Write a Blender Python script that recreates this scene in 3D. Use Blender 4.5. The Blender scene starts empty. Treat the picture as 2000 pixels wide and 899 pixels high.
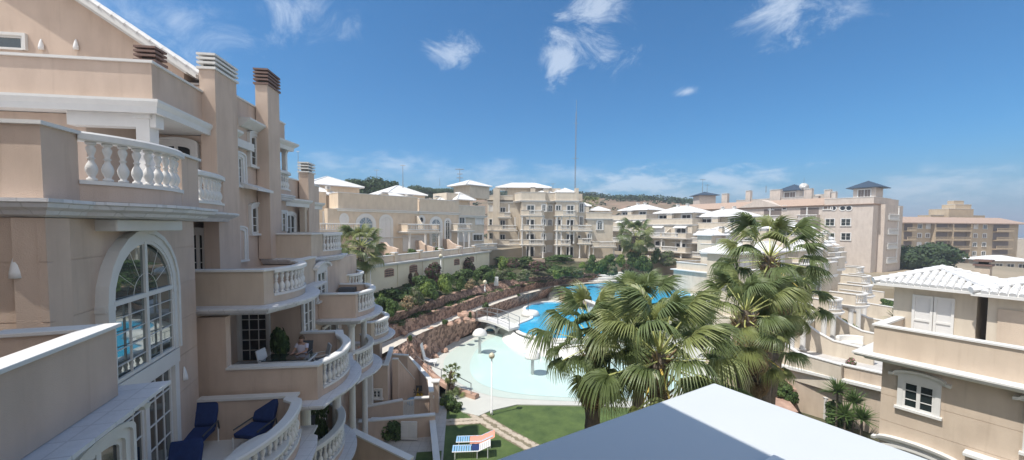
import bpy, bmesh, math, random
from mathutils import Matrix, Vector
random.seed(7)
S = bpy.context.scene
PI = math.pi

# ---------------------------------------------------------------- camera
FPX, CYP, PITCH, ROLL, EYE = 760.0, 479.0, 2.7, 0.4, 12.0
cam_data = bpy.data.cameras.new('camera')
cam = bpy.data.objects.new('camera', cam_data)
S.collection.objects.link(cam)
cam.location = (0, 0, EYE)
RM = Matrix.Rotation(math.radians(90 - PITCH), 3, 'X') @ Matrix.Rotation(math.radians(ROLL), 3, 'Z')
cam.rotation_euler = RM.to_euler()
cam_data.sensor_width = 36
cam_data.lens = FPX / 2000 * 36
cam_data.shift_y = (CYP - 449.5) / 2000
cam_data.clip_start = 0.1
cam_data.clip_end = 20000
S.camera = cam

# ---------------------------------------------------------------- sky, sun, exposure
SUN_AZ = math.atan2(-0.88, -0.475)       # direction towards the sun, measured from +Y to +X
SUN_EL = math.radians(62)
W = bpy.data.worlds.new('World'); S.world = W; W.use_nodes = True
nt = W.node_tree; N = nt.nodes; L = nt.links
for n in list(N): N.remove(n)
out = N.new('ShaderNodeOutputWorld'); bg = N.new('ShaderNodeBackground')
sky = N.new('ShaderNodeTexSky'); sky.sky_type = 'NISHITA'; sky.sun_disc = False
sky.sun_elevation = SUN_EL; sky.sun_rotation = SUN_AZ % (2 * PI)
sky.altitude = 0; sky.air_density = 1.0; sky.dust_density = 0.6; sky.ozone_density = 3.5
bg.inputs['Strength'].default_value = 0.15
tc = N.new('ShaderNodeTexCoord')
sep = N.new('ShaderNodeSeparateXYZ'); L.new(tc.outputs['Generated'], sep.inputs[0])
def wmath(op, a, b=None, c=None):
    m = N.new('ShaderNodeMath'); m.operation = op
    for i, v in enumerate((a, b, c)):
        if v is None: continue
        if isinstance(v, (int, float)): m.inputs[i].default_value = v
        else: L.new(v, m.inputs[i])
    return m.outputs[0]
def wnoise(scale, detail=8, rough=0.6, stretch=(1, 1, 1), dist=0.0):
    mp = N.new('ShaderNodeMapping'); mp.inputs['Scale'].default_value = stretch
    L.new(tc.outputs['Generated'], mp.inputs[0])
    n = N.new('ShaderNodeTexNoise'); n.inputs['Scale'].default_value = scale; n.inputs['Detail'].default_value = detail
    n.inputs['Roughness'].default_value = rough; n.inputs['Distortion'].default_value = dist
    L.new(mp.outputs[0], n.inputs['Vector']); return n.outputs['Fac']
def ray(px, py):
    d = RM @ Vector(((px - 1000) / FPX, -(py - CYP) / FPX, -1.0)); return d / d.y
def blob(px, py, rx, ry, lo, hi, noi):
    """cloud puff: a soft direction mask (angular ellipse) times noise"""
    d = ray(px, py).normalized()
    az = math.atan2(d.x, d.y); el = math.asin(d.z)
    a = wmath('ARCTAN2', sep.outputs[0], sep.outputs[1]); e = wmath('ARCSINE', sep.outputs[2])
    da = wmath('DIVIDE', wmath('SUBTRACT', a, az), rx); de = wmath('DIVIDE', wmath('SUBTRACT', e, el), ry)
    r = wmath('SQRT', wmath('ADD', wmath('MULTIPLY', da, da), wmath('MULTIPLY', de, de)))
    m = wmath('MAXIMUM', wmath('SUBTRACT', 1.0, r), 0.0)
    v = wmath('ADD', wmath('SUBTRACT', noi, wmath('MULTIPLY', r, 0.42)), 0.16)
    mr = N.new('ShaderNodeMapRange'); mr.interpolation_type = 'SMOOTHSTEP'
    mr.inputs['From Min'].default_value = lo; mr.inputs['From Max'].default_value = hi
    L.new(v, mr.inputs['Value']); return mr.outputs[0]
wisp = wnoise(9, 12, 0.72, (1, 1, 1.5), 0.9)
puff = wnoise(13, 10, 0.6, (1, 1, 2.6), 0.25)
parts = [blob(1170, 25, .17, .20, .42, .72, wisp), blob(1087, 112, .07, .075, .30, .60, wisp),
         blob(1530, 28, .13, .11, .40, .72, wisp), blob(880, 103, .12, .065, .40, .74, wisp),
         blob(1340, 180, .06, .02, .40, .8, wisp), blob(330, 25, .40, .20, .42, .95, wisp), blob(560, 10, .25, .12, .42, .9, wisp), blob(1660, 10, .1, .06, .42, .8, wisp),
         blob(1250, 356, .20, .05, .34, .60, puff), blob(1440, 352, .19, .05, .36, .66, puff), blob(1390, 376, .35, .05, .36, .8, puff),
         blob(1850, 378, .22, .06, .36, .75, puff), blob(1000, 345, .6, .06, .36, .95, puff), blob(760, 325, .35, .05, .38, .9, puff),
         blob(1750, 390, .5, .08, .34, .95, puff)]
acc = parts[0]
for p in parts[1:]: acc = wmath('MAXIMUM', acc, p)
# pale band of moist air low over the horizon
band = N.new('ShaderNodeMapRange'); band.interpolation_type = 'SMOOTHERSTEP'
band.inputs['From Min'].default_value = -0.02; band.inputs['From Max'].default_value = 0.20
band.inputs['To Min'].default_value = 0.85; band.inputs['To Max'].default_value = 0.0
L.new(sep.outputs[2], band.inputs['Value'])
mixb = N.new('ShaderNodeMixRGB'); L.new(band.outputs[0], mixb.inputs[0]); L.new(sky.outputs[0], mixb.inputs[1])
mixb.inputs[2].default_value = (0.95, 1.85, 2.55, 1)
tint = N.new('ShaderNodeMixRGB'); tint.blend_type = 'MULTIPLY'; tint.inputs[0].default_value = 1
L.new(sky.outputs[0], tint.inputs[1]); tint.inputs[2].default_value = (0.13, 0.42, 0.585, 1)
L.new(tint.outputs[0], mixb.inputs[1])
mix = N.new('ShaderNodeMixRGB'); L.new(wmath('MULTIPLY', acc, 0.52), mix.inputs[0]); L.new(mixb.outputs[0], mix.inputs[1])
mix.inputs[2].default_value = (4.0, 4.4, 4.9, 1)
# bright cloud added to the unseen sky behind the viewpoint, to fill the shade
sky_fill = N.new('ShaderNodeMapRange'); sky_fill.interpolation_type = 'SMOOTHSTEP'; sky_fill.inputs['From Min'].default_value = 0.05; sky_fill.inputs['From Max'].default_value = -0.35
sky_fill.inputs['To Max'].default_value = 0.85; L.new(sep.outputs[1], sky_fill.inputs['Value'])
vn = wnoise(2.5, 6, 0.6); mixv = N.new('ShaderNodeMixRGB'); L.new(wmath('MULTIPLY', sky_fill.outputs[0], wmath('ADD', vn, 0.3)), mixv.inputs[0])
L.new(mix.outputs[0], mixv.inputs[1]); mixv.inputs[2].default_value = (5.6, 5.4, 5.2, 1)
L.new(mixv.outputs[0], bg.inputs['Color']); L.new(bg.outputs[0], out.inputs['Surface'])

sd = bpy.data.lights.new('sun', 'SUN'); sd.energy = 3.5; sd.angle = math.radians(0.5); sd.color = (1.0, 0.95, 0.87)
sun = bpy.data.objects.new('sun', sd); S.collection.objects.link(sun)
to_sun = Vector((math.sin(SUN_AZ) * math.cos(SUN_EL), math.cos(SUN_AZ) * math.cos(SUN_EL), math.sin(SUN_EL)))
sun.rotation_euler = to_sun.to_track_quat('Z', 'Y').to_euler(); sun.location = (0, 0, 60)
S.view_settings.view_transform = 'Standard'; S.view_settings.look = 'None'
S.view_settings.exposure = 0.66; S.view_settings.gamma = 1
S.render.engine = 'CYCLES'

# ---------------------------------------------------------------- materials
def mat(name, col, rough=0.8, var=0.12, scale=3.0, bump=0.0, bscale=40.0, col2=None, metallic=0.0, spec=0.3, contrast=1.0, kind='noise', stretch=None, trans=0.0):
    m = bpy.data.materials.new(name); m.use_nodes = True
    t = m.node_tree; n = t.nodes; l = t.links; b = n['Principled BSDF']
    b.inputs['Roughness'].default_value = rough; b.inputs['Metallic'].default_value = metallic
    b.inputs['Specular IOR Level'].default_value = spec
    c = n.new('ShaderNodeTexCoord'); vec = c.outputs['Object']
    if stretch:
        mp = n.new('ShaderNodeMapping'); mp.inputs['Scale'].default_value = stretch; l.new(vec, mp.inputs[0]); vec = mp.outputs[0]
    if col2 is None: col2 = tuple(max(0, x * (1 - var)) for x in col); 
    r = n.new('ShaderNodeValToRGB')
    e = r.color_ramp.elements; w = 0.28 / contrast
    e[0].position = 0.5 - w; e[1].position = 0.5 + w
    e[0].color = (*col2, 1); e[1].color = (*[min(1, x * (1 + var * .5)) for x in col], 1)
    if kind == 'voronoi':
        tx = n.new('ShaderNodeTexVoronoi'); tx.inputs['Scale'].default_value = scale; l.new(vec, tx.inputs['Vector'])
        sp = n.new('ShaderNodeSeparateColor'); l.new(tx.outputs['Color'], sp.inputs[0]); fac = sp.outputs[0]
    else:
        tx = n.new('ShaderNodeTexNoise'); tx.inputs['Scale'].default_value = scale; tx.inputs['Detail'].default_value = 8
        tx.inputs['Roughness'].default_value = 0.65; l.new(vec, tx.inputs['Vector']); fac = tx.outputs['Fac']
    l.new(fac, r.inputs[0]); l.new(r.outputs[0], b.inputs['Base Color'])
    if bump:
        bt = n.new('ShaderNodeTexVoronoi' if kind == 'voronoi' else 'ShaderNodeTexNoise'); bt.inputs['Scale'].default_value = bscale
        l.new(vec, bt.inputs['Vector'])
        bp = n.new('ShaderNodeBump'); bp.inputs['Strength'].default_value = bump; bp.inputs['Distance'].default_value = 0.02 if kind != 'voronoi' else 0.08
        l.new(bt.outputs['Distance' if kind == 'voronoi' else 'Fac'], bp.inputs['Height']); l.new(bp.outputs[0], b.inputs['Normal'])
    if trans:
        tr = n.new('ShaderNodeBsdfTranslucent'); tr.inputs['Color'].default_value = (*[min(1, x * 1.6) for x in col], 1)
        ms = n.new('ShaderNodeMixShader'); ms.inputs[0].default_value = trans
        l.new(b.outputs[0], ms.inputs[1]); l.new(tr.outputs[0], ms.inputs[2]); l.new(ms.outputs[0], n['Material Output'].inputs['Surface'])
    return m
def plaster(name, col, dirt=0.11):
    """render with broad patchiness, rain streaks and grain"""
    m = mat(name, col, 0.92, 0.1, 0.9, 0.35, 60.0, spec=0.15)
    t = m.node_tree; n = t.nodes; l = t.links; b = n['Principled BSDF']
    src = b.inputs['Base Color'].links[0].from_socket
    c = n.new('ShaderNodeTexCoord'); mp = n.new('ShaderNodeMapping'); mp.inputs['Scale'].default_value = (2.2, 2.2, 0.7)
    l.new(c.outputs['Object'], mp.inputs[0]); tx = n.new('ShaderNodeTexNoise'); tx.inputs['Scale'].default_value = 1.0; tx.inputs['Detail'].default_value = 6
    l.new(mp.outputs[0], tx.inputs['Vector'])
    r = n.new('ShaderNodeValToRGB'); r.color_ramp.elements[0].position = 0.42; r.color_ramp.elements[1].position = 0.72
    r.color_ramp.elements[0].color = (1, 1, 1, 1); r.color_ramp.elements[1].color = (1 - dirt, 1 - dirt * 1.1, 1 - dirt * 1.15, 1)
    l.new(tx.outputs['Fac'], r.inputs[0])
    mx = n.new('ShaderNodeMixRGB'); mx.blend_type = 'MULTIPLY'; mx.inputs[0].default_value = 1
    l.new(src, mx.inputs[1]); l.new(r.outputs[0], mx.inputs[2])
    mp2 = n.new('ShaderNodeMapping'); mp2.inputs['Scale'].default_value = (7, 7, .5); l.new(c.outputs['Object'], mp2.inputs[0])
    t2 = n.new('ShaderNodeTexNoise'); t2.inputs['Scale'].default_value = 1.0; t2.inputs['Detail'].default_value = 4; l.new(mp2.outputs[0], t2.inputs['Vector'])
    r2 = n.new('ShaderNodeValToRGB'); r2.color_ramp.elements[0].position = 0.56; r2.color_ramp.elements[1].position = 0.74
    r2.color_ramp.elements[0].color = (1, 1, 1, 1); r2.color_ramp.elements[1].color = (.91, .90, .89, 1); l.new(t2.outputs['Fac'], r2.inputs[0])
    m2_ = n.new('ShaderNodeMixRGB'); m2_.blend_type = 'MULTIPLY'; m2_.inputs[0].default_value = 1; l.new(mx.outputs[0], m2_.inputs[1]); l.new(r2.outputs[0], m2_.inputs[2])
    l.new(m2_.outputs[0], b.inputs['Base Color'])
    return m
def glass(name, col, mirror, rough=0.02, bump=0.04):
    m = bpy.data.materials.new(name); m.use_nodes = True; t = m.node_tree; n = t.nodes; l = t.links
    b = n['Principled BSDF']; b.inputs['Base Color'].default_value = (*col, 1); b.inputs['Roughness'].default_value = 0.1
    g = n.new('ShaderNodeBsdfGlossy'); g.inputs['Roughness'].default_value = rough; g.inputs['Color'].default_value = (.8, .88, .88, 1)
    lw = n.new('ShaderNodeLayerWeight'); lw.inputs[0].default_value = mirror
    tx = n.new('ShaderNodeTexNoise'); tx.inputs['Scale'].default_value = 1.3; c = n.new('ShaderNodeTexCoord'); l.new(c.outputs['Object'], tx.inputs['Vector'])
    bp = n.new('ShaderNodeBump'); bp.inputs['Strength'].default_value = bump; l.new(tx.outputs['Fac'], bp.inputs['Height']); l.new(bp.outputs[0], g.inputs['Normal'])
    ms = n.new('ShaderNodeMixShader'); l.new(lw.outputs['Fresnel'], ms.inputs[0]); l.new(b.outputs[0], ms.inputs[1]); l.new(g.outputs[0], ms.inputs[2])
    l.new(ms.outputs[0], n['Material Output'].inputs['Surface']); return m
def water(name, col, col2, scale, bump, rough=0.06):
    m = mat(name, col, rough, 0.1, scale, 0.0, col2=col2, spec=0.5)
    t = m.node_tree; n = t.nodes; l = t.links; b = n['Principled BSDF']
    c = n.new('ShaderNodeTexCoord'); a = n.new('ShaderNodeTexNoise'); a.inputs['Scale'].default_value = 3.0; a.inputs['Detail'].default_value = 3; a.inputs['Distortion'].default_value = 0.8
    l.new(c.outputs['Object'], a.inputs['Vector']); bp = n.new('ShaderNodeBump'); bp.inputs['Strength'].default_value = bump; bp.inputs['Distance'].default_value = 0.1
    l.new(a.outputs['Fac'], bp.inputs['Height']); l.new(bp.outputs[0], b.inputs['Normal']); return m
M = dict(
    pink=plaster('pinkish_plaster', (.60, .475, .39)), sand=plaster('sand_plaster', (.58, .48, .385)), cream=plaster('cream_plaster', (.62, .55, .455)),
    pale=plaster('pale_plaster', (.66, .55, .43), .1), mauve=plaster('mauve_plaster', (.58, .51, .455)), yellow=plaster('ochre_plaster', (.50, .40, .28)),
    white=mat('white_trim', (.68, .67, .65), .6, .08, 2.5, .15, 50), tile=mat('white_roof_tile', (.70, .70, .70), .7, .14, 1.5, .5, 9),
    roofwhite=mat('white_roof_coat', (.57, .595, .61), .38, .07, .6, .03, 30, spec=.4), slabtile=mat('ledge_tile', (.66, .66, .68), .5, .12, 5, .2, 30),
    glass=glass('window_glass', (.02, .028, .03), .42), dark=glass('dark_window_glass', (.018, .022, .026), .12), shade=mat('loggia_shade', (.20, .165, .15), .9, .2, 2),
    green_glass=glass('pool_facing_glass', (.03, .045, .045), .74, bump=0.004),
    shutter=mat('white_shutter', (.68, .67, .66), .6, .1, 8, .3, 5, stretch=(.2, .2, 14)), slate=mat('blue_slate', (.05, .075, .11), .5, .3, 4, .4, 12),
    terracotta=mat('terracotta_tile', (.42, .31, .245), .8, .25, 3, .6, 8), stone=mat('red_stone', (.33, .215, .165), .9, .5, 3.6, .8, 5.5, col2=(.17, .11, .085), kind='voronoi'),
    rock=mat('pale_red_rock', (.50, .34, .26), .9, .3, 1.4, .8, 5, col2=(.25, .15, .115)), soil=mat('brown_planting_soil', (.10, .085, .05), .95, .3, 2, .8, 10, col2=(.045, .06, .03)),
    grass=mat('lawn_grass', (.10, .145, .045), .9, .3, .9, .9, 90, col2=(.05, .085, .03), contrast=1.5), deck=mat('pale_deck', (.52, .52, .48), .75, .10, 1.2, .2, 20),
    path=mat('pale_path', (.58, .54, .48), .85, .12, 1.5, .3, 20), hill=mat('dry_hillside', (.27, .18, .135), .95, .4, .05, .8, .6, col2=(.13, .115, .07), contrast=1.8),
    ground=mat('dry_ground', (.33, .27, .20), .95, .3, .05, .4, 1, col2=(.17, .15, .10)), patio=mat('grey_patio', (.52, .50, .48), .8, .15, 2, .3, 15),
    wading=water('wading_water', (.46, .63, .60), (.53, .65, .61), .35, .03, .12), blue=water('pool_water', (.05, .44, .70), (.03, .33, .60), .9, .14), edge=mat('blue_pool_tile', (.10, .42, .62), .4, .2, 8),
    bark=mat('palm_bark', (.17, .14, .11), .95, .3, 6, 1, 14, col2=(.08, .065, .05)), frond=mat('palm_leaf', (.185, .23, .09), .45, .3, 1.5, 0, col2=(.085, .12, .05), spec=.6, trans=.3),
    frond2=mat('olive_palm_leaf', (.28, .30, .12), .45, .3, 1.5, 0, col2=(.15, .19, .065), spec=.6, trans=.3), stalk=mat('palm_stalk', (.42, .44, .16), .5, .2, 2, spec=.4), ystalk=mat('yellow_palm_stalk', (.60, .45, .12), .5, .2, 2), dry=mat('dry_palm_leaf', (.30, .22, .13), .9, .3, 3, trans=.15),
    leaf=mat('dark_leaf', (.055, .095, .03), .7, .4, 3, trans=.2), leaf2=mat('mid_leaf', (.10, .16, .045), .6, .4, 3, trans=.2), leaf3=mat('light_leaf', (.19, .26, .06), .6, .4, 3, trans=.2),
    leafp=mat('plum_leaf', (.10, .055, .05), .7, .4, 3, trans=.15), leafy=mat('yellow_leaf', (.50, .42, .06), .7, .3, 3, trans=.2), leafg=mat('grey_leaf', (.17, .18, .11), .7, .4, 3, trans=.15), pinkf=mat('pink_flower', (.42, .16, .22), .7, .3, 3),
    farleaf=mat('far_pine_leaf', (.055, .085, .045), .8, .4, .5), metal=mat('grey_metal', (.35, .36, .37), .35, .1, 3, metallic=.7), dkmetal=mat('dark_metal', (.08, .09, .10), .5, .1, 3),
    chim=mat('dark_chimney_slat', (.20, .13, .11), .7, .2, 4), blueplastic=mat('navy_cushion', (.022, .045, .15), .8, .3, 6, .2, 30), ltblue=mat('light_blue_stripe', (.25, .45, .68), .7, .2, 8), towel=mat('pink_towel', (.72, .32, .24), .9, .15, 8, .3, 60),
    whitep=mat('white_plastic', (.78, .78, .78), .4, .05, 3), skin=mat('skin', (.50, .30, .22), .6, .1, 6), hair=mat('brown_hair', (.12, .07, .04), .6, .3, 20), shirt=mat('lilac_shirt', (.62, .60, .72), .85, .1, 6), yplastic=mat('yellow_plastic', (.65, .42, .03), .5, .1, 4),
    globe=mat('cream_globe', (.62, .56, .42), .3, .15, 4), orange=mat('orange_cover', (.55, .30, .14), .8, .1, 4), graycloth=mat('grey_cloth', (.38, .40, .42), .9, .1, 5), basket=mat('beige_sofa', (.72, .70, .66), .8, .1, 5),
    paver=mat('stone_paver', (.48, .41, .33), .9, .25, 1.5, .4, 12), hedge=mat('hedge_leaf', (.05, .08, .03), .8, .5, 4), concrete=mat('cream_wall', (.84, .76, .58), .9, .08, .7, .15, 40), fardark=mat('far_dark', (.05, .06, .06), .8, .2, 1))

# tile joints on the long sunlit ledges
def bricky(m, scale, w, h, c1=.88):
    t = m.node_tree; n = t.nodes; l = t.links; b = n['Principled BSDF']; src = b.inputs['Base Color'].links[0].from_socket
    c = n.new('ShaderNodeTexCoord'); br = n.new('ShaderNodeTexBrick'); br.offset = 0; br.inputs['Scale'].default_value = scale
    br.inputs['Brick Width'].default_value = w; br.inputs['Row Height'].default_value = h; br.inputs['Mortar Size'].default_value = .012
    br.inputs['Color1'].default_value = (1, 1, 1, 1); br.inputs['Color2'].default_value = (.94, .94, .95, 1); br.inputs['Mortar'].default_value = (c1, c1, c1, 1)
    l.new(c.outputs['Object'], br.inputs['Vector']); mx = n.new('ShaderNodeMixRGB'); mx.blend_type = 'MULTIPLY'; mx.inputs[0].default_value = 1
    l.new(src, mx.inputs[1]); l.new(br.outputs['Color'], mx.inputs[2]); l.new(mx.outputs[0], b.inputs['Base Color'])
bricky(M['slabtile'], 1, .4, .4, .8)
bricky(M['patio'], 1, .5, .5, .75)
# ---------------------------------------------------------------- geometry helpers
def G(px, py, z):
    """world x, y where the sight line through a photo point meets height z"""
    d = ray(px, py); t = (z - EYE) / d.z; return (d.x * t, t)
class Fr:
    """a local frame: x along a wall, y into it, z up"""
    def __init__(s, x=0, y=0, deg=0, z=0):
        s.x, s.y, s.deg, s.z = x, y, deg, z; a = math.radians(deg); s.c, s.s = math.cos(a), math.sin(a)
    def w(s, x, y, z): return (s.x + x * s.c - y * s.s, s.y + x * s.s + y * s.c, z + s.z)
    def loc(s, X, Y):
        dx, dy = X - s.x, Y - s.y; return (dx * s.c + dy * s.s, -dx * s.s + dy * s.c)
    def g(s, px, py, z): return s.loc(*G(px, py, z))
    def px(s, px, py, y=0):
        """local x and z where the sight line meets the plane local y"""
        d = ray(px, py); nx, ny = -s.s, s.c
        ox, oy = s.x + nx * y, s.y + ny * y
        t = (ox * nx + oy * ny) / (d.x * nx + d.y * ny)
        return (s.loc(d.x * t, t)[0], EYE + d.z * t - s.z)
    def sub(s, x, y, ddeg=0):
        X, Y, _ = s.w(x, y, 0); return Fr(X, Y, s.deg + ddeg, s.z)
W0 = Fr()
INV = {}
class MB:
    def __init__(s, fr=W0): s.v, s.f, s.fr = [], [], fr
    def add(s, vs, fs):
        b = len(s.v); w = s.fr.w; s.v += [w(*p) for p in vs]; s.f += [tuple(b + i for i in f) for f in fs]; return s
    def box(s, x0, x1, y0, y1, z0, z1):
        if x1 < x0: x0, x1 = x1, x0
        return s.add([(x0, y0, z0), (x1, y0, z0), (x1, y1, z0), (x0, y1, z0), (x0, y0, z1), (x1, y0, z1), (x1, y1, z1), (x0, y1, z1)],
                     [(3, 2, 1, 0), (4, 5, 6, 7), (0, 1, 5, 4), (1, 2, 6, 5), (2, 3, 7, 6), (3, 0, 4, 7)])
    def prism(s, poly, z0, z1):
        n = len(poly)
        s.add([(p[0], p[1], z0) for p in poly] + [(p[0], p[1], z1) for p in poly],
              [tuple(range(n))[::-1], tuple(range(n, 2 * n))] + [(i, (i + 1) % n, n + (i + 1) % n, n + i) for i in range(n)]); return s
    def profile(s, poly, y0, y1):
        """poly in x,z extruded along y"""
        n = len(poly)
        s.add([(p[0], y0, p[1]) for p in poly] + [(p[0], y1, p[1]) for p in poly],
              [tuple(range(n)), tuple(range(n, 2 * n))[::-1]] + [(i, n + i, n + (i + 1) % n, (i + 1) % n) for i in range(n)]); return s
    def sheet(s, poly, z): return s.add([(p[0], p[1], z) for p in poly], [tuple(range(len(poly)))])
    def loft(s, rows):
        n = len(rows[0]); vs = [p for r in rows for p in r]
        return s.add(vs, [(j * n + i, j * n + i + 1, (j + 1) * n + i + 1, (j + 1) * n + i) for j in range(len(rows) - 1) for i in range(n - 1)])
    def sweep(s, path, prof, closed=False):
        """prof: (offset to the right of travel, z) closed polygon, swept along path (x,y) with mitres"""
        n = len(path); k = len(prof); vs = []
        for i, p in enumerate(path):
            dirs = []
            for a, b in (((i - 1) % n, i), (i, (i + 1) % n)):
                if not closed and ((i == 0 and a == n - 1) or (i == n - 1 and b == 0)) : continue
                dx, dy = path[b][0] - path[a][0], path[b][1] - path[a][1]; l = math.hypot(dx, dy)
                if l > 1e-9: dirs.append((dy / l, -dx / l))
            nx = sum(d[0] for d in dirs); ny = sum(d[1] for d in dirs); l = math.hypot(nx, ny) or 1; nx /= l; ny /= l
            c = max(.45, nx * dirs[0][0] + ny * dirs[0][1]); 
            zz = p[2] if len(p) > 2 else 0
            for o, z in prof: vs.append((p[0] + nx * o / c, p[1] + ny * o / c, z + zz))
        fs = []
        for i in range(n if closed else n - 1):
            j = (i + 1) % n
            for q in range(k): fs.append((i * k + q, j * k + q, j * k + (q + 1) % k, i * k + (q + 1) % k))
        if not closed: fs += [tuple(range(k))[::-1], tuple((n - 1) * k + q for q in range(k))]
        return s.add(vs, fs)
    def lathe(s, x, y, z, prof, seg=10):
        k = len(prof); vs = [(x + r * math.cos(2 * PI * i / seg), y + r * math.sin(2 * PI * i / seg), z + h) for r, h in prof for i in range(seg)]
        fs = [(j * seg + i, j * seg + (i + 1) % seg, (j + 1) * seg + (i + 1) % seg, (j + 1) * seg + i) for j in range(k - 1) for i in range(seg)]
        return s.add(vs, fs + [tuple(range(seg))[::-1], tuple((k - 1) * seg + i for i in range(seg))])
    def tube(s, pts, r, seg=6, r1=None):
        vs = []; n = len(pts)
        for i, p in enumerate(pts):
            a = Vector(pts[max(0, i - 1)]); b = Vector(pts[min(n - 1, i + 1)]); t = (b - a).normalized()
            u = t.cross(Vector((0, 0, 1))); u = u.normalized() if u.length > .01 else Vector((1, 0, 0)); w = t.cross(u)
            rr = r if r1 is None else r + (r1 - r) * i / (n - 1)
            for q in range(seg):
                an = 2 * PI * q / seg; o = u * math.cos(an) * rr + w * math.sin(an) * rr; vs.append(tuple(Vector(p) + o))
        fs = [(i * seg + q, i * seg + (q + 1) % seg, (i + 1) * seg + (q + 1) % seg, (i + 1) * seg + q) for i in range(n - 1) for q in range(seg)]
        return s.add(vs, fs + [tuple(range(seg))[::-1], tuple((n - 1) * seg + q for q in range(seg))])
    def build(s, name, m, parent=None, smooth=False, recalc=True, bevel=0):
        if not s.v: return None
        me = bpy.data.meshes.new(name); ob = bpy.data.objects.new(name, me); S.collection.objects.link(ob)
        if parent is not None:
            p = parent.o if isinstance(parent, T) else parent
            inv = INV[p.name]; vs = [tuple(inv @ Vector(v)) for v in s.v]; ob.parent = p; INV[ob.name] = inv
        else:
            xs = [v[0] for v in s.v]; ys = [v[1] for v in s.v]; zs = [v[2] for v in s.v]
            o = Vector(((min(xs) + max(xs)) / 2, (min(ys) + max(ys)) / 2, min(zs))); ob.location = o
            vs = [tuple(Vector(v) - o) for v in s.v]; INV[ob.name] = Matrix.Translation(-o)
        me.from_pydata(vs, [], s.f); me.materials.append(m)
        if recalc and len(s.f) < 20000:
            bm = bmesh.new(); bm.from_mesh(me); bmesh.ops.recalc_face_normals(bm, faces=bm.faces); bm.to_mesh(me); bm.free()
        if smooth: me.polygons.foreach_set('use_smooth', [True] * len(me.polygons))
        if bevel:
            bv = ob.modifiers.new('bevel', 'BEVEL'); bv.width = bevel; bv.segments = 2; bv.limit_method = 'ANGLE'
        return ob
class T:
    def __init__(s, name, label, cat, base, deg=0, group=None):
        s.o = bpy.data.objects.new(name, None); S.collection.objects.link(s.o)
        s.o.location = base; s.o.rotation_euler = (0, 0, math.radians(deg)); s.o.empty_display_size = .3
        s.o['label'] = label; s.o['category'] = cat
        if group: s.o['group'] = group
        INV[s.o.name] = (Matrix.Translation(base) @ Matrix.Rotation(math.radians(deg), 4, 'Z')).inverted()
def tag(o, label, cat, group=None):
    o['label'] = label; o['category'] = cat
    if group: o['group'] = group
    return o
def struct(mb, name, m, kind='structure', **k):
    o = mb.build(name, m, None, **k); o['kind'] = kind; return o
def copy_tree(o, parent=None):
    c = o.copy(); S.collection.objects.link(c); c.parent = parent
    for ch in list(o.children): copy_tree(ch, c)
    return c
def inst(me, name, parent, W4):
    """one more object on a shared mesh, placed by world matrix under its parent"""
    ob = bpy.data.objects.new(name, me); S.collection.objects.link(ob)
    p = parent.o if isinstance(parent, T) else parent
    ob.parent = p; ob.matrix_local = INV[p.name] @ W4; return ob

# ---------------------------------------------------------------- architectural pieces
BAL = [(.075, 0), (.075, .06), (.045, .09), (.05, .13), (.082, .24), (.088, .33), (.07, .42), (.042, .50), (.036, .56), (.06, .59), (.036, .62), (.042, .68), (.065, .78), (.07, .84), (.045, .90), (.055, .93), (.075, .94), (.075, 1.0)]
def bal_mesh(seg, prof, name):
    mb = MB().lathe(0, 0, 0, prof, seg); o = mb.build(name, M['white'], smooth=True)
    me = o.data; # origin of build sits on the lathe's base centre
    bpy.data.objects.remove(o); return me
BAL_HI = bal_mesh(12, BAL, 'baluster'); 
BAL_LO = [(.07, 0), (.07, .08), (.04, .12), (.08, .32), (.04, .52), (.04, .62), (.07, .84), (.05, .92), (.07, 1)]
def arc(p0, p1, sag, n=10):
    """points from p0 to p1 bulging to the right of travel"""
    dx, dy = p1[0] - p0[0], p1[1] - p0[1]; c = math.hypot(dx, dy); ux, uy = dx / c, dy / c; nx, ny = uy, -ux
    if abs(sag) < 1e-6: return [p0, p1]
    R = (c * c / 4 + sag * sag) / (2 * abs(sag)); a = math.asin(min(1, c / 2 / R)); a = a if abs(sag) < R else PI - a
    sg = 1 if sag > 0 else -1; out = []
    for i in range(n + 1):
        t = -a + 2 * a * i / n; x = R * math.sin(t); y = R * math.cos(t) - (R - abs(sag)); 
        out.append((p0[0] + ux * (c / 2 + x) + nx * y * sg, p0[1] + uy * (c / 2 + x) + ny * y * sg))
    return out
def along(path, step, inset=0.0):
    segs = [(path[i], path[i + 1]) for i in range(len(path) - 1)]; L_ = [math.hypot(b[0] - a[0], b[1] - a[1]) for a, b in segs]
    tot = sum(L_) - 2 * inset; n = max(1, round(tot / step)); out = []
    for q in range(n):
        d = inset + tot * (q + .5) / n
        for (a, b), l in zip(segs, L_):
            if d <= l or (a, b) == segs[-1]:
                f = d / l; nx, ny = (b[1] - a[1]) / l, -(b[0] - a[0]) / l
                out.append((a[0] + (b[0] - a[0]) * f, a[1] + (b[1] - a[1]) * f, nx, ny)); break
            d -= l
    return out
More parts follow.
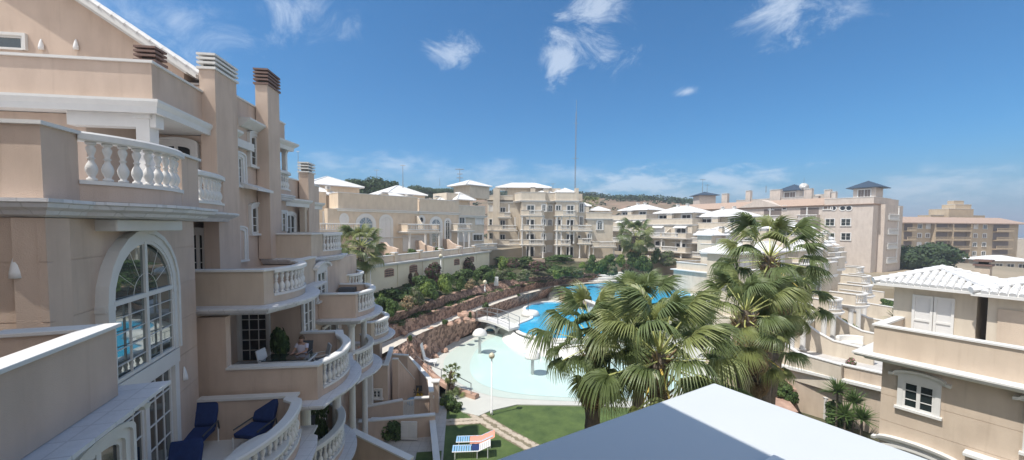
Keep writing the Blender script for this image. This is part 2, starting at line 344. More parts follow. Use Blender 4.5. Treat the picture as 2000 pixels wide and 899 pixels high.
def balcony(t, fr, segs, z, h=1.1, back=None, oh=.35, hi=False, wallm='pink', low=.22, slab=True, th=.3, topm='slabtile'):
    """segs: list of (kind, points); kind w = solid parapet, r = balustrade. Runs left to right seen from outside"""
    full = []
    for k, p in segs:
        for q in p:
            if not full or math.hypot(q[0] - full[-1][0], q[1] - full[-1][1]) > 1e-4: full.append(q)
    if slab:
        mb = MB(fr); mb.sweep(full, [(-.1, z), (oh, z - .015), (oh, z - .07), (oh - .05, z - .09), (oh - .07, z - .15), (oh * .45, z - .2), (oh * .35, z - .26), (-.0, z - th), (-.1, z - th)])
        if back: mb.prism(full + back, z - th + .01, z - .004)
        mb.build('slab', M[topm], t)
    wl = MB(fr); runs = []
    for k, p in segs:
        if k == 'w':
            cp = MB(fr); runs.append(cp)
            wl.sweep(p, [(-.2, z + .002), (0, z + .002), (0, z + h - .05), (-.2, z + h - .05)])
            cp.sweep(p, [(-.25, z + h - .05), (.06, z + h - .05), (.06, z + h + .01), (-.25, z + h + .02)])
        else:
            wl.sweep(p, [(-.19, z + .003), (-.005, z + .003), (-.005, z + low), (-.19, z + low)])
    wl.build('parapet', M[wallm], t)
    for cp in runs: cp.build('parapet_cap', M['white'], t)
    for k, p in segs:
        if k != 'r': continue
        b = MB(fr); b.sweep(p, [(-.21, z + low), (.03, z + low), (.03, z + low + .07), (-.21, z + low + .07)])
        b.sweep(p, [(-.24, z + h - .12), (-.2, z + h - .14), (.02, z + h - .14), (.06, z + h - .12), (.06, z + h - .02), (.03, z + h + .015), (-.21, z + h + .015), (-.24, z + h - .02)])
        z0, z1 = z + low + .07, z + h - .14
        if hi:
            rail = b.build('balustrade', M['white'], t)
            for x, y, nx, ny in along(p, .235, .05):
                X, Y, Z = fr.w(x - nx * .09, y - ny * .09, z0)
                inst(BAL_HI, 'baluster', rail, Matrix.Translation((X, Y, Z)) @ Matrix.Diagonal((1, 1, z1 - z0, 1)))
        else:
            for x, y, nx, ny in along(p, .26): b.lathe(x - nx * .09, y - ny * .09, z0, [(r, q * (z1 - z0)) for r, q in BAL_LO], 5)
            b.build('balustrade', M['white'], t)
RW_ = random.Random(31); FAR = [False]
def outline(x0, x1, z0, z1, style, n=12, grow=0.0):
    x0 -= grow; x1 += grow; z1 += grow; w = (x1 - x0) / 2; cx = (x0 + x1) / 2
    if style == 'rect': return [(x0, z0), (x0, z1), (x1, z1), (x1, z0)]
    if style == 'oval':
        return [(cx - w * math.cos(2 * PI * i / 20), (z0 - grow + z1) / 2 + (z1 - z0 + grow) / 2 * math.sin(2 * PI * i / 20)) for i in range(20)]
    rise = w if style == 'arch' else w * .28
    sp = z1 - rise; pts = [(x0, z0), (x0, sp)]
    for i in range(1, n):
        a = PI * i / n; pts.append((cx - w * math.cos(a), sp + rise * math.sin(a)))
    return pts + [(x1, sp), (x1, z0)]
def win(t, fr, x0, x1, z0, z1, style='rect', nx=2, ny=3, bar=.014, tilt=0.0, trim=.14, glassm='glass', sill=True, y=0, lod=1, door=False, proud=.09, crown=False):
    """window on the wall plane local y: surround, frame with bars, glass"""
    if x1 < x0: x0, x1 = x1, x0
    if FAR[0] and lod == 1 and glassm in ('dark', 'glass') and x1 - x0 < 4 and RW_.random() < .17: glassm = 'shutter'
    f = fr.sub(0, y); w = x1 - x0
    inn = outline(x0, x1, z0, z1, style); o = outline(x0, x1, z0, z1, style, grow=trim)
    fm = MB(fr.sub(0, 0).sub(0, y - (.1 if tilt else 0))); n = len(inn); closed = style == 'oval'
    inn2 = outline(x0 + .07, x1 - .07, z0 + (.07 if closed else 0), z1 - .07, style)
    def ring(mb, a, b, ya, yb):
        vs = [(p[0], ya, p[1]) for p in a] + [(p[0], ya, p[1]) for p in b] + [(p[0], yb, p[1]) for p in a] + [(p[0], yb, p[1]) for p in b]
        fs = []
        for i in range(n if closed else n - 1):
            j = (i + 1) % n; fs += [(i, j, n + j, n + i), (n + i, n + j, 3 * n + j, 3 * n + i), (2 * n + i, i, j, 2 * n + j)]
        if not closed: fs += [(0, n, 3 * n, 2 * n), (n - 1, 2 * n - 1, 4 * n - 1, 3 * n - 1)]
        mb.add(vs, fs)
    ring(fm, inn2, inn, -.045, .01)
    if not door and not closed: fm.box(x0 + .001, x1 - .001, -.046, .01, z0, z0 + .07)
    def top(x):
        u = max(0, 1 - ((x - (x0 + x1) / 2) / (w / 2)) ** 2)
        r = w / 2 if style == 'arch' else w / 2 * .28 if style == 'seg' else 0
        return z1 - r + r * math.sqrt(u) - .03
    if not closed:
        for i in range(1, nx):
            x = x0 + w * i / nx; main = (nx % 2 == 0 and i == nx // 2); b = .05 if main else bar
            fm.box(x - b, x + b, -.055 if main else -.035, .008, z0 + .03, (top(x) if style != 'arch' or main else min(top(x), z1 - w / 2)))
        zt = z1 - (w / 2 if style == 'arch' else w / 2 * .28 if style == 'seg' else 0)
        for j in range(1, ny):
            zz = z0 + (zt - z0) * j / ny; fm.box(x0 + .05, x1 - .05, -.033, .006, zz - bar, zz + bar)
        if style == 'arch':
            fm.box(x0 + .02, x1 - .02, -.058, .009, zt - .05, zt + .05)
            cx = (x0 + x1) / 2; R = w / 2 - .06
            for k in range(1, 6):
                if k == 3: continue
                a = PI * k / 6
                fm.tube([(cx + math.cos(a) * R * .42, -.03, zt + math.sin(a) * R * .42), (cx + math.cos(a) * R, -.03, zt + math.sin(a) * R)], bar, 4)
            fm.tube([(cx + math.cos(PI * k / 12) * R * .42, -.03, zt + math.sin(PI * k / 12) * R * .42) for k in range(13)], bar, 4)
    wo = fm.build('door' if door else 'window', M['white'], t)
    if tilt:
        cx_ = (x0 + x1) / 2; h_ = [p for p in inn if p[0] <= cx_ + 1e-6]; h2 = [p for p in inn if p[0] >= cx_ - 1e-6]
        for hh_, xs_ in ((h_ + [(cx_, z0)], x0), ([(cx_, z0)] + h2, cx_)):
            g = MB(f); g.add([(p[0], -.012 - tilt * (p[0] - xs_), p[1]) for p in hh_], [tuple(range(len(hh_)))[::-1]]); g.build('pane', M[glassm], wo, recalc=False)
    else:
        g = MB(f); g.add([(p[0], -.012, p[1]) for p in inn], [tuple(range(n))[::-1]]); g.build('pane', M[glassm], wo, recalc=False)
    if trim > 0 and lod:
        s = MB(f); ring(s, inn, o, -proud, .004)
        if lod > 1 and style != 'oval':
            g1 = outline(x0, x1, z0, z1, style, grow=trim * .78); g2 = outline(x0, x1, z0, z1, style, grow=trim * 1.25)
            if style == 'arch' or style == 'seg': ring(s, g1[1:-1] if 0 else g1, g2, -proud - .04, .003)
        if sill and not closed: s.box(x0 - trim - .06, x1 + trim + .06, -proud - .07, .0, z0 - .09, z0 - .003)
        if crown:   # arched hood on flat pilasters
            hw = w / 2 + trim + .12; cx = (x0 + x1) / 2
            pts = [(cx - hw - .12, z1 + trim)] + [(cx - hw * math.cos(PI * i / 10), z1 + trim + .02 + .2 * math.sin(PI * i / 10)) for i in range(11)] + [(cx + hw + .12, z1 + trim)]
            up = [(p[0], p[1] + .1) for p in pts]
            s.profile([(cx - hw, z1 + trim - .01)] + pts[1:-1] + [(cx + hw, z1 + trim - .01)], -proud + .004, -.001)
            nn = len(pts)
            for i in range(nn - 1):
                s.add([(pts[i][0], -proud - .13, pts[i][1]), (pts[i + 1][0], -proud - .13, pts[i + 1][1]), (up[i + 1][0], -proud - .16, up[i + 1][1]), (up[i][0], -proud - .16, up[i][1]),
                       (pts[i][0], .0, pts[i][1]), (pts[i + 1][0], .0, pts[i + 1][1]), (up[i + 1][0], .0, up[i + 1][1]), (up[i][0], .0, up[i][1])],
                      [(0, 1, 2, 3), (3, 2, 6, 7), (0, 4, 5, 1), (0, 3, 7, 4), (1, 5, 6, 2)])
        s.build('surround', M['white'], wo)
    return wo
def winpx(t, fr, pxl, pyt, pxr, pyb, y=0, **k):
    """window given by its edges in the photograph"""
    x0 = fr.px(pxl, (pyt + pyb) / 2, y)[0]; x1 = fr.px(pxr, (pyt + pyb) / 2, y)[0]; cx = (pxl + pxr) / 2
    z1 = fr.px(cx, pyt, y)[1]; z0 = fr.px(cx, pyb, y)[1]; return win(t, fr, x0, x1, z0, z1, y=y, **k)
def cornice(t, fr, path, z, d=.35, h=.35, m='white', closed=False):
    mb = MB(fr); mb.sweep(path, [(-.05, z), (d, z), (d, z - .07), (d * .8, z - h * .35), (d * .45, z - h * .55), (d * .35, z - h), (-.05, z - h)], closed)
    return mb.build('cornice', M[m], t)
def hip(t, fr, x0, x1, y0, y1, z, h, oh=.45, m='tile', name='roof', ridge=True, th=.12):
    x0 -= oh; x1 += oh; y0 -= oh; y1 += oh; a = min(x1 - x0, y1 - y0) / 2
    if x1 - x0 >= y1 - y0: r0, r1 = (x0 + a, (y0 + y1) / 2), (x1 - a, (y0 + y1) / 2)
    else: r0, r1 = ((x0 + x1) / 2, y0 + a), ((x0 + x1) / 2, y1 - a)
    if math.hypot(r0[0] - r1[0], r0[1] - r1[1]) < .02: r1 = (r0[0] + .02, r0[1]) if x1 - x0 >= y1 - y0 else (r0[0], r0[1] + .02)
    mb = MB(fr); c = [(x0, y0), (x1, y0), (x1, y1), (x0, y1)]
    vs = [(*p, z - th) for p in c] + [(*p, z) for p in c] + [(*r0, z + h), (*r1, z + h)]
    if x1 - x0 >= y1 - y0: fs = [(4, 5, 9, 8), (5, 6, 9), (6, 7, 8, 9), (7, 4, 8)]
    else: fs = [(4, 5, 8), (5, 6, 9, 8), (6, 7, 9), (7, 4, 8, 9)]
    mb.add(vs, fs + [(3, 2, 1, 0)] + [(i, (i + 1) % 4, 4 + (i + 1) % 4, 4 + i) for i in range(4)])
    if ridge:
        e = [(0, 0), (1, 1 if x1 - x0 >= y1 - y0 else 0), (2, 1), (3, 0 if x1 - x0 >= y1 - y0 else 1)]
        rr = (r0, r1)
        for ci, ri in e: mb.tube([(*c[ci], z + .02), (*rr[ri], z + h + .02)], .09, 5)
        mb.tube([(*r0, z + h + .02), (*r1, z + h + .02)], .09, 5)
    return mb.build(name, M[m], t)
def chimney(t, fr, x0, x1, y0, y1, z0, z1, wm='pink', slats=3, slatm='white', cap=.7):
    b = MB(fr).box(x0, x1, y0, y1, z0, z1 - cap).build('chimney', M[wm], t)
    s = MB(fr); s.box(x0 - .06, x1 + .06, y0 - .06, y1 + .06, z1 - cap, z1 - cap + .08)
    st = (cap - .12) / slats
    for i in range(slats):
        zz = z1 - cap + .12 + st * i; s.box(x0 - .05, x1 + .05, y0 - .05, y1 + .05, zz + st * .42, zz + st * .92)
    s.build('chimney_cowl', M[slatm], b)
    k = MB(fr).box(x0 + .09, x1 - .09, y0 + .09, y1 - .09, z1 - cap + .05, z1 - .1); k.build('flue', M['fardark'], b)
    return b
def column(t, fr, x, y, z0, z1, r=.16, m='white', square=False):
    mb = MB(fr)
    if square: mb.box(x - r, x + r, y - r, y + r, z0, z1); mb.box(x - r * 1.3, x + r * 1.3, y - r * 1.3, y + r * 1.3, z1 - .15, z1 - .003)
    else: mb.lathe(x, y, z0, [(r * 1.3, 0), (r * 1.3, .1), (r, .16), (r * .92, z1 - z0 - .2), (r * 1.15, z1 - z0 - .12), (r * 1.3, z1 - z0 - .1), (r * 1.3, z1 - z0 - .003)], 16)
    return mb.build('column', M[m], t, smooth=False)
def grooved(mb, x0, x1, y0, y1, z0, z1, first, step):
    """wall whose outer skin (side y0) is cut by horizontal joints"""
    mb.box(x0 + .012, x1 - .012, y0 + .012, y1, z0, z1)
    zs = []; z = first
    while z > z0 + .1: zs.append(z); z -= step
    zs = [z for z in zs if z < z1 - .05][::-1]; a = z0
    for z in zs + [z1]:
        mb.box(x0, x1, y0, y0 + .1, a, z - (.011 if z != z1 else 0)); a = z + .011
def cone_light(t, fr, x, z, y=0, s=1.0):
    mb = MB(fr.sub(x, y, 0)); k = 9
    vs = []
    for r, h in ((.11, 0), (.1, .12), (.075, .26), (.045, .38), (.012, .46)):
        vs += [(-r * s * math.cos(PI * i / (k - 1)), -.01 - r * s * math.sin(PI * i / (k - 1)), z + h * s) for i in range(k)]
    fs = [(j * k + i, j * k + i + 1, (j + 1) * k + i + 1, (j + 1) * k + i) for j in range(4) for i in range(k - 1)]
    mb.add(vs, fs + [tuple(range(k))[::-1]]); return mb.build('wall_light', M['whitep'], t, smooth=True)
# ================================================================ LEFT: stepped apartment houses
FU = Fr(0, 0, 7.5)                       # x = towards the pool, y = away from the camera
def FS(u): return FU.sub(u, 0, 90)       # facade facing the pool: x = away, y = into the building
def base(fr, x, y, z=0): return fr.w(x, y, z)
P1 = (-6.55, 7.1); P2 = (-7.69, 12.4)
Xa, Ya, _ = FU.w(*P1, 0); F2 = Fr(Xa, Ya, 109.57)
TL = F2.loc(*FU.w(*P2, 0)[:2])[0]

A = T('apartment_building', 'pink rendered house with tall arched window reflecting the pool, nearest on the left', 'building', base(FU, -11, 10), 7.5)
mb = MB(F2); gz = F2.px(105, 511)[1]; grooved(mb, 0, TL, 0, .4, 0, 12.09, gz, .97)
mb.fr = FU; grooved(mb, -16, P1[0] + .006, 7.1, 7.5, 0, 12.09, gz, .97)
mb.prism([(-16, 7.4), (P1[0] - .15, 7.4), (P2[0] - .2, 12.38), (-16, 12.38)], 0, 12.085)
mb.box(-7.9, -7.1, 12.75, 13.0, 5.6, 9.19)                    # deep wall beside the dining terrace
mb.box(-18, -8.85, 16.8, 17.3, 0, 12.1)                       # unit two body
mb.box(-18, -9.3, 15.0, 16.79, 0, 12.08)
mb.box(-8.85, -6.52, 16.8, 17.2, 0, 9.18)
mb.box(-20, -10.5, 12.6, 18, 12.42, 15.08)                    # top storey, left of the porch
mb.box(-10.5, -8.95, 15.0, 15.3, 12.42, 15.08)
mb.build('wall', M['pink'], A)
# --- top balcony
balcony(A, FU, [('w', [(-15, 7.1), P1, (-6.62, 7.78)]), ('r', arc((-6.62, 7.78), (-6.25, 9.75), .34, 12)), ('w', [(-6.25, 9.75), (-6.4, 10.55), (-7.2, 10.75)])],
        12.4, 1.2, back=[(-8.9, 15.4), (-15, 15.4)], oh=.33, hi=True, low=.3)
MB(FU).box(-6.9, -6.42, 8.25, 10.0, 11.86, 12.09).build('slab_bracket', M['white'], A, bevel=.03)
balcony(A, FU, [('w', [(-7.25, 11.3), (-7.45, 12.1)]), ('r', arc((-7.45, 12.1), (-7.75, 14.0), .12, 6)), ('w', [(-7.75, 14.0), (-8.3, 14.8)])], 12.4, 1.15, oh=.3, hi=True, slab=False)
sl = MB(FU); sl.sweep([(-7.35, 11.0), (-7.55, 12.2), (-7.85, 14.2), (-8.35, 15.3)], [(-1.5, 12.41), (.35, 12.385), (.35, 12.33), (.28, 12.28), (.1, 12.2), (0, 12.1), (-1.5, 12.1)]); sl.build('slab', M['slabtile'], A)
# --- roof slab and parapet over the porch
rp = [(-20, 12.1), (-8.35, 12.1), (-8.62, 15.2)]
cornice(A, FU, rp, 15.42, .12, .36)
r = MB(FU); r.prism([(-20, 12.15), (-8.42, 12.15), (-8.66, 15.25), (-8.7, 18), (-20, 18)], 15.1, 15.41); r.build('roof_slab', M['white'], A)
p = MB(FU); p.sweep([(-20, 12.35), (-8.6, 12.35), (-8.85, 15.5)], [(-.2, 15.41), (0, 15.41), (0, 16.5), (-.2, 16.5)]); p.box(-9.1, -8.9, 15.4, 17.9, 15.4, 16.9); p.build('parapet', M['pink'], A)
p = MB(FU); p.sweep([(-20, 12.35), (-8.6, 12.35), (-8.85, 15.5)], [(-.25, 16.5), (.06, 16.5), (.06, 16.57), (-.25, 16.58)]); p.build('parapet_cap', M['white'], A)
cx = FU.px(288, 250, 12.45)[0]; column(A, FU, cx, 12.45, 12.42, 15.1, .17, square=True)
MB(FU).box(-10.7, -8.5, 12.3, 12.6, 14.72, 15.09).build('beam', M['white'], A)
winpx(A, FU, 315, 282, 378, 380, y=15.0, style='seg', nx=2, ny=3, trim=.18, glassm='dark', lod=2)
# --- attic with tiled gable
tip = FU.px(382, 138, 15.3); top = FU.px(175, 0, 15.3); sl_ = (top[1] - tip[1]) / (top[0] - tip[0])
zr = lambda u: tip[1] + sl_ * (u - tip[0])
g = MB(FU); g.profile([(-22, 15.4), (-9.95, 15.4), (-9.95, zr(-9.95) - .3), (-22, zr(-22) - .3)], 15.8, 17); g.build('attic_wall', M['pink'], A)
g = MB(FU); g.profile([(tip[0], tip[1] - .26), (tip[0], tip[1] - .08), (-22, zr(-22) - .08), (-22, zr(-22) - .26)], 15.3, 17.2)
g.profile([(tip[0] - .4, zr(tip[0] - .4) - .36), (tip[0] - .4, zr(tip[0] - .4) - .25), (-22, zr(-22) - .25), (-22, zr(-22) - .36)], 15.45, 17.1)
g.build('eave', M['white'], A)
g = MB(FU); u = tip[0] + .1
while u > -17:
    for k in range(4): 
        v = 15.36 + k * .24; g.tube([(u, v, zr(u) - .02), (u - .42, v, zr(u - .42) + .01)], .1, 6, .08)
    u -= .38
g.profile([(tip[0] + .02, tip[1] - .06), (tip[0], tip[1] - .02), (-22, zr(-22) - .02), (-22, zr(-22) - .07)], 15.4, 17.25)
g.build('roof_tiles', M['tile'], A)
winpx(A, FU, -30, 70, 48, 97, y=15.8, nx=1, ny=1, trim=.1, glassm='glass', sill=False, lod=2)
for px_ in (80, 148): x, z = FU.px(px_, 97, 15.75); cone_light(A, FU, x, z, 15.78, .8)
x0, z1 = FU.px(262, 88, 13.6); x1, _ = FU.px(310, 100, 13.6)
chimney(A, FU, x0 + .05, x1 - .12, 13.6, 14.0, 15.4, z1, slats=3, slatm='chim', cap=.5)
# --- chimney one
chimney(A, FU, -8.85, -8.36, 14.8, 16.1, 9.5, 17.85, slats=3, cap=.55)
# --- tower window and its doors
wx0 = F2.px(203, 620)[0]; wx1 = F2.px(326, 600)[0]; wz1 = F2.px(266, 470)[1]; wz0 = F2.px(262, 722)[1]; dz1 = wz0 - .42
win(A, F2, wx0, wx1, wz0, wz1, 'arch', 4, 5, trim=.2, glassm='green_glass', sill=False, lod=2, proud=.16, bar=.006, tilt=.084)
for a, b in ((wx0, (wx0 + wx1) / 2 - .08), ((wx0 + wx1) / 2 + .08, wx1)): win(A, F2, a, b, 5.62, dz1, nx=3, ny=5, trim=0, glassm='glass', door=True)
s = MB(F2); s.box(wx0 - .2, wx1 + .2, -.16, 0, dz1 + .03, wz0 - .03); s.box((wx0 + wx1) / 2 - .075, (wx0 + wx1) / 2 + .075, -.08, 0, 5.6, dz1 + .02)
for a, b in ((wx0 - .22, wx0 - .01), (wx1 + .01, wx1 + .22)): s.box(a, b, -.125, 0, 5.6, wz0 + .001); s.box(a - .05, b + .05, -.17, 0, wz1 - (wx1 - wx0) / 2 - .12, wz1 - (wx1 - wx0) / 2)
s.build('door_surround', M['white'], A)
x, z = FU.px(37, 543, 7.1); cone_light(A, FU, x, z, 7.1, .9)
x, z = F2.px(359, 742); cone_light(A, F2, x, z, 0, .8)
# --- terrace with the blue chairs
balcony(A, FU, [('r', arc((-5.5, 8.2), (-4.72, 12.0), .55, 14)), ('w', [(-4.72, 12.0), (-4.95, 12.15), (-4.98, 12.5), (-7.7, 12.5)])], 5.6, 1.25, back=[(-7.7, 12.4), (-6.8, 7.6)], oh=.45, hi=True, low=.3)
MB(FU).prism([(-7.6, 12.3), (-5.0, 12.3), (-4.55, 10.3), (-5.5, 8.2), (-6.7, 8.0)], 5.605, 5.61).build('floor', M['white'], A)
MB(FU).box(-7.6, -5.2, 12.31, 12.33, 5.62, 6.75).build('parapet_lining', M['mauve'], A)
# --- unit two balconies
balcony(A, FU, [('w', [(-9.2, 12.98), (-6.1, 12.98), (-5.98, 13.35)]), ('r', arc((-5.98, 13.35), (-6.2, 16.2), .42, 12)), ('w', [(-6.2, 16.2), (-6.4, 16.35), (-6.5, 18.5)])], 9.5, 1.1, back=[(-9.2, 18.5)], oh=.5, hi=True, wallm='sand')
balcony(A, FU, [('w', [(-7.1, 12.74), (-4.48, 12.74), (-4.42, 13.05)]), ('r', arc((-4.42, 13.05), (-4.75, 16.3), .5, 14)), ('w', [(-4.75, 16.3), (-4.95, 16.9), (-6.5, 16.9)])], 6.5, 1.12, back=[(-9.3, 16.9), (-9.3, 12.8)], oh=.42, hi=True)
balcony(A, FU, [('w', [(-7.2, 13.0), (-4.95, 13.0), (-4.85, 13.25)]), ('r', arc((-4.85, 13.25), (-4.95, 16.5), .5, 14)), ('w', [(-4.95, 16.5), (-5.4, 17.0)])], 3.5, 1.12, back=[(-9.3, 17.0), (-9.3, 13)], oh=.45, hi=True)
column(A, FU, -5.12, 13.45, 3.5, 6.2, .17); column(A, FU, -5.0, 16.3, 3.5, 6.2, .17)
column(A, FU, -5.12, 13.45, 0, 3.2, .2); column(A, FU, -5.0, 16.3, 0, 3.2, .2)
MB(FU).box(-9, -7.2, 12.8, 13, 0, 6.2).build('side_wall', M['pink'], A)
d0 = FU.px(470, 660, 16.8)[0]; d1 = FU.px(524, 660, 16.8)[0]
win(A, FU, d0, d1, 6.52, 8.6, nx=3, ny=5, trim=.1, y=16.8, glassm='dark', door=True, sill=False)
win(A, FU, -8.2, -6.9, 3.52, 5.6, nx=2, ny=1, trim=.1, y=16.8, glassm='dark', door=True, sill=False)
x, z = FU.px(458, 665, 16.8); cone_light(A, FU, x, z, 16.8, .8)
winpx(A, FU, 376, 455, 401, 540, y=14.98, style='seg', nx=2, ny=3, trim=.15, glassm='dark', sill=False, lod=2)
for px_ in (420, 446): x, z = FU.px(px_, 474, 16.8); cone_light(A, FU, x, z, 16.8, .9)

# --- low corner in the foreground
cX, cY = G(225, 632, 10.5); F0 = Fr(cX, cY, 109.57)
B = T('corner_house', 'pink parapet and tiled ledge crossing the bottom left corner, in front of the arched window', 'building', F0.w(-1, 1, 0), 109.57)
w = MB(F0); w.box(-4.5, 0, 0, .2, 9.4, 10.44); w.box(-.2, -.002, .2, 1.25, 9.402, 10.44); w.build('parapet', M['pink'], B)
w = MB(F0); w.box(-4.5, .05, -.06, .26, 10.44, 10.5); w.box(-.26, .05, .26, 1.25, 10.441, 10.499); w.build('parapet_cap', M['white'], B, bevel=.012)
w = MB(F0); w.sweep([(-4.5, 0), (0.02, 0), (.02, 1.2)], [(-1, 9.4), (.46, 9.385), (.46, 9.33), (.4, 9.28), (.3, 9.22), (.12, 9.15), (.0, 9.1), (-1, 9.1)]); w.build('ledge', M['slabtile'], B)
w = MB(F0); grooved(w, -5.5, .0, 0.04, .4, 0, 9.12, 7.4, .97); w.box(-5.5, -.05, .35, 1.4, 0, 9.11); w.fr = FU; w.box(-16, -7.7, -2, 6.0, 0, 15.3); w.build('wall', M['pink'], B)
xx, zz = F0.px(190, 880); win(B, F0, xx - .55, xx + .55, zz - 1.9, zz, 'seg', 2, 4, trim=.16, y=.04, lod=2, glassm='dark', crown=True)

# --- third house of the row
C3 = T('apartment_building', 'second pink house on the left, with two slim arched windows between its chimneys', 'building', base(FU, -11, 18), 7.5, 'row of pink houses on the left')
A.o['group'] = B.o['group'] = 'row of pink houses on the left'
w = MB(FU); w.box(-19, -8.9, 15.9, 19.2, 0, 17.1); w.box(-19, -9.0, 15.4, 15.89, 12.4, 16.9); w.box(-19, -10.4, 19.21, 21.4, 0, 17.1); w.box(-10.4, -8.9, 19.2, 21.4, 0, 13.25); w.box(-10.39, -8.9, 19.21, 21.4, 16.1, 17.1)
w.box(-8.9, -6.52, 17.21, 19.8, 0, 10.18); w.box(-8.9, -6.52, 19.8, 22.3, 0, 10.18); w.build('wall', M['pink'], C3)
q = MB(FU); q.box(-19, -8.86, 15.86, 21.44, 17.1, 17.17); q.build('parapet_cap', M['white'], C3)
fs = FS(-8.9)
for a, b, c, d in ((488, 268, 509, 326), (456, 306, 471, 362)): winpx(C3, fs, a, b, c, d, style='seg', nx=2, ny=3, trim=.17, lod=2, crown=False)
for a, b, c, d in ((490, 404, 511, 456), (458, 450, 474, 508)): winpx(C3, fs, a, b, c, d, style='seg', nx=2, ny=3, trim=.15, lod=2)
for va, vb, z in ((17.2, 18.5, 16.35), (15.95, 16.7, 15.65)):
    q = MB(FU); q.sweep([(-8.9, va), (-8.9, vb)], [(-.02, z), (.45, z), (.45, z - .08), (.3, z - .2), (.12, z - .34), (-.02, z - .36)]); q.build('window_canopy', M['white'], C3)
q = MB(FU); q.add([(-8.9, 17.2, 13.75), (-8.9, 18.5, 13.75), (-8.2, 18.5, 13.5), (-8.2, 17.2, 13.5), (-8.9, 17.2, 13.55), (-8.9, 18.5, 13.55), (-8.2, 18.5, 13.4), (-8.2, 17.2, 13.4)], [(0, 1, 2, 3), (7, 6, 5, 4), (0, 3, 7, 4), (1, 5, 6, 2), (2, 6, 7, 3)]); q.build('awning', M['white'], C3)
chimney(C3, FU, -8.86, -8.36, 18.5, 19.6, 10.5, 18.8, slats=4, slatm='chim', cap=.7)
cornice(C3, FU, [(-8.9, 19.6), (-8.85, 19.6), (-8.6, 21.3), (-9.5, 21.45)], 16.15, .3, .4)
balcony(C3, FU, [('w', [(-9.2, 19.65), (-8.75, 19.65)]), ('r', arc((-8.75, 19.65), (-8.65, 21.3), .15, 5))], 13.5, 1.15, back=[(-9.5, 21.4), (-9.5, 19.7)], oh=.25, hi=True)
column(C3, FU, -8.95, 19.75, 13.5, 15.8, .14, m='pink', square=True); column(C3, FU, -8.85, 21.2, 13.5, 15.8, .1, square=True)
balcony(C3, FU, [('w', [(-9.0, 19.0), (-6.85, 19.0), (-6.75, 20.2)]), ('r', arc((-6.75, 20.2), (-6.45, 22.2), .2, 8)), ('w', [(-6.45, 22.2), (-9, 22.6)])], 10.5, 1.12, back=[(-9.2, 22.6)], oh=.3, hi=True, wallm='sand')
winpx(C3, fs, 541, 415, 557, 452, style='rect', nx=2, ny=3, trim=.12, door=True, sill=False)
fl = FS(-6.5)
winpx(C3, fl, 618, 531, 634, 585, y=-.02, style='rect', nx=2, ny=3, trim=.16, crown=True)
winpx(C3, fl, 592, 588, 609, 652, y=-.02, style='rect', nx=2, ny=3, trim=.16, crown=True)
balcony(C3, FU, [('w', [(-6.5, 18.75), (-4.85, 18.75), (-4.8, 18.95)]), ('r', arc((-4.8, 18.95), (-4.85, 21.7), .45, 12)), ('w', [(-4.85, 21.7), (-5.1, 22.1), (-6.5, 22.1)])], 7.7, 1.15, back=[(-6.6, 22.1), (-6.6, 18.75)], oh=.4, hi=True)
balcony(C3, FU, [('w', [(-6.5, 18.45), (-4.95, 18.45), (-4.88, 18.7)]), ('r', arc((-4.88, 18.7), (-4.9, 21.5), .45, 12)), ('w', [(-4.9, 21.5), (-5.3, 22.0)])], 4.95, 1.15, back=[(-6.6, 22.1), (-6.6, 18.45)], oh=.45, hi=True)
for z0, z1 in ((4.95, 7.4), (0, 4.65)):
    for v in (18.95, 21.3): column(C3, FU, -5.1, v, z0, z1, .15)
win(C3, fl, 19.2, 21.2, 5.0, 7.1, nx=2, ny=1, y=-.02, trim=.1, glassm='dark', door=True, sill=False)
win(C3, fl, 19.2, 21.2, 0.3, 2.9, nx=3, ny=2, y=-.02, trim=.1, glassm='dark', door=True, sill=False)
# barbecue grille and white rail seen on the third balcony
q = MB(FU); q.box(-6.4, -5.6, 21.4, 21.9, 7.72, 8.7); q.build('cabinet', M['dkmetal'], C3)

# --- fourth house
D4 = T('apartment_building', 'farthest pink house of the left row, with slatted chimney and balconies above the patio', 'building', base(FU, -10, 24), 7.5, 'row of pink houses on the left')
w = MB(FU); w.box(-19, -9.2, 21.5, 27, 0, 14.5); w.box(-9.2, -6.9, 22.7, 27, 0, 10.1); w.build('wall', M['pink'], D4)
MB(FU).box(-19, -9.15, 21.46, 27.05, 14.5, 14.57).build('parapet_cap', M['white'], D4)
chimney(D4, FU, -9.1, -8.6, 23.6, 24.5, 10, 15.6, slats=3, slatm='white', cap=.6)
cornice(D4, FU, [(-9.3, 21.5), (-9.0, 21.5), (-8.7, 23.6)], 13.4, .35, .4); cornice(D4, FU, [(-9.2, 24.5), (-8.8, 26)], 13.4, .35, .4)
column(D4, FU, -8.8, 23.3, 10.1, 13.0, .14, m='sand', square=True); fd = FS(-9.2)
win(D4, fd, 22.0, 23.1, 10.7, 12.6, 'seg', 2, 3, trim=.15); win(D4, fd, 24.6, 25.8, 10.7, 12.6, 'seg', 2, 3, trim=.15)
balcony(D4, FU, [('w', [(-9.0, 24.6), (-7.0, 24.6), (-6.8, 24.8)]), ('r', arc((-6.8, 24.8), (-6.6, 27), .4, 8)), ('w', [(-6.6, 27.0), (-6.9, 27.4), (-9, 27.4)])], 7.9, 1.1, back=[(-9.2, 27.4)], oh=.35, wallm='sand')
balcony(D4, FU, [('w', [(-6.9, 23.6), (-5.25, 23.6), (-5.1, 23.8)]), ('r', arc((-5.1, 23.8), (-5.0, 26.4), .5, 10)), ('w', [(-5.0, 26.4), (-5.4, 26.9), (-6.9, 26.9)])], 5.2, 1.1, back=[(-6.9, 26.9), (-6.9, 23.6)], oh=.4, hi=True, wallm='sand')
column(D4, FU, -5.5, 24.2, 0, 4.9, .18, m='white', square=True)

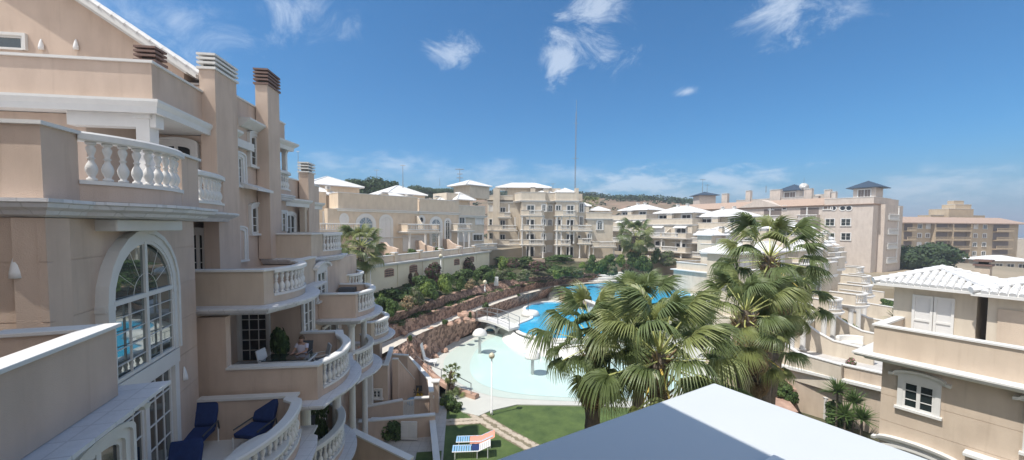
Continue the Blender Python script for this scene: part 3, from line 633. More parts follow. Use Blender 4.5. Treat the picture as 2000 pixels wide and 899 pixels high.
# ================================================================ camera's own building
FR = Fr(0, 0, 31.6)
O = T('own_building', 'smooth white roof ledge with a pointed corner filling the bottom centre, half in shade', 'building', FR.w(1, 0, 9.7), 31.6)
MB(FR).box(-6, 2.67, -5, 1.57, 10.55, 10.9).build('roof_ledge', M['roofwhite'], O, bevel=.02)
MB(FR).box(-6, 2.5, -5, 1.4, 0, 10.549).build('wall', M['cream'], O)
MB(FR).box(-6, .2, -5, -1.6, 10.9, 14).build('rear_wall', M['cream'], O)
# overhanging eave above the viewpoint, whose edge throws the diagonal shadow on the ledge
sA = G(1265, 795, 10.9); sB = G(1462, 899, 10.9); hh = 2.85; off = hh / math.tan(SUN_EL)
ax, ay = sA[0] - .93 * off * 1.003, sA[1] - .36 * off; bx, by = sB[0] - .93 * off, sB[1] - .36 * off
dx, dy = bx - ax, by - ay; l = math.hypot(dx, dy); dx /= l; dy /= l
e = MB(W0); e.prism([(ax - dx * .12, ay - dy * .12), (ax + dx * 5, ay + dy * 5), (ax + dx * 5 - 5, ay + dy * 5 - 2), (ax - 6, ay - 2.4), (ax - 3, ay - .12)][::-1], 10.9 + hh, 10.9 + hh + .22)
e.build('eave', M['white'], O)
bx_, by_ = G(1503, 893, 10.92); fx = FR.loc(bx_, by_); MB(FR).box(fx[0] - .05, fx[0] + .04, fx[1] - .2, fx[1], 10.9, 10.925).build('drip_cap', M['whitep'], O, bevel=.008)

# ================================================================ right-hand house
hx, hy = G(1708, 633, 8.35); FH = Fr(hx, hy, -58.4)
Hn = T('right_house', 'sand coloured house on the right edge with roof terrace and pedimented window', 'building', FH.w(3, 2, 0), -58.4)
balcony(Hn, FH, [('w', [(0, 4.2), (0, 0), (9, 0)])], 7.25, 1.1, back=[(9, 4.2)], oh=.5, wallm='sand', th=.24, topm='white')
w = MB(FH); grooved(w, .25, 9, .15, .5, -3, 7.01, FH.px(1700, 765)[1], 1.0); w.box(.25, 9, .45, 7, -3, 6.99)
w.build('wall', M['sand'], Hn)
winpx(Hn, FH, 1763, 750, 1827, 803, y=.15, nx=2, ny=3, trim=.14, lod=2, crown=True, proud=.07)
ww = FH.px(1789, 893, .15); win(Hn, FH, ww[0] - .75, ww[0] + .75, ww[1] - 1.7, ww[1], 'seg', 2, 3, trim=.22, y=.15, lod=2, crown=True)
ww = FH.px(2045, 812, .15); win(Hn, FH, ww[0] - .1, ww[0] + 1.2, ww[1] - 1.3, ww[1], 'rect', 2, 3, trim=.3, y=.15, lod=2, crown=True)
a = FH.px(1885, 876, .15); b = FH.px(1962, 899, .15); MB(FH).box(a[0], b[0] + .6, -.25, .15, a[1] - .12, a[1]).build('door_canopy', M['white'], Hn, bevel=.02)
PX0 = FH.px(1745, 600, 2.6)[0]; PX1 = FH.px(1907, 620, 2.6)[0]
w = MB(FH); w.box(PX0, PX1, 2.6, 5.2, 7.25, 9.72); w.build('pavilion_wall', M['cream'], Hn)
def tiled_hip(t, fr, x0, x1, y0, y1, z, h):
    """hip roof made of rows of barrel tiles"""
    a = min(x1 - x0, y1 - y0) / 2; cx, cy = (x0 + x1) / 2, (y0 + y1) / 2; wx = x1 - x0 >= y1 - y0
    base_ = MB(fr); ra, rb = ((x0 + a, cy), (x1 - a, cy)) if wx else ((cx, y0 + a), (cx, y1 - a))
    tl = MB(fr); st = .21
    def slope(ex0, ey0, dx, dy, ux, uy, length):
        n = int(length / st)
        for i in range(n + 1):
            s = (i + .5) * length / (n + 1); run = min(a, s, length - s)
            if run < .15: continue
            k = max(1, int(run / .42))
            for j in range(k):
                r0, r1 = run * j / k, run * (j + 1) / k + .04
                p0 = (ex0 + dx * s + ux * r0, ey0 + dy * s + uy * r0, z + h * r0 / a + .045); p1 = (ex0 + dx * s + ux * r1, ey0 + dy * s + uy * r1, z + h * r1 / a + .02)
                tl.tube([p0, p1], .095, 7, .08)
    slope(x0, y0, 1, 0, 0, 1, x1 - x0); slope(x0, y0, 0, 1, 1, 0, y1 - y0); slope(x0, y1, 1, 0, 0, -1, x1 - x0); slope(x1, y0, 0, 1, -1, 0, y1 - y0)
    for c, r in (((x0, y0), ra), ((x1, y1), rb), ((x0, y1), ra if wx else rb), ((x1, y0), rb if wx else ra)):
        for j in range(8):
            f0, f1 = j / 8, (j + 1.1) / 8; tl.tube([(c[0] + (r[0] - c[0]) * f0, c[1] + (r[1] - c[1]) * f0, z + h * f0 + .11), (c[0] + (r[0] - c[0]) * f1, c[1] + (r[1] - c[1]) * f1, z + h * min(1, f1) + .09)], .12, 7, .1)
    tl.tube([(*ra, z + h + .1), (*rb, z + h + .1)], .12, 7)
    rf = hip(t, fr, x0, x1, y0, y1, z, h, 0, 'white', ridge=False, th=.1); tl.build('roof_tiles', M['tile'], rf)
tiled_hip(Hn, FH, PX0 - .55, PX1 + .5, 2.05, 5.6, 9.74, .6)
da = FH.px(1781, 620, 2.6)[0]; db = FH.px(1822, 620, 2.6)[0]; dc = FH.px(1864, 620, 2.6)[0]
shut = M['pale']
for a, b in ((da, db), (db + .02, dc)): 
    d = MB(FH); d.box(a, a + .08, 2.53, 2.6, 7.27, 9.35); d.box(b - .08, b, 2.53, 2.6, 7.27, 9.35); d.box(a + .08, b - .08, 2.53, 2.6, 9.25, 9.349); d.box(a + .08, b - .08, 2.53, 2.6, 8.3, 8.38); d.box(a + .08, b - .08, 2.53, 2.6, 7.27, 7.36)
    dd = d.build('door', M['white'], Hn); MB(FH).box(a + .08, b - .08, 2.57, 2.6, 7.3, 9.25).build('shutter_panel', M['shutter'], dd)
H2 = T('right_house', 'neighbouring roof pavilion with beige shutter cut off by the right edge', 'building', FH.w(7, 5, 0), -58.4)
Q0 = FH.px(1928, 620, 2.3)[0]
w = MB(FH); w.box(Q0, 14, 2.3, 5.4, 7.26, 9.7); w.build('wall', M['cream'], H2); tiled_hip(H2, FH, Q0 - .35, 14, 1.8, 5.8, 9.72, .7)
a = FH.px(1949, 620, 2.3)[0]; MB(FH).box(a, a + 2.4, 2.26, 2.3, 7.5, 9.2).build('shutter', M['sand'], H2)
cl = FH.px(1918, 507, 7.6); chimney(H2, FH, cl[0] - .2, cl[0] + .25, 7.6, 8.1, 8, cl[1], wm='sand', slats=1, slatm='chim', cap=.3)
# ================================================================ FAR BUILDINGS
FAR[0] = True
class House:
    """collects walls and caps of a house in its own frame"""
    def __init__(s, name, label, fr, wallm='cream', cat='building', group=None, bx=0, by=0, bz=0):
        s.t = T(name, label, cat, fr.w(bx, by, bz), fr.deg, group); s.fr = fr; s.wm = wallm; s.w = MB(fr); s.c = []
    def wall(s, x0, x1, y0, y1, z0, z1, cap=False, d=.0):
        s.w.box(x0, x1, y0, y1, z0, z1)
        if cap: s.c.append(MB(s.fr).box(min(x0, x1) - .06, max(x0, x1) + .06, y0 - .06, y1 + .06, z1 + .002, z1 + .1))
    def para(s, path, z0, z1, d=.35):
        s.w.sweep(path, [(-.25, z0), (0, z0), (0, z1), (-.25, z1)]); s.c.append(MB(s.fr).sweep(path, [(-.3, z1), (.05, z1), (.05, z1 + .08), (-.3, z1 + .08)]))
        cornice(s.t, s.fr, path, z0, d, .35)
    def bal(s, path_segs, z, h=1.05, **k): balcony(s.t, s.fr, path_segs, z, h, hi=False, wallm=s.wm, topm='white', **k)
    def done(s):
        s.w.build('wall', M[s.wm], s.t)
        for c in s.c: c.build('parapet_cap', M['white'], s.t)
def wall_px(H, fr, a, b, c, d, y=0, depth=4, cap=False):
    x0 = fr.px(a, (b + d) / 2, y)[0]; x1 = fr.px(c, (b + d) / 2, y)[0]; z1 = fr.px((a + c) / 2, b, y)[1]; z0 = fr.px((a + c) / 2, d, y)[1]
    H.wall(x0, x1, y, y + depth, z0, z1, cap); return x0, x1, z0, z1
def roof_px(H, fr, a, c, yt, ye, y, depth=None, m='tile', oh=0):
    x0 = fr.px(a, ye, y)[0]; x1 = fr.px(c, ye, y)[0]; ze = fr.px((a + c) / 2, ye, y)[1]; d = depth or (x1 - x0)
    zt = fr.px((a + c) / 2, yt, y + d / 2)[1]; return hip(H.t, fr, x0, x1, y, y + d, ze, max(.4, zt - ze), oh, m)
# ---------------- terrace houses on the raised garden
FL = Fr(-21.7, 48.6, 44.7)
def xl(px_, y=0): return FL.px(px_, 430, y)[0]
ROWG = 'terraced houses above the long garden wall'
H = House('terraced_house', 'terraced house with two wide arched windows and an oval window, left of the white balcony', FL, 'pale', group=ROWG, bx=4, by=4, bz=8.2)
xe = xl(816)
H.wall(xl(640), xe, 0, 10, 7, 14.1); H.wall(-6, xl(640) - .01, 1.2, 10, 7, 14.1)
H.para([(xl(661), 3), (xl(661), .0), (xe - .02, 0)], 14.15, 16.1); H.wall(-6, xl(661), 4, 9, 14.15, 16.4)
winpx(H.t, FL, 701, 424, 728, 482, style='arch', nx=2, ny=4, trim=.45, glassm='green_glass'); winpx(H.t, FL, 745, 424, 763, 482, style='arch', nx=2, ny=5, trim=.35)
winpx(H.t, FL, 667, 421, 677, 436, style='oval', trim=.3, glassm='dark', nx=1, ny=1); winpx(H.t, FL, 634, 415, 652, 437, y=1.2, style='seg', nx=1, ny=1, trim=.25, glassm='shade')
zb = FL.px(680, 453)[1]
H.bal([('r', [(xl(640) - 3, -1.5), (xl(693), -1.5)]), ('w', [(xl(693), -1.5), (xl(693), 0)])], zb, back=[(xl(640) - 3, 0)])
cornice(H.t, FL, [(xl(700), 0), (xl(816), 0)], 10.5, .2, .2)
roof_px(H, FL, 600, 712, 347, 362, 7, 8); wall_px(H, FL, 625, 362, 702, 385, 7.6, 6); roof_px(H, FL, 590, 668, 366, 379, 4.2, 5)
chimney(H.t, FL, xl(640, 5), xl(646, 5), 5, 5.6, 14, 17.3, 'pale', 2, cap=.4)
H.done()
H = House('terraced_house', 'terraced house whose balcony on white columns has a curved dividing wall', FL, 'pale', group=ROWG, bx=xe + 3, by=4, bz=8.2)
x2 = xl(896); xb0, xb1 = xl(779), xl(840)
H.wall(xe + .01, x2, 0, 10, 7, 14.1); H.para([(xe + .3, 2.5), (xe + .3, 0), (x2, 0)], 14.15, 15.95)
winpx(H.t, FL, 843, 428, 860, 482, style='arch', nx=2, ny=5, trim=.4, glassm='green_glass'); winpx(H.t, FL, 870, 430, 878, 468, style='arch', nx=2, ny=4, trim=.3)
winpx(H.t, FL, 819, 424, 827, 436, style='oval', trim=.3, glassm='dark', nx=1, ny=1)
zb = FL.px(810, 452)[1]
H.bal([('w', [(xb0, 0), (xb0, -2.4)]), ('r', [(xb0, -2.4), (xb1, -2.4)]), ('w', [(xb1, -2.4), (xb1, 0)])], zb, back=[])
for p_ in (781, 812, 839): column(H.t, FL, xl(p_) + .3, -2.1, 8.2, zb - .3, .16)
win(H.t, FL, xb0 + .6, xb1 - .8, 8.4, zb - .6, nx=3, ny=1, trim=.05, glassm='dark', door=True, sill=False)
roof_px(H, FL, 729, 818, 377, 390, 5, 6); roof_px(H, FL, 757, 836, 365, 379, 8, 7); wall_px(H, FL, 765, 379, 830, 400, 8.5, 5); roof_px(H, FL, 853, 896, 388, 398, 3, 5)
for p_, q in ((753, 376), (802, 380), (856, 383)):
    x, z = FL.px(p_, q, 5.5); chimney(H.t, FL, x - .5, x + .5, 5.5, 6.1, 13.8, z, 'cream', 1, cap=.25)
xq = xl(812, -1.5); q = MB(FL); 
for xx in (xl(811), ): q.add([(xx, y_, z_) for y_, z_ in ((0, zb), (0, zb + 2.3), (-.5, zb + 2.2), (-1.1, zb + 1.6), (-1.6, zb + 1.1), (-2.2, zb + 1.05), (-2.2, zb))] + [(xx + .2, y_, z_) for y_, z_ in ((0, zb), (0, zb + 2.3), (-.5, zb + 2.2), (-1.1, zb + 1.6), (-1.6, zb + 1.1), (-2.2, zb + 1.05), (-2.2, zb))],
                            [tuple(range(7)), tuple(range(7, 14))[::-1]] + [(i, (i + 1) % 7, 7 + (i + 1) % 7, 7 + i) for i in range(7)])
q.build('divider', M['cream'], H.t)
H.done()
H = House('terraced_house', 'last terraced house before the tall white flats, with porch and yellow hedge below', FL, 'cream', group=ROWG, bx=x2 + 3, by=4, bz=8.2)
x3 = xl(950)
H.wall(x2 + .01, x3, .6, 9, 7, 13.9); H.para([(x2, .3), (x3, .3), (x3, 5)], 13.8, 15.3); H.wall(x2 + .5, x3 - .4, 4, 8, 13.9, 17.6); 
roof_px(H, FL, 893, 930, 378, 390, 2.5, 5)
winpx(H.t, FL, 930, 426, 942, 438, y=.6, style='seg', nx=2, ny=1, trim=.25); winpx(H.t, FL, 897, 425, 907, 440, y=.6, nx=2, ny=1, trim=.2)
winpx(H.t, FL, 924, 458, 942, 470, y=.6, nx=3, ny=1, trim=.2); winpx(H.t, FL, 897, 457, 911, 472, y=.6, nx=3, ny=1, trim=.2)
zb = FL.px(905, 450)[1]; xb0, xb1 = xl(894, -1.8), xl(922, -1.8)
H.bal([('w', [(xb0, .6), (xb0, -1.8)]), ('r', [(xb0, -1.8), (xb1, -1.8)]), ('w', [(xb1, -1.8), (xb1, .6)])], zb)
for p_ in (xb0 + .3, (xb0 + xb1) / 2, xb1 - .3): column(H.t, FL, p_, -1.5, 8, zb - .3, .15)
H.bal([('r', [(xb1 + .2, -2.2), (x3 + .5, -2.2)])], 8.2, slab=False)
roof_px(H, FL, 911, 962, 355, 362, 6, 6); wall_px(H, FL, 918, 361, 956, 388, 6.5, 5)
H.done()
for a, b, c, d, lab in ((742, 473, 776, 499, 'pink curved garden divider nearest the large palm'), (811, 470, 842, 490, 'pink curved garden divider under the columned balcony'), (865, 467, 898, 488, 'pink curved garden divider left of the yellow hedge')):
    x0 = xl(a, -3); z0 = 8.0; zt = FL.px(a, b, 0)[1]; q = MB(FL)
    pr = [(0, z0), (0, zt), (-1.2, zt), (-2.2, zt - .5), (-3.2, z0 + 1.3), (-4.6, z0 + 1.1), (-4.6, z0)]; n = 7
    xx = xl(a, 0)
    q.add([(xx, y_, z_) for y_, z_ in pr] + [(xx + .3, y_, z_) for y_, z_ in pr], [tuple(range(n)), tuple(range(n, 2 * n))[::-1]] + [(i, (i + 1) % n, n + (i + 1) % n, n + i) for i in range(n)])
    tag(q.build('garden_wall', M['pink']), lab, 'wall', 'garden dividers of the terraced houses')
# ---------------- central flats
FC = Fr(0, 80, 0)
def xc(p, y=0): return FC.px(p, 440, y)[0]
H = House('flats_building', 'tall cream block of flats with stacked white balconies under the tall mast', FC, 'cream', bx=2, by=4, bz=5.8)
H.wall(xc(950), xc(1016), 3, 14, 5, 17.6); H.wall(xc(1016), xc(1140), 1, 14, 5, 17.4); H.wall(xc(962), xc(975), 2, 6, 5, 20.0)
H.wall(xc(1018), xc(1064), -.6, 1.01, 5, 17.39); H.wall(xc(1085), xc(1128), -.8, 1.01, 5, 17.38)
H.para([(xc(1005), 3), (xc(1018), -.6), (xc(1064), -.6), (xc(1068), 0.6), (xc(1083), .6), (xc(1085), -.8), (xc(1128), -.8), (xc(1128), 6)], 17.4, 19.0, .3)
H.para([(xc(950), 3), (xc(1002), 3)], 17.3, 18.6, .3)
H.wall(xc(990), xc(1100), 5, 13, 17.4, 20.4); H.wall(xc(1122), xc(1128), -.9, 1, 15, 19.9)
for r_ in ((967, 1078, 358, 366, 4), (1043, 1087, 372, 379, 2.5), (1084, 1127, 369, 376, 3.5), (1078, 1100, 373, 381, 3)): roof_px(H, FC, r_[0], r_[1], r_[2], r_[3], r_[4], 7)
wall_px(H, FC, 1090, 376, 1122, 392, 4, 4)
for p_, q in ((1041, 365), (1067, 368)): x, z = FC.px(p_, q, 3); chimney(H.t, FC, x - .5, x + .5, 3, 3.8, 17.4, z, 'cream', 1, cap=.25)
Z1, Z2, Z3 = FC.px(1040, 478, -2)[1], FC.px(1040, 449.5, -2)[1], FC.px(1040, 421, -2)[1]
for z, bays in ((Z3, ((1018, 1062), (1085, 1126))), (Z2, ((1017, 1064), (1085, 1116))), (Z1, ((1017, 1064), (1085, 1116)))):
    for a, b in bays:
        y0 = -.6 if a < 1060 else -.8; A_, B_ = xc(a, -2.4), xc(b, -2.4); k_ = A_ + (B_ - A_) * .35
        H.bal([('w', [(A_, y0), (A_, -2.2), (k_, -2.5)]), ('r', [(k_, -2.5), (B_ - .4, -2.5)]), ('w', [(B_ - .4, -2.5), (B_, -2.2), (B_, y0)])], z, oh=.25)
        if z != Z3:
            for xx in (A_ + .3, k_ + .1, B_ - .3): column(H.t, FC, xx, -2.3, z, z + 2.65, .14)
        else:
            pass
        if z == Z1:
            for xx in (A_ + .3, k_ + .1, B_ - .3): column(H.t, FC, xx, -2.3, 5.8, z - .3, .16)
for z in (5.9, Z1, Z2, Z3):
    for a, b, dr in ((1029, 1043, 1), (1058, 1065, 0), (1071, 1079, 0), (1084.5, 1094, 1), (1106, 1119, 1)):
        y0 = -.6 if a < 1063 else 1 if a < 1080 else -.8; xa, xb_ = xc(a), xc(b)
        if dr: win(H.t, FC, xa, xb_, z + .05, z + 2.1, nx=2, ny=1, trim=.14, y=y0, glassm='dark' if z < Z3 else 'glass', door=True, sill=False)
        else: win(H.t, FC, xa, xb_, z + .9, z + 2.2, 'seg', nx=2, ny=2, trim=.2, y=y0)
for z, a, b in ((Z3 - .3, 974, 997), (Z2 - .1, 953, 1009), (Z1 - .2, 974, 1016)):
    A_, B_ = xc(a, 1), xc(b, 1); k_ = (A_ + B_) / 2
    H.bal([('w', [(A_, 3), (A_, 1), (k_, 1)]), ('r', [(k_, 1), (B_, 1)]), ('w', [(B_, 1), (B_, 3)])], z, oh=.25); column(H.t, FC, B_ - .3, 1.3, z, z + 2.7, .14)
    win(H.t, FC, xc(976), xc(986), z + .05, z + 2.1, nx=2, ny=1, trim=.12, y=3, glassm='dark', door=True, sill=False)
for z in (Z1 + .9, Z2 + .9, Z3 + .9): win(H.t, FC, xc(954), xc(960), z, z + 1.3, nx=1, ny=2, trim=.15, y=3, sill=False)
for xx in (xc(981, 1), xc(1013, 1)): column(H.t, FC, xx, 1.3, 5.8, Z1 - .5, .16)
win(H.t, FC, xc(962), xc(972), Z1 + .1, Z1 + 2, 'seg', 2, 2, trim=.2, y=3); win(H.t, FC, xc(984), xc(1004), 5.9, 7.9, nx=3, ny=1, trim=.1, y=3, glassm='dark', door=True, sill=False)
H.done()
H = House('flats_building', 'narrow cream flats with an arched window and plant-filled balcony, left of the fan palm', FC, 'cream', bx=14, by=0, bz=5.8)
H.wall(xc(1128) + .01, xc(1150), 0, 12, 5, 16.2); H.wall(xc(1145), xc(1195), -1, 10, 5, 13.6); H.wall(xc(1128) + .02, xc(1140), 2, 8, 16.2, 19)
H.para([(xc(1144), 4), (xc(1144), -1), (xc(1192), -1), (xc(1192), 4)], 13.8, 15.0, .3); roof_px(H, FC, 1153, 1193, 404, 411, 2, 5); wall_px(H, FC, 1161, 411, 1189, 423, 2.5, 3)
roof_px(H, FC, 1130, 1156, 397, 402, 3, 5)
winpx(H.t, FC, 1167, 431, 1176, 449, y=-1, style='arch', nx=2, ny=4, trim=.3)
for z, a, b in ((Z2, 1118, 1155), (Z1 + .3, 1130, 1155), (Z1 - .3, 1157, 1203)):
    A_, B_ = xc(a, -2.2), xc(b, -2.2); k_ = A_ + (B_ - A_) * .3
    H.bal([('w', [(A_, 0), (A_, -2.4), (k_, -2.4)]), ('r', [(k_, -2.4), (B_, -2.4)]), ('w', [(B_, -2.4), (B_, -1)])], z, oh=.25)
    for xx in (A_ + .3, B_ - .3): column(H.t, FC, xx, -2.1, 5.8 if z < Z2 else Z1 + .3, z - .3, .15)
for a, b, z in ((1123, 1134, Z1), (1146, 1153, Z1 + .3), (1132, 1139, Z3 + .7), (1132, 1138, Z2 + .9)): win(H.t, FC, xc(a), xc(b), z + .1, z + 1.9, 'seg', 2, 2, trim=.18, y=0 if b < 1146 else -1, glassm='dark')
H.done()
# ---------------- detached villas, one prototype copied
def make_villa(label, fr, ground):
    H = House('villa', label, fr, 'cream', group='detached villas behind the palms', bx=-6, by=4, bz=ground)
    g_ = ground; s1, s2, s3 = g_ + 3, g_ + 5.9, g_ + 8.8
    H.wall(-11.6, 0, 0, 8.5, g_ - 3, s3 - .1); H.wall(-10, -1.2, 1.8, 8, s3 - .1, s3 + 2.5); hip(H.t, fr, -10.4, -.8, 1.5, 8.3, s3 + 2.5, 1.5, .35)
    H.para([(-11.6, 5), (-11.6, 0), (0, 0), (0, 6.5)], s3, s3 + 1.15, .3)
    q = MB(fr); q.add([(0, 6.5, s3 + 1.2), (0, 8.5, s3 + 1.0), (3, 8.5, s3 - .4), (3, 6.5, s3 - .4)], [(0, 1, 2, 3)]); q.build('lean_to_roof', M['tile'], H.t)
    for xx, yy in ((-7, 4.4), (-4.6, 4.4)): chimney(H.t, fr, xx, xx + .5, yy, yy + .5, s3 + 2.5, s3 + 4.6, 'white', 1, cap=.3)
    chimney(H.t, fr, -6.6, -5.3, .6, 1.4, s3, s3 + 2.3, 'cream', 1, cap=.3)
    for xx in (-9.4, -3.6): win(H.t, fr, xx, xx + 2.0, s3 + .3, s3 + 2.0, nx=2, ny=1, trim=.3, y=1.8, glassm='dark')
    for lv, gl in ((s2, 'glass'), (s1, 'dark')):
        for xx in (-8.9, -3.6): win(H.t, fr, xx, xx + 2.2, lv + .05, lv + 2.1, 'seg', nx=2, ny=1, trim=.3, glassm=gl, door=True, sill=False)
        H.bal([('r', [(-14.5, 1), (-14.5, -1.5), (-12.2, -2)]), ('w', [(-12.2, -2), (-11.8, -2)]), ('r', [(-11.8, -2), (-6.2, -2)]), ('w', [(-6.2, -2), (-5.8, -2)]), ('r', [(-5.8, -2), (-1.8, -2)]), ('w', [(-1.8, -2), (0, -2), (0, 0)])], lv, back=[(-14.5, 1)], oh=.3)
        for xx in (-11.9, -6, -1.2): column(H.t, fr, xx, -1.7, lv - 2.9 if lv == s2 else g_ - .5, lv - .3, .2)
    for xx in (-8.9, -3.6): win(H.t, fr, xx, xx + 2.2, g_ + .05, g_ + 2.1, nx=2, ny=1, trim=.1, glassm='dark', door=True, sill=False)
    for xx in (-9.6, -4.0): 
        q = MB(fr); q.sweep([(xx, -.05), (xx + 3, -.05)], [(0, s2 + 2.5), (.9, s2 + 2.1), (.9, s2 + 2.05), (0, s2 + 2.4)]); q.build('awning', M['white'], H.t)
    sf = fr.sub(0, 0, 90); 
    for lv in (s1, s2): win(H.t, sf, 3, 3.9, lv + .9, lv + 2.1, nx=1, ny=2, trim=.15)
    q = MB(fr); q.add([(-5.2, 0.02, s2), (-5.2, 0.02, s2 + 2), (-5.2, -.8, s2 + 1.6), (-5.2, -1.8, s2 + 1), (-5.2, -1.8, s2), (-5, 0.02, s2), (-5, .02, s2 + 2), (-5, -.8, s2 + 1.6), (-5, -1.8, s2 + 1), (-5, -1.8, s2)],
        [(0, 1, 2, 3, 4), (9, 8, 7, 6, 5), (1, 6, 7, 2), (2, 7, 8, 3), (3, 8, 9, 4)]); q.build('divider', M['cream'], H.t)
    H.done(); return H.t.o
vg = 4.0
def corner(px_, Y): return (ray(px_, 440).x * Y, Y)
vx, vy = corner(1352, 80); v0 = make_villa('cream villa with three white balconies, middle of the three villas', Fr(vx, vy, -58.4), vg)
for lab, px_, Y, dz in (('cream villa closest to the flats, its lower half behind the fan palm', 1262, 97, 1.3), ('cream villa to the right of the others, half hidden by the tall palm', 1452, 73, -.9), 
                        ('white roofed villa just showing behind the palm heads', 1560, 66, -3.2)):
    c = copy_tree(v0); nx_, ny_ = corner(px_, Y); c.location = (v0.location.x + nx_ - vx, v0.location.y + ny_ - vy, v0.location.z + dz); c['label'] = lab
# ---------------- big block behind
FD = Fr(72.6, 78.5, -58.4)
H = House('flats_building', 'long pinkish block of flats with slate tower roofs behind the villas', FD, 'mauve', bx=-15, by=6, bz=0)
L0 = -46; xs = FD.px(1610, 400)[0]
H.wall(L0, 0, 0, 14, -2, 17.2); H.wall(.01, 1, 3, 14, -2, 17.1); H.wall(xs, 0, 0, 10, 17.2, 18.5, True); H.wall(-30, xs - 3, 5, 12, 17.2, 19.6, True); H.wall(FD.px(1580, 380, 6)[0], -10, 6, 12, 17.2, 20.0, True)
cornice(H.t, FD, [(L0, 0), (0, 0), (0, 6)], 17.2, .3, .3, 'terracotta')
q = MB(FD); q.add([(L0, -.5, 17.2), (xs, -.5, 17.2), (xs, 3.5, 19.0), (L0, 3.5, 19.0), (L0, 3.5, 17.2), (xs, 3.5, 17.2)], [(0, 1, 2, 3), (0, 4, 5, 1), (1, 5, 2), (0, 3, 4)]); q.build('roof', M['terracotta'], H.t)
q = MB(FD); gx = FD.px(1485, 390)[0]; q.add([(gx - 5, -.55, 17.25), (gx + 5, -.55, 17.25), (gx, -.55, 19.2), (gx - 5, 3, 17.6), (gx + 5, 3, 17.6), (gx, 3, 19.2)], [(0, 1, 2), (0, 2, 5, 3), (1, 4, 5, 2)]); q.build('gable', M['mauve'], H.t)
for a, c, yt, ye, yy, dd in ((1655, 1719, 354, 366, 1.5, 5.5), (1516, 1566, 361, 372, 8, 6)):
    x0, x1 = FD.px(a, ye, yy)[0], FD.px(c, ye, yy)[0]; ze = FD.px((a + c) / 2, ye, yy)[1]
    hip(H.t, FD, x0, x1, yy, yy + dd, ze, FD.px((a + c) / 2, yt, yy + dd / 2)[1] - ze, .2, 'slate', ridge=False)
    H.wall(x0 + .8, x1 - .8, yy + .7, yy + dd - .7, 17, ze)
    win(H.t, FD, x0 + 1.6, x1 - 1.6, ze - 2, ze - .4, nx=4, ny=1, y=yy + .7, trim=.1, glassm='shade', sill=False)
tw = MB(FD); x0 = FD.px(1372, 383, 14)[0]; 
for i, (zr_, d_) in enumerate(((17.2, 0), (14.2, 0), (11.2, 0), (8.2, 0))):
    for a, b in ((1561, 1601), (1490, 1528)):
        x0, x1 = FD.px(a, 420)[0], FD.px(b, 420)[0]; z_ = zr_ - 3.1
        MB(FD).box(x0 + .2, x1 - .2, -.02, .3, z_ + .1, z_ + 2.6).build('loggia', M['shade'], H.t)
        H.bal([('w', [(x0, 0), (x0, -1.4)]), ('r', [(x0, -1.4), (x1, -1.4)]), ('w', [(x1, -1.4), (x1, 0)])], z_, oh=.2); column(H.t, FD, (x0 + x1) / 2, -1.2, z_, z_ + 2.7, .15)
for p_ in (1628, 1646, 1658): x, z = FD.px(p_, 407); win(H.t, FD, x - .5, x + .5, z - .5, z + .5, 'oval', 1, 1, trim=.12, glassm='dark')
for p_ in (1621, 1652, 1545, 1470, 1440, 1412):
    for q_ in (435, 463): x, z = FD.px(p_, q_); win(H.t, FD, x - .8, x + .8, z - .7, z + .8, nx=2, ny=2, trim=.12, glassm='glass')
x, z = FD.px(1617, 407); win(H.t, FD, x - .8, x + .8, z - .3, z + .5, nx=2, ny=1, trim=.12, glassm='shade')
for p_ in (1505, 1508, 1532): x, z = FD.px(p_, 406); win(H.t, FD, x - .4, x + .4, z - .5, z + .5, nx=1, ny=1, trim=.1, glassm='dark')
sd_ = FD.sub(0, 0, 90)
for i in range(4):
    z_ = 14.1 - 3 * i; xa, xb_ = sd_.px(1722, 420)[0], sd_.px(1742, 420)[0]
    balcony(H.t, sd_, [('w', [(xa, .2), (xa, -1.2)]), ('r', [(xa, -1.2), (xb_, -1.2)]), ('w', [(xb_, -1.2), (xb_, .2)])], z_, 1.05, wallm='white', topm='white', oh=.15)
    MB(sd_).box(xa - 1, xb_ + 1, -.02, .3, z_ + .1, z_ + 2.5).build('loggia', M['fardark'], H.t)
    column(H.t, sd_, xb_ - .15, -1.05, z_, z_ + 2.8, .18)
    win(H.t, sd_, 4, 5, z_ + .6, z_ + 2, nx=2, ny=2, trim=.1, sill=False)
MB(sd_).box(xa - .5, xb_ + 6, .5, 4, 17.2, 18.6).build('parapet', M['mauve'], H.t)
for p_, q_, w_ in ((1415, 378, .8), (1461, 372, .6), (1514, 370, 1.2), (1578, 368, .8), (1616, 370, .6), (1628, 374, .4)):
    x, z = FD.px(p_, q_, 4.5); chimney(H.t, FD, x - w_, x + w_, 4.5, 5.6, 17, z, 'mauve', 1, cap=.3)
H.done()
dp = MB(FD); x, z = FD.px(1570, 366, 5)
for k in range(5): pass
dp.lathe(x, 5, z, [(.01, 0), (.4, .03), (.75, .12), (1.0, .24)], 20)
dish = T('satellite_dish', 'large white satellite dish on the roof of the long pinkish block', 'satellite dish', FD.w(x, 5, 19.9), 0)
o = dp.build('dish', M['white'], dish, smooth=True, recalc=False)
o.data.transform(Matrix.Translation(Vector((0, 0, z - 19.9))) @ Matrix.Rotation(math.radians(65), 4, 'X') @ Matrix.Rotation(math.radians(-20), 4, 'Y') @ Matrix.Translation(Vector((0, 0, -(z - 19.9)))))
MB(FD).tube([(x, 5, 19.9), (x, 5, z + .5)], .12).build('dish_post', M['metal'], dish)
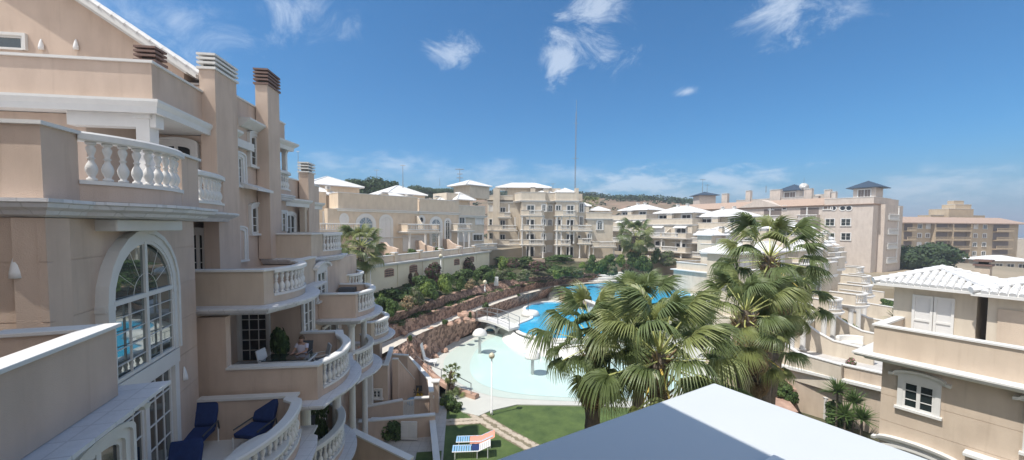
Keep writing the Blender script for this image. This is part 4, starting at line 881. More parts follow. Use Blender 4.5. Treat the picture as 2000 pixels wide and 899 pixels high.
# ---------------- ochre block at the far right
FE = Fr(ray(1762, 440).x * 127, 127, 9)
H = House('flats_building', 'ochre block of flats with terracotta eave and dark loggias at the far right', FE, 'yellow', bx=18, by=5, bz=-3)
def xE(p, y=0): return FE.px(p, 470, y)[0]
xR = xE(1970); H.wall(0, xR, 0, 12, -6, 14.2); H.wall(xR + .01, xE(1990), .3, 12, -6, 14.1)
q = MB(FE); q.add([(-1, -1.3, 14.3), (xE(1996), -1.3, 14.3), (xE(1996), 6, 16.4), (-1, 6, 16.4), (-1, -1.3, 14.0), (xE(1996), -1.3, 14.0), (xE(1996), 6, 14.0), (-1, 6, 14.0)], [(0, 1, 2, 3), (4, 5, 1, 0), (7, 6, 5, 4), (5, 6, 2, 1), (4, 0, 3, 7)]); q.build('roof', M['terracotta'], H.t)
zs = [FE.px(1850, 399 + 17.6 * k + 52, 0)[1] for k in range(5)]
for k, z in enumerate(zs):
    for a, b in ((1764, 1781), (1819, 1850), (1854, 1888), (1938, 1970)):
        x0, x1 = xE(a), xE(b)
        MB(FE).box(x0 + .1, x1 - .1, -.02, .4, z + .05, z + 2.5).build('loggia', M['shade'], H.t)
        q = MB(FE); q.box(x0, x1, -1.2, 0, z - .25, z); q.box(x0, x1, -1.2, -1.05, z, z + .35); q.box(x0, x1, -1.22, -1.03, z + .85, z + 1.0)
        for i in range(int((x1 - x0) / .5) + 1): q.box(x0 + i * .5, x0 + i * .5 + .14, -1.18, -1.07, z + .35, z + .85)
        q.build('balcony', M['yellow'], H.t)
    for a in (1795, 1811, 1904, 1922): x = xE(a); win(H.t, FE, x - .75, x + .75, z + .7, z + 2.1, 'seg' if k else 'rect', 2, 1, trim=.22, glassm='glass' if k != 1 else 'shade')
for a in (1853, 1888, 1818): x = xE(a); H.wall(x - .25, x + .25, -1.1, -.01, -6, 14)
H.wall(xE(1850, 8), xE(1898, 8), 8, 14, 14, 19.5, True); H.wall(xE(1862, 9), xE(1893, 9), 9, 13, 19.5, 21.2, True); H.wall(xE(1866, 9), xE(1885, 9), 10, 12, 21.2, 22.6, True); H.wall(xE(1822, 8), xE(1848, 8), 9, 13, 14, 17.2, True); H.wall(xE(1900, 8), xE(1928, 8), 9, 13, 14, 17.3, True)
H.done()
H = House('flats_building', 'distant stepped sand block showing between the two larger blocks', Fr(150, 165, 0), 'yellow', bx=-4, by=3, bz=-5)
H.wall(-14, 6, 0, 8, -8, 15); H.wall(-12, 0, 1, 8, 15, 17.5, True); H.wall(-10, -5, 2, 8, 17.5, 19, True); H.done()
for i, (p_, Y, w_, d_, z_, lab) in enumerate(((1985, 190, 20, 10, 8.5, 'small pale block at the right edge beyond the ochre flats'), (1975, 105, 8, 6, 4.5, 'low white roofed pavilion in front of the ochre flats'), (1905, 100, 14, 6, 2.5, 'low cream annex at the foot of the ochre flats'))):
    x, y = corner(p_, Y); H = House('low_building', lab, Fr(x, y, -8), 'cream', bx=0, by=3, bz=-5, group='low buildings on the right'); H.wall(-w_ / 2, w_ / 2, 0, d_, -8, z_ - .8, True)
    for k in range(3): win(H.t, H.fr, -w_ / 2 + 1 + k * w_ / 3, -w_ / 2 + 2.6 + k * w_ / 3, z_ - 2.8, z_ - 1.6, nx=2, ny=1, trim=.1, glassm='dark')
    if i == 1: hip(H.t, H.fr, -5, 5, -1, 7, z_ - .7, 1.2, .3, 'tile')
    H.done()
# ---------------- stepped townhouses on the right, one prototype copied
def make_town(label, x, y, g_):
    """frame origin = right front tip of the round balcony; x to the right, y away"""
    fr = Fr(x, y, 31.6); H = House('townhouse', label, fr, 'cream', group='stepped townhouses on the right', bx=-2, by=5, bz=g_)
    s1, s2, s3 = g_ + 2.8, g_ + 5.4, g_ + 8.0
    H.wall(-5.4, .4, 2.6, 6, g_ - 4, s1 - .1); H.wall(-5.0, .2, 3.4, 6, s1 - .1, s2 - .1); H.wall(-5, -1.2, 4.4, 6.6, s2 - .1, s3); H.wall(-.9, .2, 4.6, 5.7, s2, s2 + 1.8)
    H.bal([('w', [(-2.6, 2.6), (-2.6, .5)]), ('r', arc((-2.6, .5), (-.1, .6), .5, 6)), ('w', [(-.1, .6), (.2, 2.6)])], s1, 1.1, back=[], oh=.22)
    H.bal([('w', [(-5.2, 6), (-5.2, 3.0), (-3.4, 3.0)]), ('r', [(-3.4, 3.0), (-1.6, 3.0)]), ('w', [(-1.6, 3.0), (.3, 3.0), (.3, 6)])], s2, 1.3, back=[], oh=.12, th=.16)
    hip(H.t, fr, -5, -.9, 4.3, 6.8, s3, .8, .35); chimney(H.t, fr, -2.3, -1.6, 4.4, 5.0, s2, s3 + 1.3, 'cream', 1, cap=.3)
    for xx in (-2.3, -.3): column(H.t, fr, xx, .9, g_, s1 - .3, .2)
    win(H.t, fr, -4.8, -3.0, g_ + .05, g_ + 2.2, nx=2, ny=1, trim=.1, y=2.6, glassm='dark', door=True, sill=False); win(H.t, fr, -4.2, -2.6, s1 + .05, s1 + 2.0, nx=2, ny=1, trim=.15, y=3.4, glassm='dark', door=True, sill=False)
    win(H.t, fr, -3.8, -2.2, s2 + .05, s2 + 2.0, nx=2, ny=1, trim=.12, y=4.4, glassm='glass', door=True, sill=False)
    q = MB(fr); pr = [(2.6, g_ - 1), (2.6, g_ + 2.2), (1.2, g_ + 2.1), (.2, g_ + 1.5), (-.9, g_ + 1.05), (-3.4, g_ + .95), (-3.4, g_ - 1)]; n = 7
    q.add([(-5.55, a, b) for a, b in pr] + [(-5.3, a, b) for a, b in pr], [tuple(range(n)), tuple(range(n, 2 * n))[::-1]] + [(i, (i + 1) % n, n + (i + 1) % n, n + i) for i in range(n)]); q.build('patio_divider', M['cream'], H.t)
    q = MB(fr); pr2 = pr[1:-1]
    for (a, b), (c, d) in zip(pr2[:-1], pr2[1:]): q.add([(-5.6, a, b), (-5.25, a, b), (-5.25, c, d), (-5.6, c, d), (-5.6, a, b + .07), (-5.25, a, b + .07), (-5.25, c, d + .07), (-5.6, c, d + .07)], [(0, 1, 2, 3), (4, 5, 6, 7), (0, 1, 5, 4), (1, 2, 6, 5), (2, 3, 7, 6), (3, 0, 4, 7)])
    q.build('divider_cap', M['white'], H.t)
    H.done(); return H.t.o
c31, s31 = math.cos(math.radians(31.6)), math.sin(math.radians(31.6))
def e12(e2, e1): return (c31 * e2 - s31 * e1, s31 * e2 + c31 * e1)
tx, ty = e12(43.9, 13.7); t0 = make_town('stepped townhouse whose round balcony stands above the white patio sofa', tx, ty, 1.9)
for lab, e2_, e1_, dg in (('nearest stepped townhouse, its round balcony fringed by hanging palm fronds', 37.9, 13.7, 1.9), ('stepped townhouse one beyond the one above the sofa', 49.9, 13.7, 1.9),
                          ('stepped townhouse fourth from the camera, just left of the right pavilion roof', 55.9, 15.0, 2.1), ('stepped townhouse fifth from the camera', 64.5, 17.6, 2.3),
                          ('stepped townhouse beside the dark round pine', 76, 21.6, 2.5),
                          ('back row townhouse roof under the plain wall of the pinkish block', 66, 31, 3.4), ('back row townhouse roof left of the pinkish block wall', 60, 29, 3.0)):
    x, y = e12(e2_, e1_); c = copy_tree(t0); c.location = (t0.location.x + x - tx, t0.location.y + y - ty, dg); c['label'] = lab
FAR[0] = False
# ================================================================ GROUND, WATER AND GARDEN WALLS
def P3(pts): return [(*G(a, b, z), z) for a, b, z in pts]
def resample(pts, n):
    d = [0]
    for a, b in zip(pts[:-1], pts[1:]): d.append(d[-1] + math.dist(a, b))
    out = []; j = 0
    for i in range(n):
        t = d[-1] * i / (n - 1)
        while j < len(d) - 2 and d[j + 1] < t: j += 1
        f = (t - d[j]) / max(1e-9, d[j + 1] - d[j]); out.append(tuple(pts[j][k] + (pts[j + 1][k] - pts[j][k]) * f for k in range(3)))
    return out
def smooth(pts, it=2):
    for _ in range(it):
        q = [pts[0]]
        for a, b in zip(pts[:-1], pts[1:]): q += [tuple(.75 * x + .25 * y for x, y in zip(a, b)), tuple(.25 * x + .75 * y for x, y in zip(a, b))]
        pts = q + [pts[-1]]
    return pts
def closed_smooth(pts, it=3):
    for _ in range(it):
        q = []; n = len(pts)
        for i in range(n):
            a, b = pts[i], pts[(i + 1) % n]; q += [tuple(.75 * x + .25 * y for x, y in zip(a, b)), tuple(.25 * x + .75 * y for x, y in zip(a, b))]
        pts = q
    return pts
def noise2(x, y, s=1.0): 
    from mathutils import noise
    return noise.noise(Vector((x * s, y * s, 3.7)))
# far ground to the horizon, dropping behind the site
R_ = 4000
struct(MB().add([(-R_, -R_, -3), (R_, -R_, -3), (R_, R_, -3), (-R_, R_, -3)], [(0, 1, 2, 3)]), 'ground', M['ground'])
# sea far away on the right
struct(MB().add([(700, 900, -2.9), (3990, 200, -2.9), (3990, 3990, -2.9), (1400, 3990, -2.9)], [(0, 1, 2, 3)]), 'sea', mat('sea_water', (.10, .20, .30), .3, .1, .01))
# lawn plate
struct(MB().sheet([(-9, 3), (9, 3), (11, 24), (11, 33), (5, 33), (-9, 29)], -.05), 'lawn', M['grass'])
struct(MB().prism([(9, 3), (40, 3), (40, 34), (11, 34), (11, 24)], -3, -1.3), 'lower_garden', M['soil'])
# upper terrain behind the garden wall and under the flats
struct(MB().prism([(-16.3, 34), G(700, 521, 8)[:2], G(955, 490, 8)[:2], (2, 76), (2, 130), (-90, 130), (-90, 34)], -3, 7.96), 'terrace_ground', M['ground'])
struct(MB().prism([(-3.5, 68), (4, 70), (24, 72), (34, 76), (60, 90), (60, 135), (-3.5, 135)], -3, 5.75), 'upper_ground', M['ground'])
struct(MB().prism([(27, 67), (36, 69), (62, 54), (120, 60), (120, 134), (30, 134), (24, 80)], -3, 3.2), 'villa_ground', M['ground'])
rwl = G(1540, 719, 1.75); rwr = G(1700, 757, 1.75); an = math.degrees(math.atan2(rwr[1] - rwl[1], rwr[0] - rwl[0])); FRW = Fr(rwl[0], rwl[1], an); LR = math.dist(rwl, rwr)
struct(MB().prism([FRW.w(-6, .4, 0)[:2], FRW.w(LR + 16, .4, 0)[:2], (80, 30), (80, 66), (50, 62), (42, 50), (22.5, 36)], -3, 1.75), 'patio_ground', M['patio'])
# sloping planted bank: strips between contour lines read from the site
NS = 60
wb = resample(smooth(P3([(640, 610, 5.3), (730, 572, 5.3), (850, 543, 5.3), (955, 519, 5.4), (1060, 513, 5.6), (1190, 512, 5.6), (1300, 514, 5.0)])), NS)
at = resample(smooth(P3([(640, 662, 4.3), (751, 622, 4.3), (822, 597, 4.2), (910, 568, 4.1), (969, 553, 4.0), (1060, 541, 4.0), (1190, 533, 3.6), (1290, 533, 3.2)])), NS)
ab = resample(smooth(P3([(640, 678, 3.3), (751, 637, 3.3), (822, 611, 3.3), (896, 587, 3.3), (969, 566, 3.3), (1062, 548, 3.3), (1190, 537, 3.2), (1290, 536, 3.1)])), NS)
bt = resample(smooth(P3([(640, 690, 3.3), (757, 643, 3.3), (837, 615, 3.3), (896, 597, 3.3), (960, 574, 3.3), (1062, 549, 3.25), (1190, 540, 3.0), (1290, 540, 2.9)])), NS)
bb = resample(smooth(P3([(640, 715, 2.3), (740, 672, 2.3), (837, 636, 2.3), (896, 613, 2.3), (960, 589, 2.3), (1062, 559, 2.3), (1190, 545, 2.3), (1300, 546, 2.3)])), NS)
po = resample(smooth(P3([(640, 745, 2.3), (740, 695, 2.3), (785, 671, 2.3), (820, 651, 2.3), (896, 621, 2.3), (945, 602, 2.3), (1000, 582, 2.3), (1075, 562, 2.3), (1100, 557, 2.3)])), NS)
def bank(name, a, b, m, rough=.18, rows=8):
    rs = []
    for j in range(rows + 1):
        f = j / rows; rs.append([(p[0] * (1 - f) + q[0] * f, p[1] * (1 - f) + q[1] * f, p[2] * (1 - f) + q[2] * f + (rough * noise2(p[0] * (1 - f) + q[0] * f, p[1] * (1 - f) + q[1] * f, 1.3) * math.sin(PI * f))) for p, q in zip(a, b)])
    return struct(MB().loft(rs), name, m, recalc=False, smooth=True)
bank('planting_bank', wb, at, M['soil']); bank('planting_strip', ab, bt, M['soil'], .05, 3); bank('path', bb, po, M['path'], 0, 2)
def stone_wall(top_, bot, label, m, th=.45, seed=1):
    """battered rubble wall between an upper and a lower contour, uneven crest"""
    n = len(top_); rs = []; rnd = random.Random(seed); K = 5
    def nr(i):
        a, b = top_[max(0, i - 1)], top_[min(n - 1, i + 1)]; dx, dy = b[0] - a[0], b[1] - a[1]; l = math.hypot(dx, dy) or 1; return dy / l, -dx / l
    cr = [rnd.uniform(-.03, .13) for _ in range(n)]
    rs.append([(top_[i][0] - nr(i)[0] * th, top_[i][1] - nr(i)[1] * th, bot[i][2] - .2) for i in range(n)])
    rs.append([(top_[i][0] - nr(i)[0] * th, top_[i][1] - nr(i)[1] * th, top_[i][2] + .08 + cr[i]) for i in range(n)])
    for j in range(K + 1):
        f = j / K
        rs.append([(top_[i][0] * (1 - f) + bot[i][0] * f + rnd.uniform(-.02, .02), top_[i][1] * (1 - f) + bot[i][1] * f + rnd.uniform(-.02, .02), top_[i][2] * (1 - f) + bot[i][2] * f + (.08 + cr[i] if j == 0 else 0) - (.1 if j == K else 0)) for i in range(n)])
    return tag(MB().loft(rs).build('stone_wall', m, recalc=False), label, 'stone wall', 'red stone terrace walls')
def dens(p, n=150): return resample(p, n)
stone_wall(dens(at), dens(ab), 'upper red stone terrace wall below the shrub bank', M['stone'], seed=2)
stone_wall(dens(bt), dens(bb), 'lower red stone terrace wall along the back of the pale path', M['stone'], seed=3)
# pool deck, built in two levels
deckz = .02
dk = [(820, 740), (826, 716), (845, 694), (880, 669), (935, 649), (950, 637), (1000, 640), (1300, 640), (1420, 720), (1330, 800), (1150, 792), (1010, 790), (958, 802), (935, 812), (905, 805), (880, 790), (850, 768)]
struct(MB().prism([G(a, b, deckz) for a, b in dk], -.2, deckz), 'pool_deck', M['deck'])
up = [(880, 625, .9), (945, 611, .9), (1025, 592, .9), (1078, 576, .9)]
struct(MB().prism([G(925, 627, .86), G(945, 611, .86), G(1025, 593, .86), G(1090, 575, .86), G(1330, 575, .86), G(1330, 640, .86), G(1075, 672, .86), G(1005, 648, .86), G(960, 632, .86)], -.1, .86), 'middle_deck', M['deck'])
struct(MB().prism([G(1083, 560, 2.2), G(1085, 550, 2.2), G(1170, 546, 2.2), G(1300, 546, 2.2), G(1400, 552, 2.2), G(1500, 575, 2.2), G(1400, 620, 2.2), G(1200, 612, 2.2), G(1140, 586, 2.2), G(1100, 568, 2.2)], -.1, 2.2), 'upper_deck', M['deck'])
struct(MB().sheet([G(1265, 548, 2.25), G(1330, 556, 2.25), G(1400, 556, 2.25), G(1400, 534, 2.25), G(1290, 532, 2.25)], 2.25), 'small_lawn', M['grass'])
# wading pool: shallow sloping basin of water
wp = closed_smooth([(*G(a, b, .04), .045) for a, b in [(925, 745), (915, 715), (925, 690), (945, 665), (990, 650), (1040, 662), (1110, 680), (1230, 690), (1340, 720), (1330, 760), (1240, 778), (1145, 778), (1040, 773), (975, 764)]])
struct(MB().sheet(wp, .045), 'wading_pool', M['wading'])
wet = closed_smooth([(*G(a, b, .03), .03) for a, b in [(880, 740), (862, 712), (878, 686), (925, 662), (990, 647), (1040, 655), (1300, 680), (1380, 730), (1330, 770), (1240, 784), (1145, 785), (1040, 781), (950, 775)]])
struct(MB().sheet(wet, .033), 'wading_beach', mat('wet_pool_floor', (.50, .57, .52), .35, .06, .5))
# middle pool
mp_ = closed_smooth([(*G(a, b, .9), 0) for a, b in [(1024, 606), (1031, 598), (1050, 592), (1085, 590), (1130, 596), (1200, 600), (1240, 618), (1240, 640), (1180, 655), (1110, 664), (1062, 661), (1025, 654), (1008, 644), (1012, 634), (1030, 628), (1046, 620)]])
struct(MB().sheet(mp_, .80 + .075), 'middle_pool', M['blue'])
rim = MB().sweep([(p[0], p[1]) for p in mp_][::-1], [(-.02, .8), (-.02, .99), (.0, 1.02), (.4, 1.02), (.45, .95), (.45, .862), (0, .8)], True)
struct(rim, 'pool_edge', M['white'])
sk = smooth([(*G(a, b, .86), .86) for a, b in [(1003, 640), (1001, 650), (1016, 660), (1040, 668), (1072, 674), (1120, 676), (1200, 672)]], 2)
rs = []
for f, o, z in ((0, 0, 1.0), (.3, .25, .9), (.6, .6, .6), (1, .95, .25), (1.2, 1.15, .03)):
    row = []
    for i, p in enumerate(sk):
        a, b = sk[max(0, i - 1)], sk[min(len(sk) - 1, i + 1)]; dx, dy = b[0] - a[0], b[1] - a[1]; l = math.hypot(dx, dy); row.append((p[0] + dy / l * o, p[1] - dx / l * o, z))
    rs.append(row)
tag(MB().loft(rs).build('pool_skirt', M['white'], smooth=True, recalc=False), 'smooth white wall curving down from the blue pool into the pale wading pool', 'pool wall')
mx_, my_ = G(1036, 616, .9); m_ = MB().lathe(mx_, my_, .86, [(1.15, 0), (1.1, .3), (.95, .55), (.8, .62), (.4, .64)], 20)
sh = T('pool_shower', 'dark shower pole on a round white mound at the edge of the middle pool', 'shower', (mx_, my_, .86))
m_.build('mound', M['white'], sh, smooth=True); MB().tube([(mx_ - .3, my_, 1.4), (mx_ - .3, my_, 3.4), (mx_ + .1, my_, 3.5)], .05).build('pole', M['dkmetal'], sh)
# upper pool
u_ = closed_smooth([(*G(a, b, 2.3), 0) for a, b in [(1092, 563), (1105, 558), (1140, 555), (1170, 551.5), (1225, 551.5), (1280, 555), (1330, 562), (1360, 580), (1300, 600), (1230, 606), (1180, 598), (1145, 582), (1110, 570)]])
struct(MB().sheet(u_, 2.24), 'upper_pool', M['blue'])
struct(MB().sweep([(p[0], p[1]) for p in u_][::-1], [(-.02, 2.1), (-.02, 2.3), (.35, 2.3), (.4, 2.202), (.1, 2.1)], True), 'pool_edge', M['white'])
fx0, fy0 = G(1196, 552, 2.3); ca = MB(); 
for k in range(4): ca.box(fx0 - 4.6 + .15 * k, fx0 + 4.2 - .15 * k, fy0 + .6 + .5 * k, fy0 + 3, 2.2 + .42 * k, 2.62 + .42 * k - .003)
tag(ca.build('cascade', M['white'], bevel=.12), 'stepped white water cascade behind the upper pool', 'cascade')
# rock wall under the upper pool and beside the steps
rw = smooth(P3([(1084, 558, 2.2), (1090, 566, 2.2), (1106, 573, 2.2), (1140, 588, 2.2), (1190, 606, 2.2)])); rb = smooth([(*G(a, b, .86), .86) for a, b in [(1088, 572), (1093, 588), (1108, 597), (1142, 606), (1190, 622)]])
tag(MB().loft([resample(rw, 60), [tuple(c + random.uniform(-.12, .12) for c in p) for p in resample([tuple((a + b) / 2 for a, b in zip(p, q)) for p, q in zip(resample(rw, 20), resample(rb, 20))], 60)], resample(rb, 60)]).build('rock_wall', M['rock'], recalc=False), 'orange rubble wall holding up the upper pool', 'stone wall')
st = MB(); sx, sy = G(1080, 586, .86); ex, ey = G(1084, 561, 2.2)
for k in range(8): f0 = k / 8; x = sx + (ex - sx) * f0; y = sy + (ey - sy) * f0; st.box(x - .7, x + .9, y, ey + .5, .86 if k == 0 else .86 + 1.34 * k / 8, .86 + 1.34 * (k + 1) / 8)
tag(st.build('steps', M['deck']), 'pale steps climbing between the rubble walls to the upper pool', 'steps')
# wall C along the path and the rock slope to the wading pool
ct = resample(smooth(P3([(735, 712, 2.4), (785, 672, 2.4), (820, 653, 2.4), (896, 622, 2.4), (945, 603, 2.4), (1000, 583, 2.4), (1060, 568, 2.5), (1082, 559, 2.7)])), 120)
cb = resample(smooth([(*G(a, b, z), z) for a, b, z in [(790, 745, 0), (828, 722, 0), (850, 692, 0), (885, 668, 0), (930, 645, .4), (955, 618, .86), (1025, 594, .86), (1079, 577, .86)]]), 120)
rs = []
for j in range(13):
    f = j / 12; row = []
    for i in range(120):
        s_ = i / 119; g_ = f if s_ < .6 else min(1, f * 1.0)
        x, y, z = [ct[i][k] * (1 - g_) + cb[i][k] * g_ for k in range(3)]
        if s_ < .72: z += abs(noise2(x, y, 1.1)) * 1.1 * math.sin(PI * f) * (1 if s_ < .6 else .5) + random.uniform(-.1, .12) * math.sin(PI * f)
        else: z = ct[i][2] if j == 0 else z
        row.append((x, y, z + (random.uniform(0, .12) if j == 0 else 0)))
    rs.append(row)
struct(MB().loft(rs), 'rock_slope', M['stone'], recalc=False)
# boulders on the slope
def boulder_mesh(seed):
    bm = bmesh.new(); bmesh.ops.create_icosphere(bm, subdivisions=2, radius=1); r = random.Random(seed)
    for v in bm.verts:
        v.co *= 1 + .5 * noise2(v.co.x * 1.3 + seed * 7, v.co.y * 1.3 + v.co.z * 2) + r.uniform(-.16, .16); v.co.z *= .7
    me = bpy.data.meshes.new('boulder'); bm.to_mesh(me); bm.free(); me.materials.append(M['rock']); return me
BM_ = [boulder_mesh(i) for i in range(5)]
rnd = random.Random(5)
def find_z(x, y): 
    best = 9e9; z = 0
    for r_ in rs:
        for p in r_[::3]:
            d = (p[0] - x) ** 2 + (p[1] - y) ** 2
            if d < best: best, z = d, p[2]
    return z
spots = [(855, 660, 1.1), (872, 655, .9), (889, 650, 1.3), (905, 645, 1.2), (920, 640, 1.0), (895, 662, .8), (912, 655, .9), (868, 672, .8), (842, 672, .7), (822, 668, .8), (830, 690, .6), (800, 700, .55), (812, 715, .5), (838, 702, .5), (880, 663, .7), (930, 632, .7), (850, 682, .6), (790, 690, .6), (925, 650, .6), (899, 637, .8), (815, 690, .45), (862, 650, .5)]
for i, (a, b, s_) in enumerate(spots):
    x, y = G(a, b, .8); o = bpy.data.objects.new('boulder', BM_[i % 5]); S.collection.objects.link(o); o.location = (x, y, find_z(x, y) + .1); o.scale = (s_ * .5, s_ * .42, s_ * .55); o.rotation_euler = (0, 0, rnd.uniform(0, 6))
    tag(o, 'pale reddish boulder among those on the rock slope beside the wading pool', 'boulder', 'boulders on the rock slope')
# stone edging and handrail in front of the wading pool
ed = smooth(P3([(812, 702, .0), (832, 722, 0), (850, 742, 0), (880, 762, 0), (910, 772, 0), (932, 779, 0)]), 3)
tag(MB().sweep(ed, [(-.25, -.1), (-.22, .28), (0, .36), (.22, .3), (.28, -.1)]).build('stone_edging', M['rock']), 'low curved reddish stone edging beside the handrail', 'edging')
def railing(label, pts, h, posts=None, group=None, mid=True, mt='metal', r=.03):
    t = T('handrail', label, 'handrail', pts[0], 0, group)
    MB().tube([(p[0], p[1], p[2] + h) for p in pts], r, 6).build('rail', M[mt], t)
    if mid: MB().tube([(p[0], p[1], p[2] + h * .5) for p in pts], r * .7, 5).build('rail', M[mt], t)
    for p in (posts or pts): MB().tube([(p[0], p[1], p[2]), (p[0], p[1], p[2] + h)], r, 6).build('post', M[mt], t)
railing('grey handrail along the stone edging at the near end of the wading pool', P3([(790, 700, .1), (812, 716, .1), (836, 735, .1), (862, 746, .1), (888, 757, .1), (920, 775, .1)]), .95, mid=False)
# footbridge
ba = G(922, 622, 1.3); bb_ = G(1004, 642, 1.3)
ang = math.degrees(math.atan2(bb_[1] - ba[1], bb_[0] - ba[0])); FB = Fr(ba[0], ba[1], ang); Lb = math.dist(ba, bb_)
br = T('footbridge', 'white footbridge with thin rails over the cave at the head of the wading pool', 'footbridge', (*ba, .05), ang)
d = MB(FB); n = 12; d.profile([(Lb * i / n, 1.15 + .35 * math.sin(PI * i / n)) for i in range(n + 1)] + [(Lb * i / n, 1.4 + .35 * math.sin(PI * i / n)) for i in range(n, -1, -1)], -.8, .9); d.build('bridge_deck', M['white'], br)
for y_ in (-.75, .85):
    r = MB(FB); r.tube([(Lb * i / n, y_, 2.4 + .35 * math.sin(PI * i / n)) for i in range(n + 1)], .035); r.tube([(Lb * i / n, y_, 1.9 + .35 * math.sin(PI * i / n)) for i in range(n + 1)], .025)
    for i in (0, 3, 6, 9, 12): r.tube([(Lb * i / n, y_, 1.38 + .35 * math.sin(PI * i / n)), (Lb * i / n, y_, 2.4 + .35 * math.sin(PI * i / n))], .035)
    r.build('railing', M['metal'], br)
for k, (c_, w_) in enumerate(((957, 13), (983, 15))):
    x, y = G(c_, 653, .04); q = T('cave_arch', ('left' if k == 0 else 'right') + ' of the two low white arches under the footbridge', 'arch', (x, y, 0), 0, 'arches under the footbridge')
    w = w_ / (760 / y) ; pts = [(-w, 0), (-w * .95, .5), (-w * .55, .85), (0, .95), (w * .55, .85), (w * .95, .5), (w, 0)]
    inn = [(a * .78, b * .74) for a, b in pts]; n = 7
    m = MB(Fr(x, y, 0)); vs = [(a, 0, b) for a, b in pts] + [(a, 0, b) for a, b in inn] + [(a, 1.6, b) for a, b in pts] + [(a, 1.6, b) for a, b in inn]
    m.add(vs, [(i, i + 1, n + i + 1, n + i) for i in range(n - 1)] + [(i, 2 * n + i, 2 * n + i + 1, i + 1) for i in range(n - 1)] + [(n + i, n + i + 1, 3 * n + i + 1, 3 * n + i) for i in range(n - 1)]); m.build('arch_shell', M['white'], q)
    MB(Fr(x, y, 0)).box(-w * .77, w * .77, 1.3, 1.4, 0, .68).build('cave_back', M['edge'], q)
# stone paths across the lawn
def stone_path(label_name, cl, w, seed):
    cl = resample(smooth(P3(cl)), 60); base_ = MB(); base_.sweep([(p[0], p[1]) for p in cl], [(-w / 2, -.049), (w / 2, -.049), (w / 2, -.03), (-w / 2, -.03)]); struct(base_, label_name, mat(label_name + '_bed', (.22, .19, .13), .95, .3, 4))
    r = random.Random(seed); m = MB()
    for i in range(0, 59):
        a, b = cl[i], cl[i + 1]; dx, dy = b[0] - a[0], b[1] - a[1]; l = math.hypot(dx, dy); nx, ny = dy / l, -dx / l
        for k in range(max(2, int(w / .34))):
            o = -w / 2 + w * (k + .5) / max(2, int(w / .34)) + r.uniform(-.05, .05); cx_, cy_ = a[0] + nx * o + r.uniform(0, l) * dx / l, a[1] + ny * o + r.uniform(0, l) * dy / l
            rr = r.uniform(.12, .19); n = r.choice((5, 6, 7)); ph = r.uniform(0, 6); z = -.03 + r.uniform(.005, .03)
            poly = [(cx_ + rr * math.cos(ph + 2 * PI * q / n) * r.uniform(.8, 1.1), cy_ + rr * math.sin(ph + 2 * PI * q / n) * r.uniform(.8, 1.1)) for q in range(n)]
            m.prism(poly, -.045, z)
    o = m.build('paving_stones', M['paver'], recalc=False); o['kind'] = 'stuff'; o['label'] = 'irregular pale flagstones of the garden path on ' + label_name.replace('_', ' '); o['category'] = 'flagstones'
stone_path('stone_path', [(925, 806, -.05), (945, 820, -.05), (985, 845, -.05), (1050, 880, -.05), (1090, 905, -.05)], 1.0, 1)
stone_path('cross_path', [(852, 826, -.05), (890, 825, -.05), (940, 822, -.05)], .8, 2)
# long cream garden wall with grilles
wl = G(716, 520, 8); wr = G(956, 490, 8); an = math.degrees(math.atan2(wr[1] - wl[1], wr[0] - wl[0])); FW = Fr(wl[0], wl[1], an); LW = math.dist(wl, wr)
gw = T('garden_wall', 'long cream retaining wall with arched brick grilles above the shrub bank', 'wall', FW.w(LW / 2, 0, 5), an)
w = MB(FW); npan = 6; pl = LW / npan
w.box(-8, LW, .12, .5, 4.4, 7.88)
for i in range(-2, npan): w.box(i * pl + .05, (i + 1) * pl - .05, 0.0, .13, 4.4, 7.87)
w.build('wall', M['concrete'], gw)
w = MB(FW); w.box(-8, LW + .2, -.35, .6, 7.88, 8.02); w.box(-8, LW + .2, -.2, .5, 7.75, 7.879); w.build('ledge', M['white'], gw)
w = MB(FW); w.box(-8, LW, .3, .5, 8.021, 8.75); 
for i in range(-2, npan + 1): w.box(i * pl - .25, i * pl + .25, .15, .65, 8.022, 9.0); 
w.build('parapet', M['pale'], gw)
w = MB(FW); w.box(-8, LW, .22, .58, 8.751, 8.83)
for i in range(-2, npan + 1): w.box(i * pl - .32, i * pl + .32, .08, .72, 9.0, 9.1)
w.build('coping', M['white'], gw)
for px_, q in ((760, 533), (807, 525), (849, 519), (892, 512), (921, 507)):
    x, z = FW.px(px_, q); m = MB(FW); o_ = outline(x - .75, x + .75, z - .42, z + .48, 'seg')
    m.add([(a, -.01, b) for a, b in o_] + [(a, -.05, b) for a, b in o_], [tuple(range(len(o_), 2 * len(o_)))] + [(i, i + 1, len(o_) + i + 1, len(o_) + i) for i in range(len(o_) - 1)])
    gr = m.build('grille', M['rock'], gw); m = MB(FW)
    for i in range(5):
        for j in range(3): m.box(x - .62 + i * .26, x - .46 + i * .26, -.07, -.045, z - .34 + j * .24, z - .2 + j * .24)
    m.build('grille_opening', M['fardark'], gr)
# hedge-side walls before the flats
q = MB(); a0, a1 = G(953, 506, 5.8), G(1140, 500, 5.8)
tag(MB().sweep([a0, a1], [(-.3, 4.6), (0, 4.6), (0, 6.0), (-.3, 6.0)]).build('garden_wall', M['pink']), 'low brownish wall in front of the flats, behind the plum hedge', 'wall')
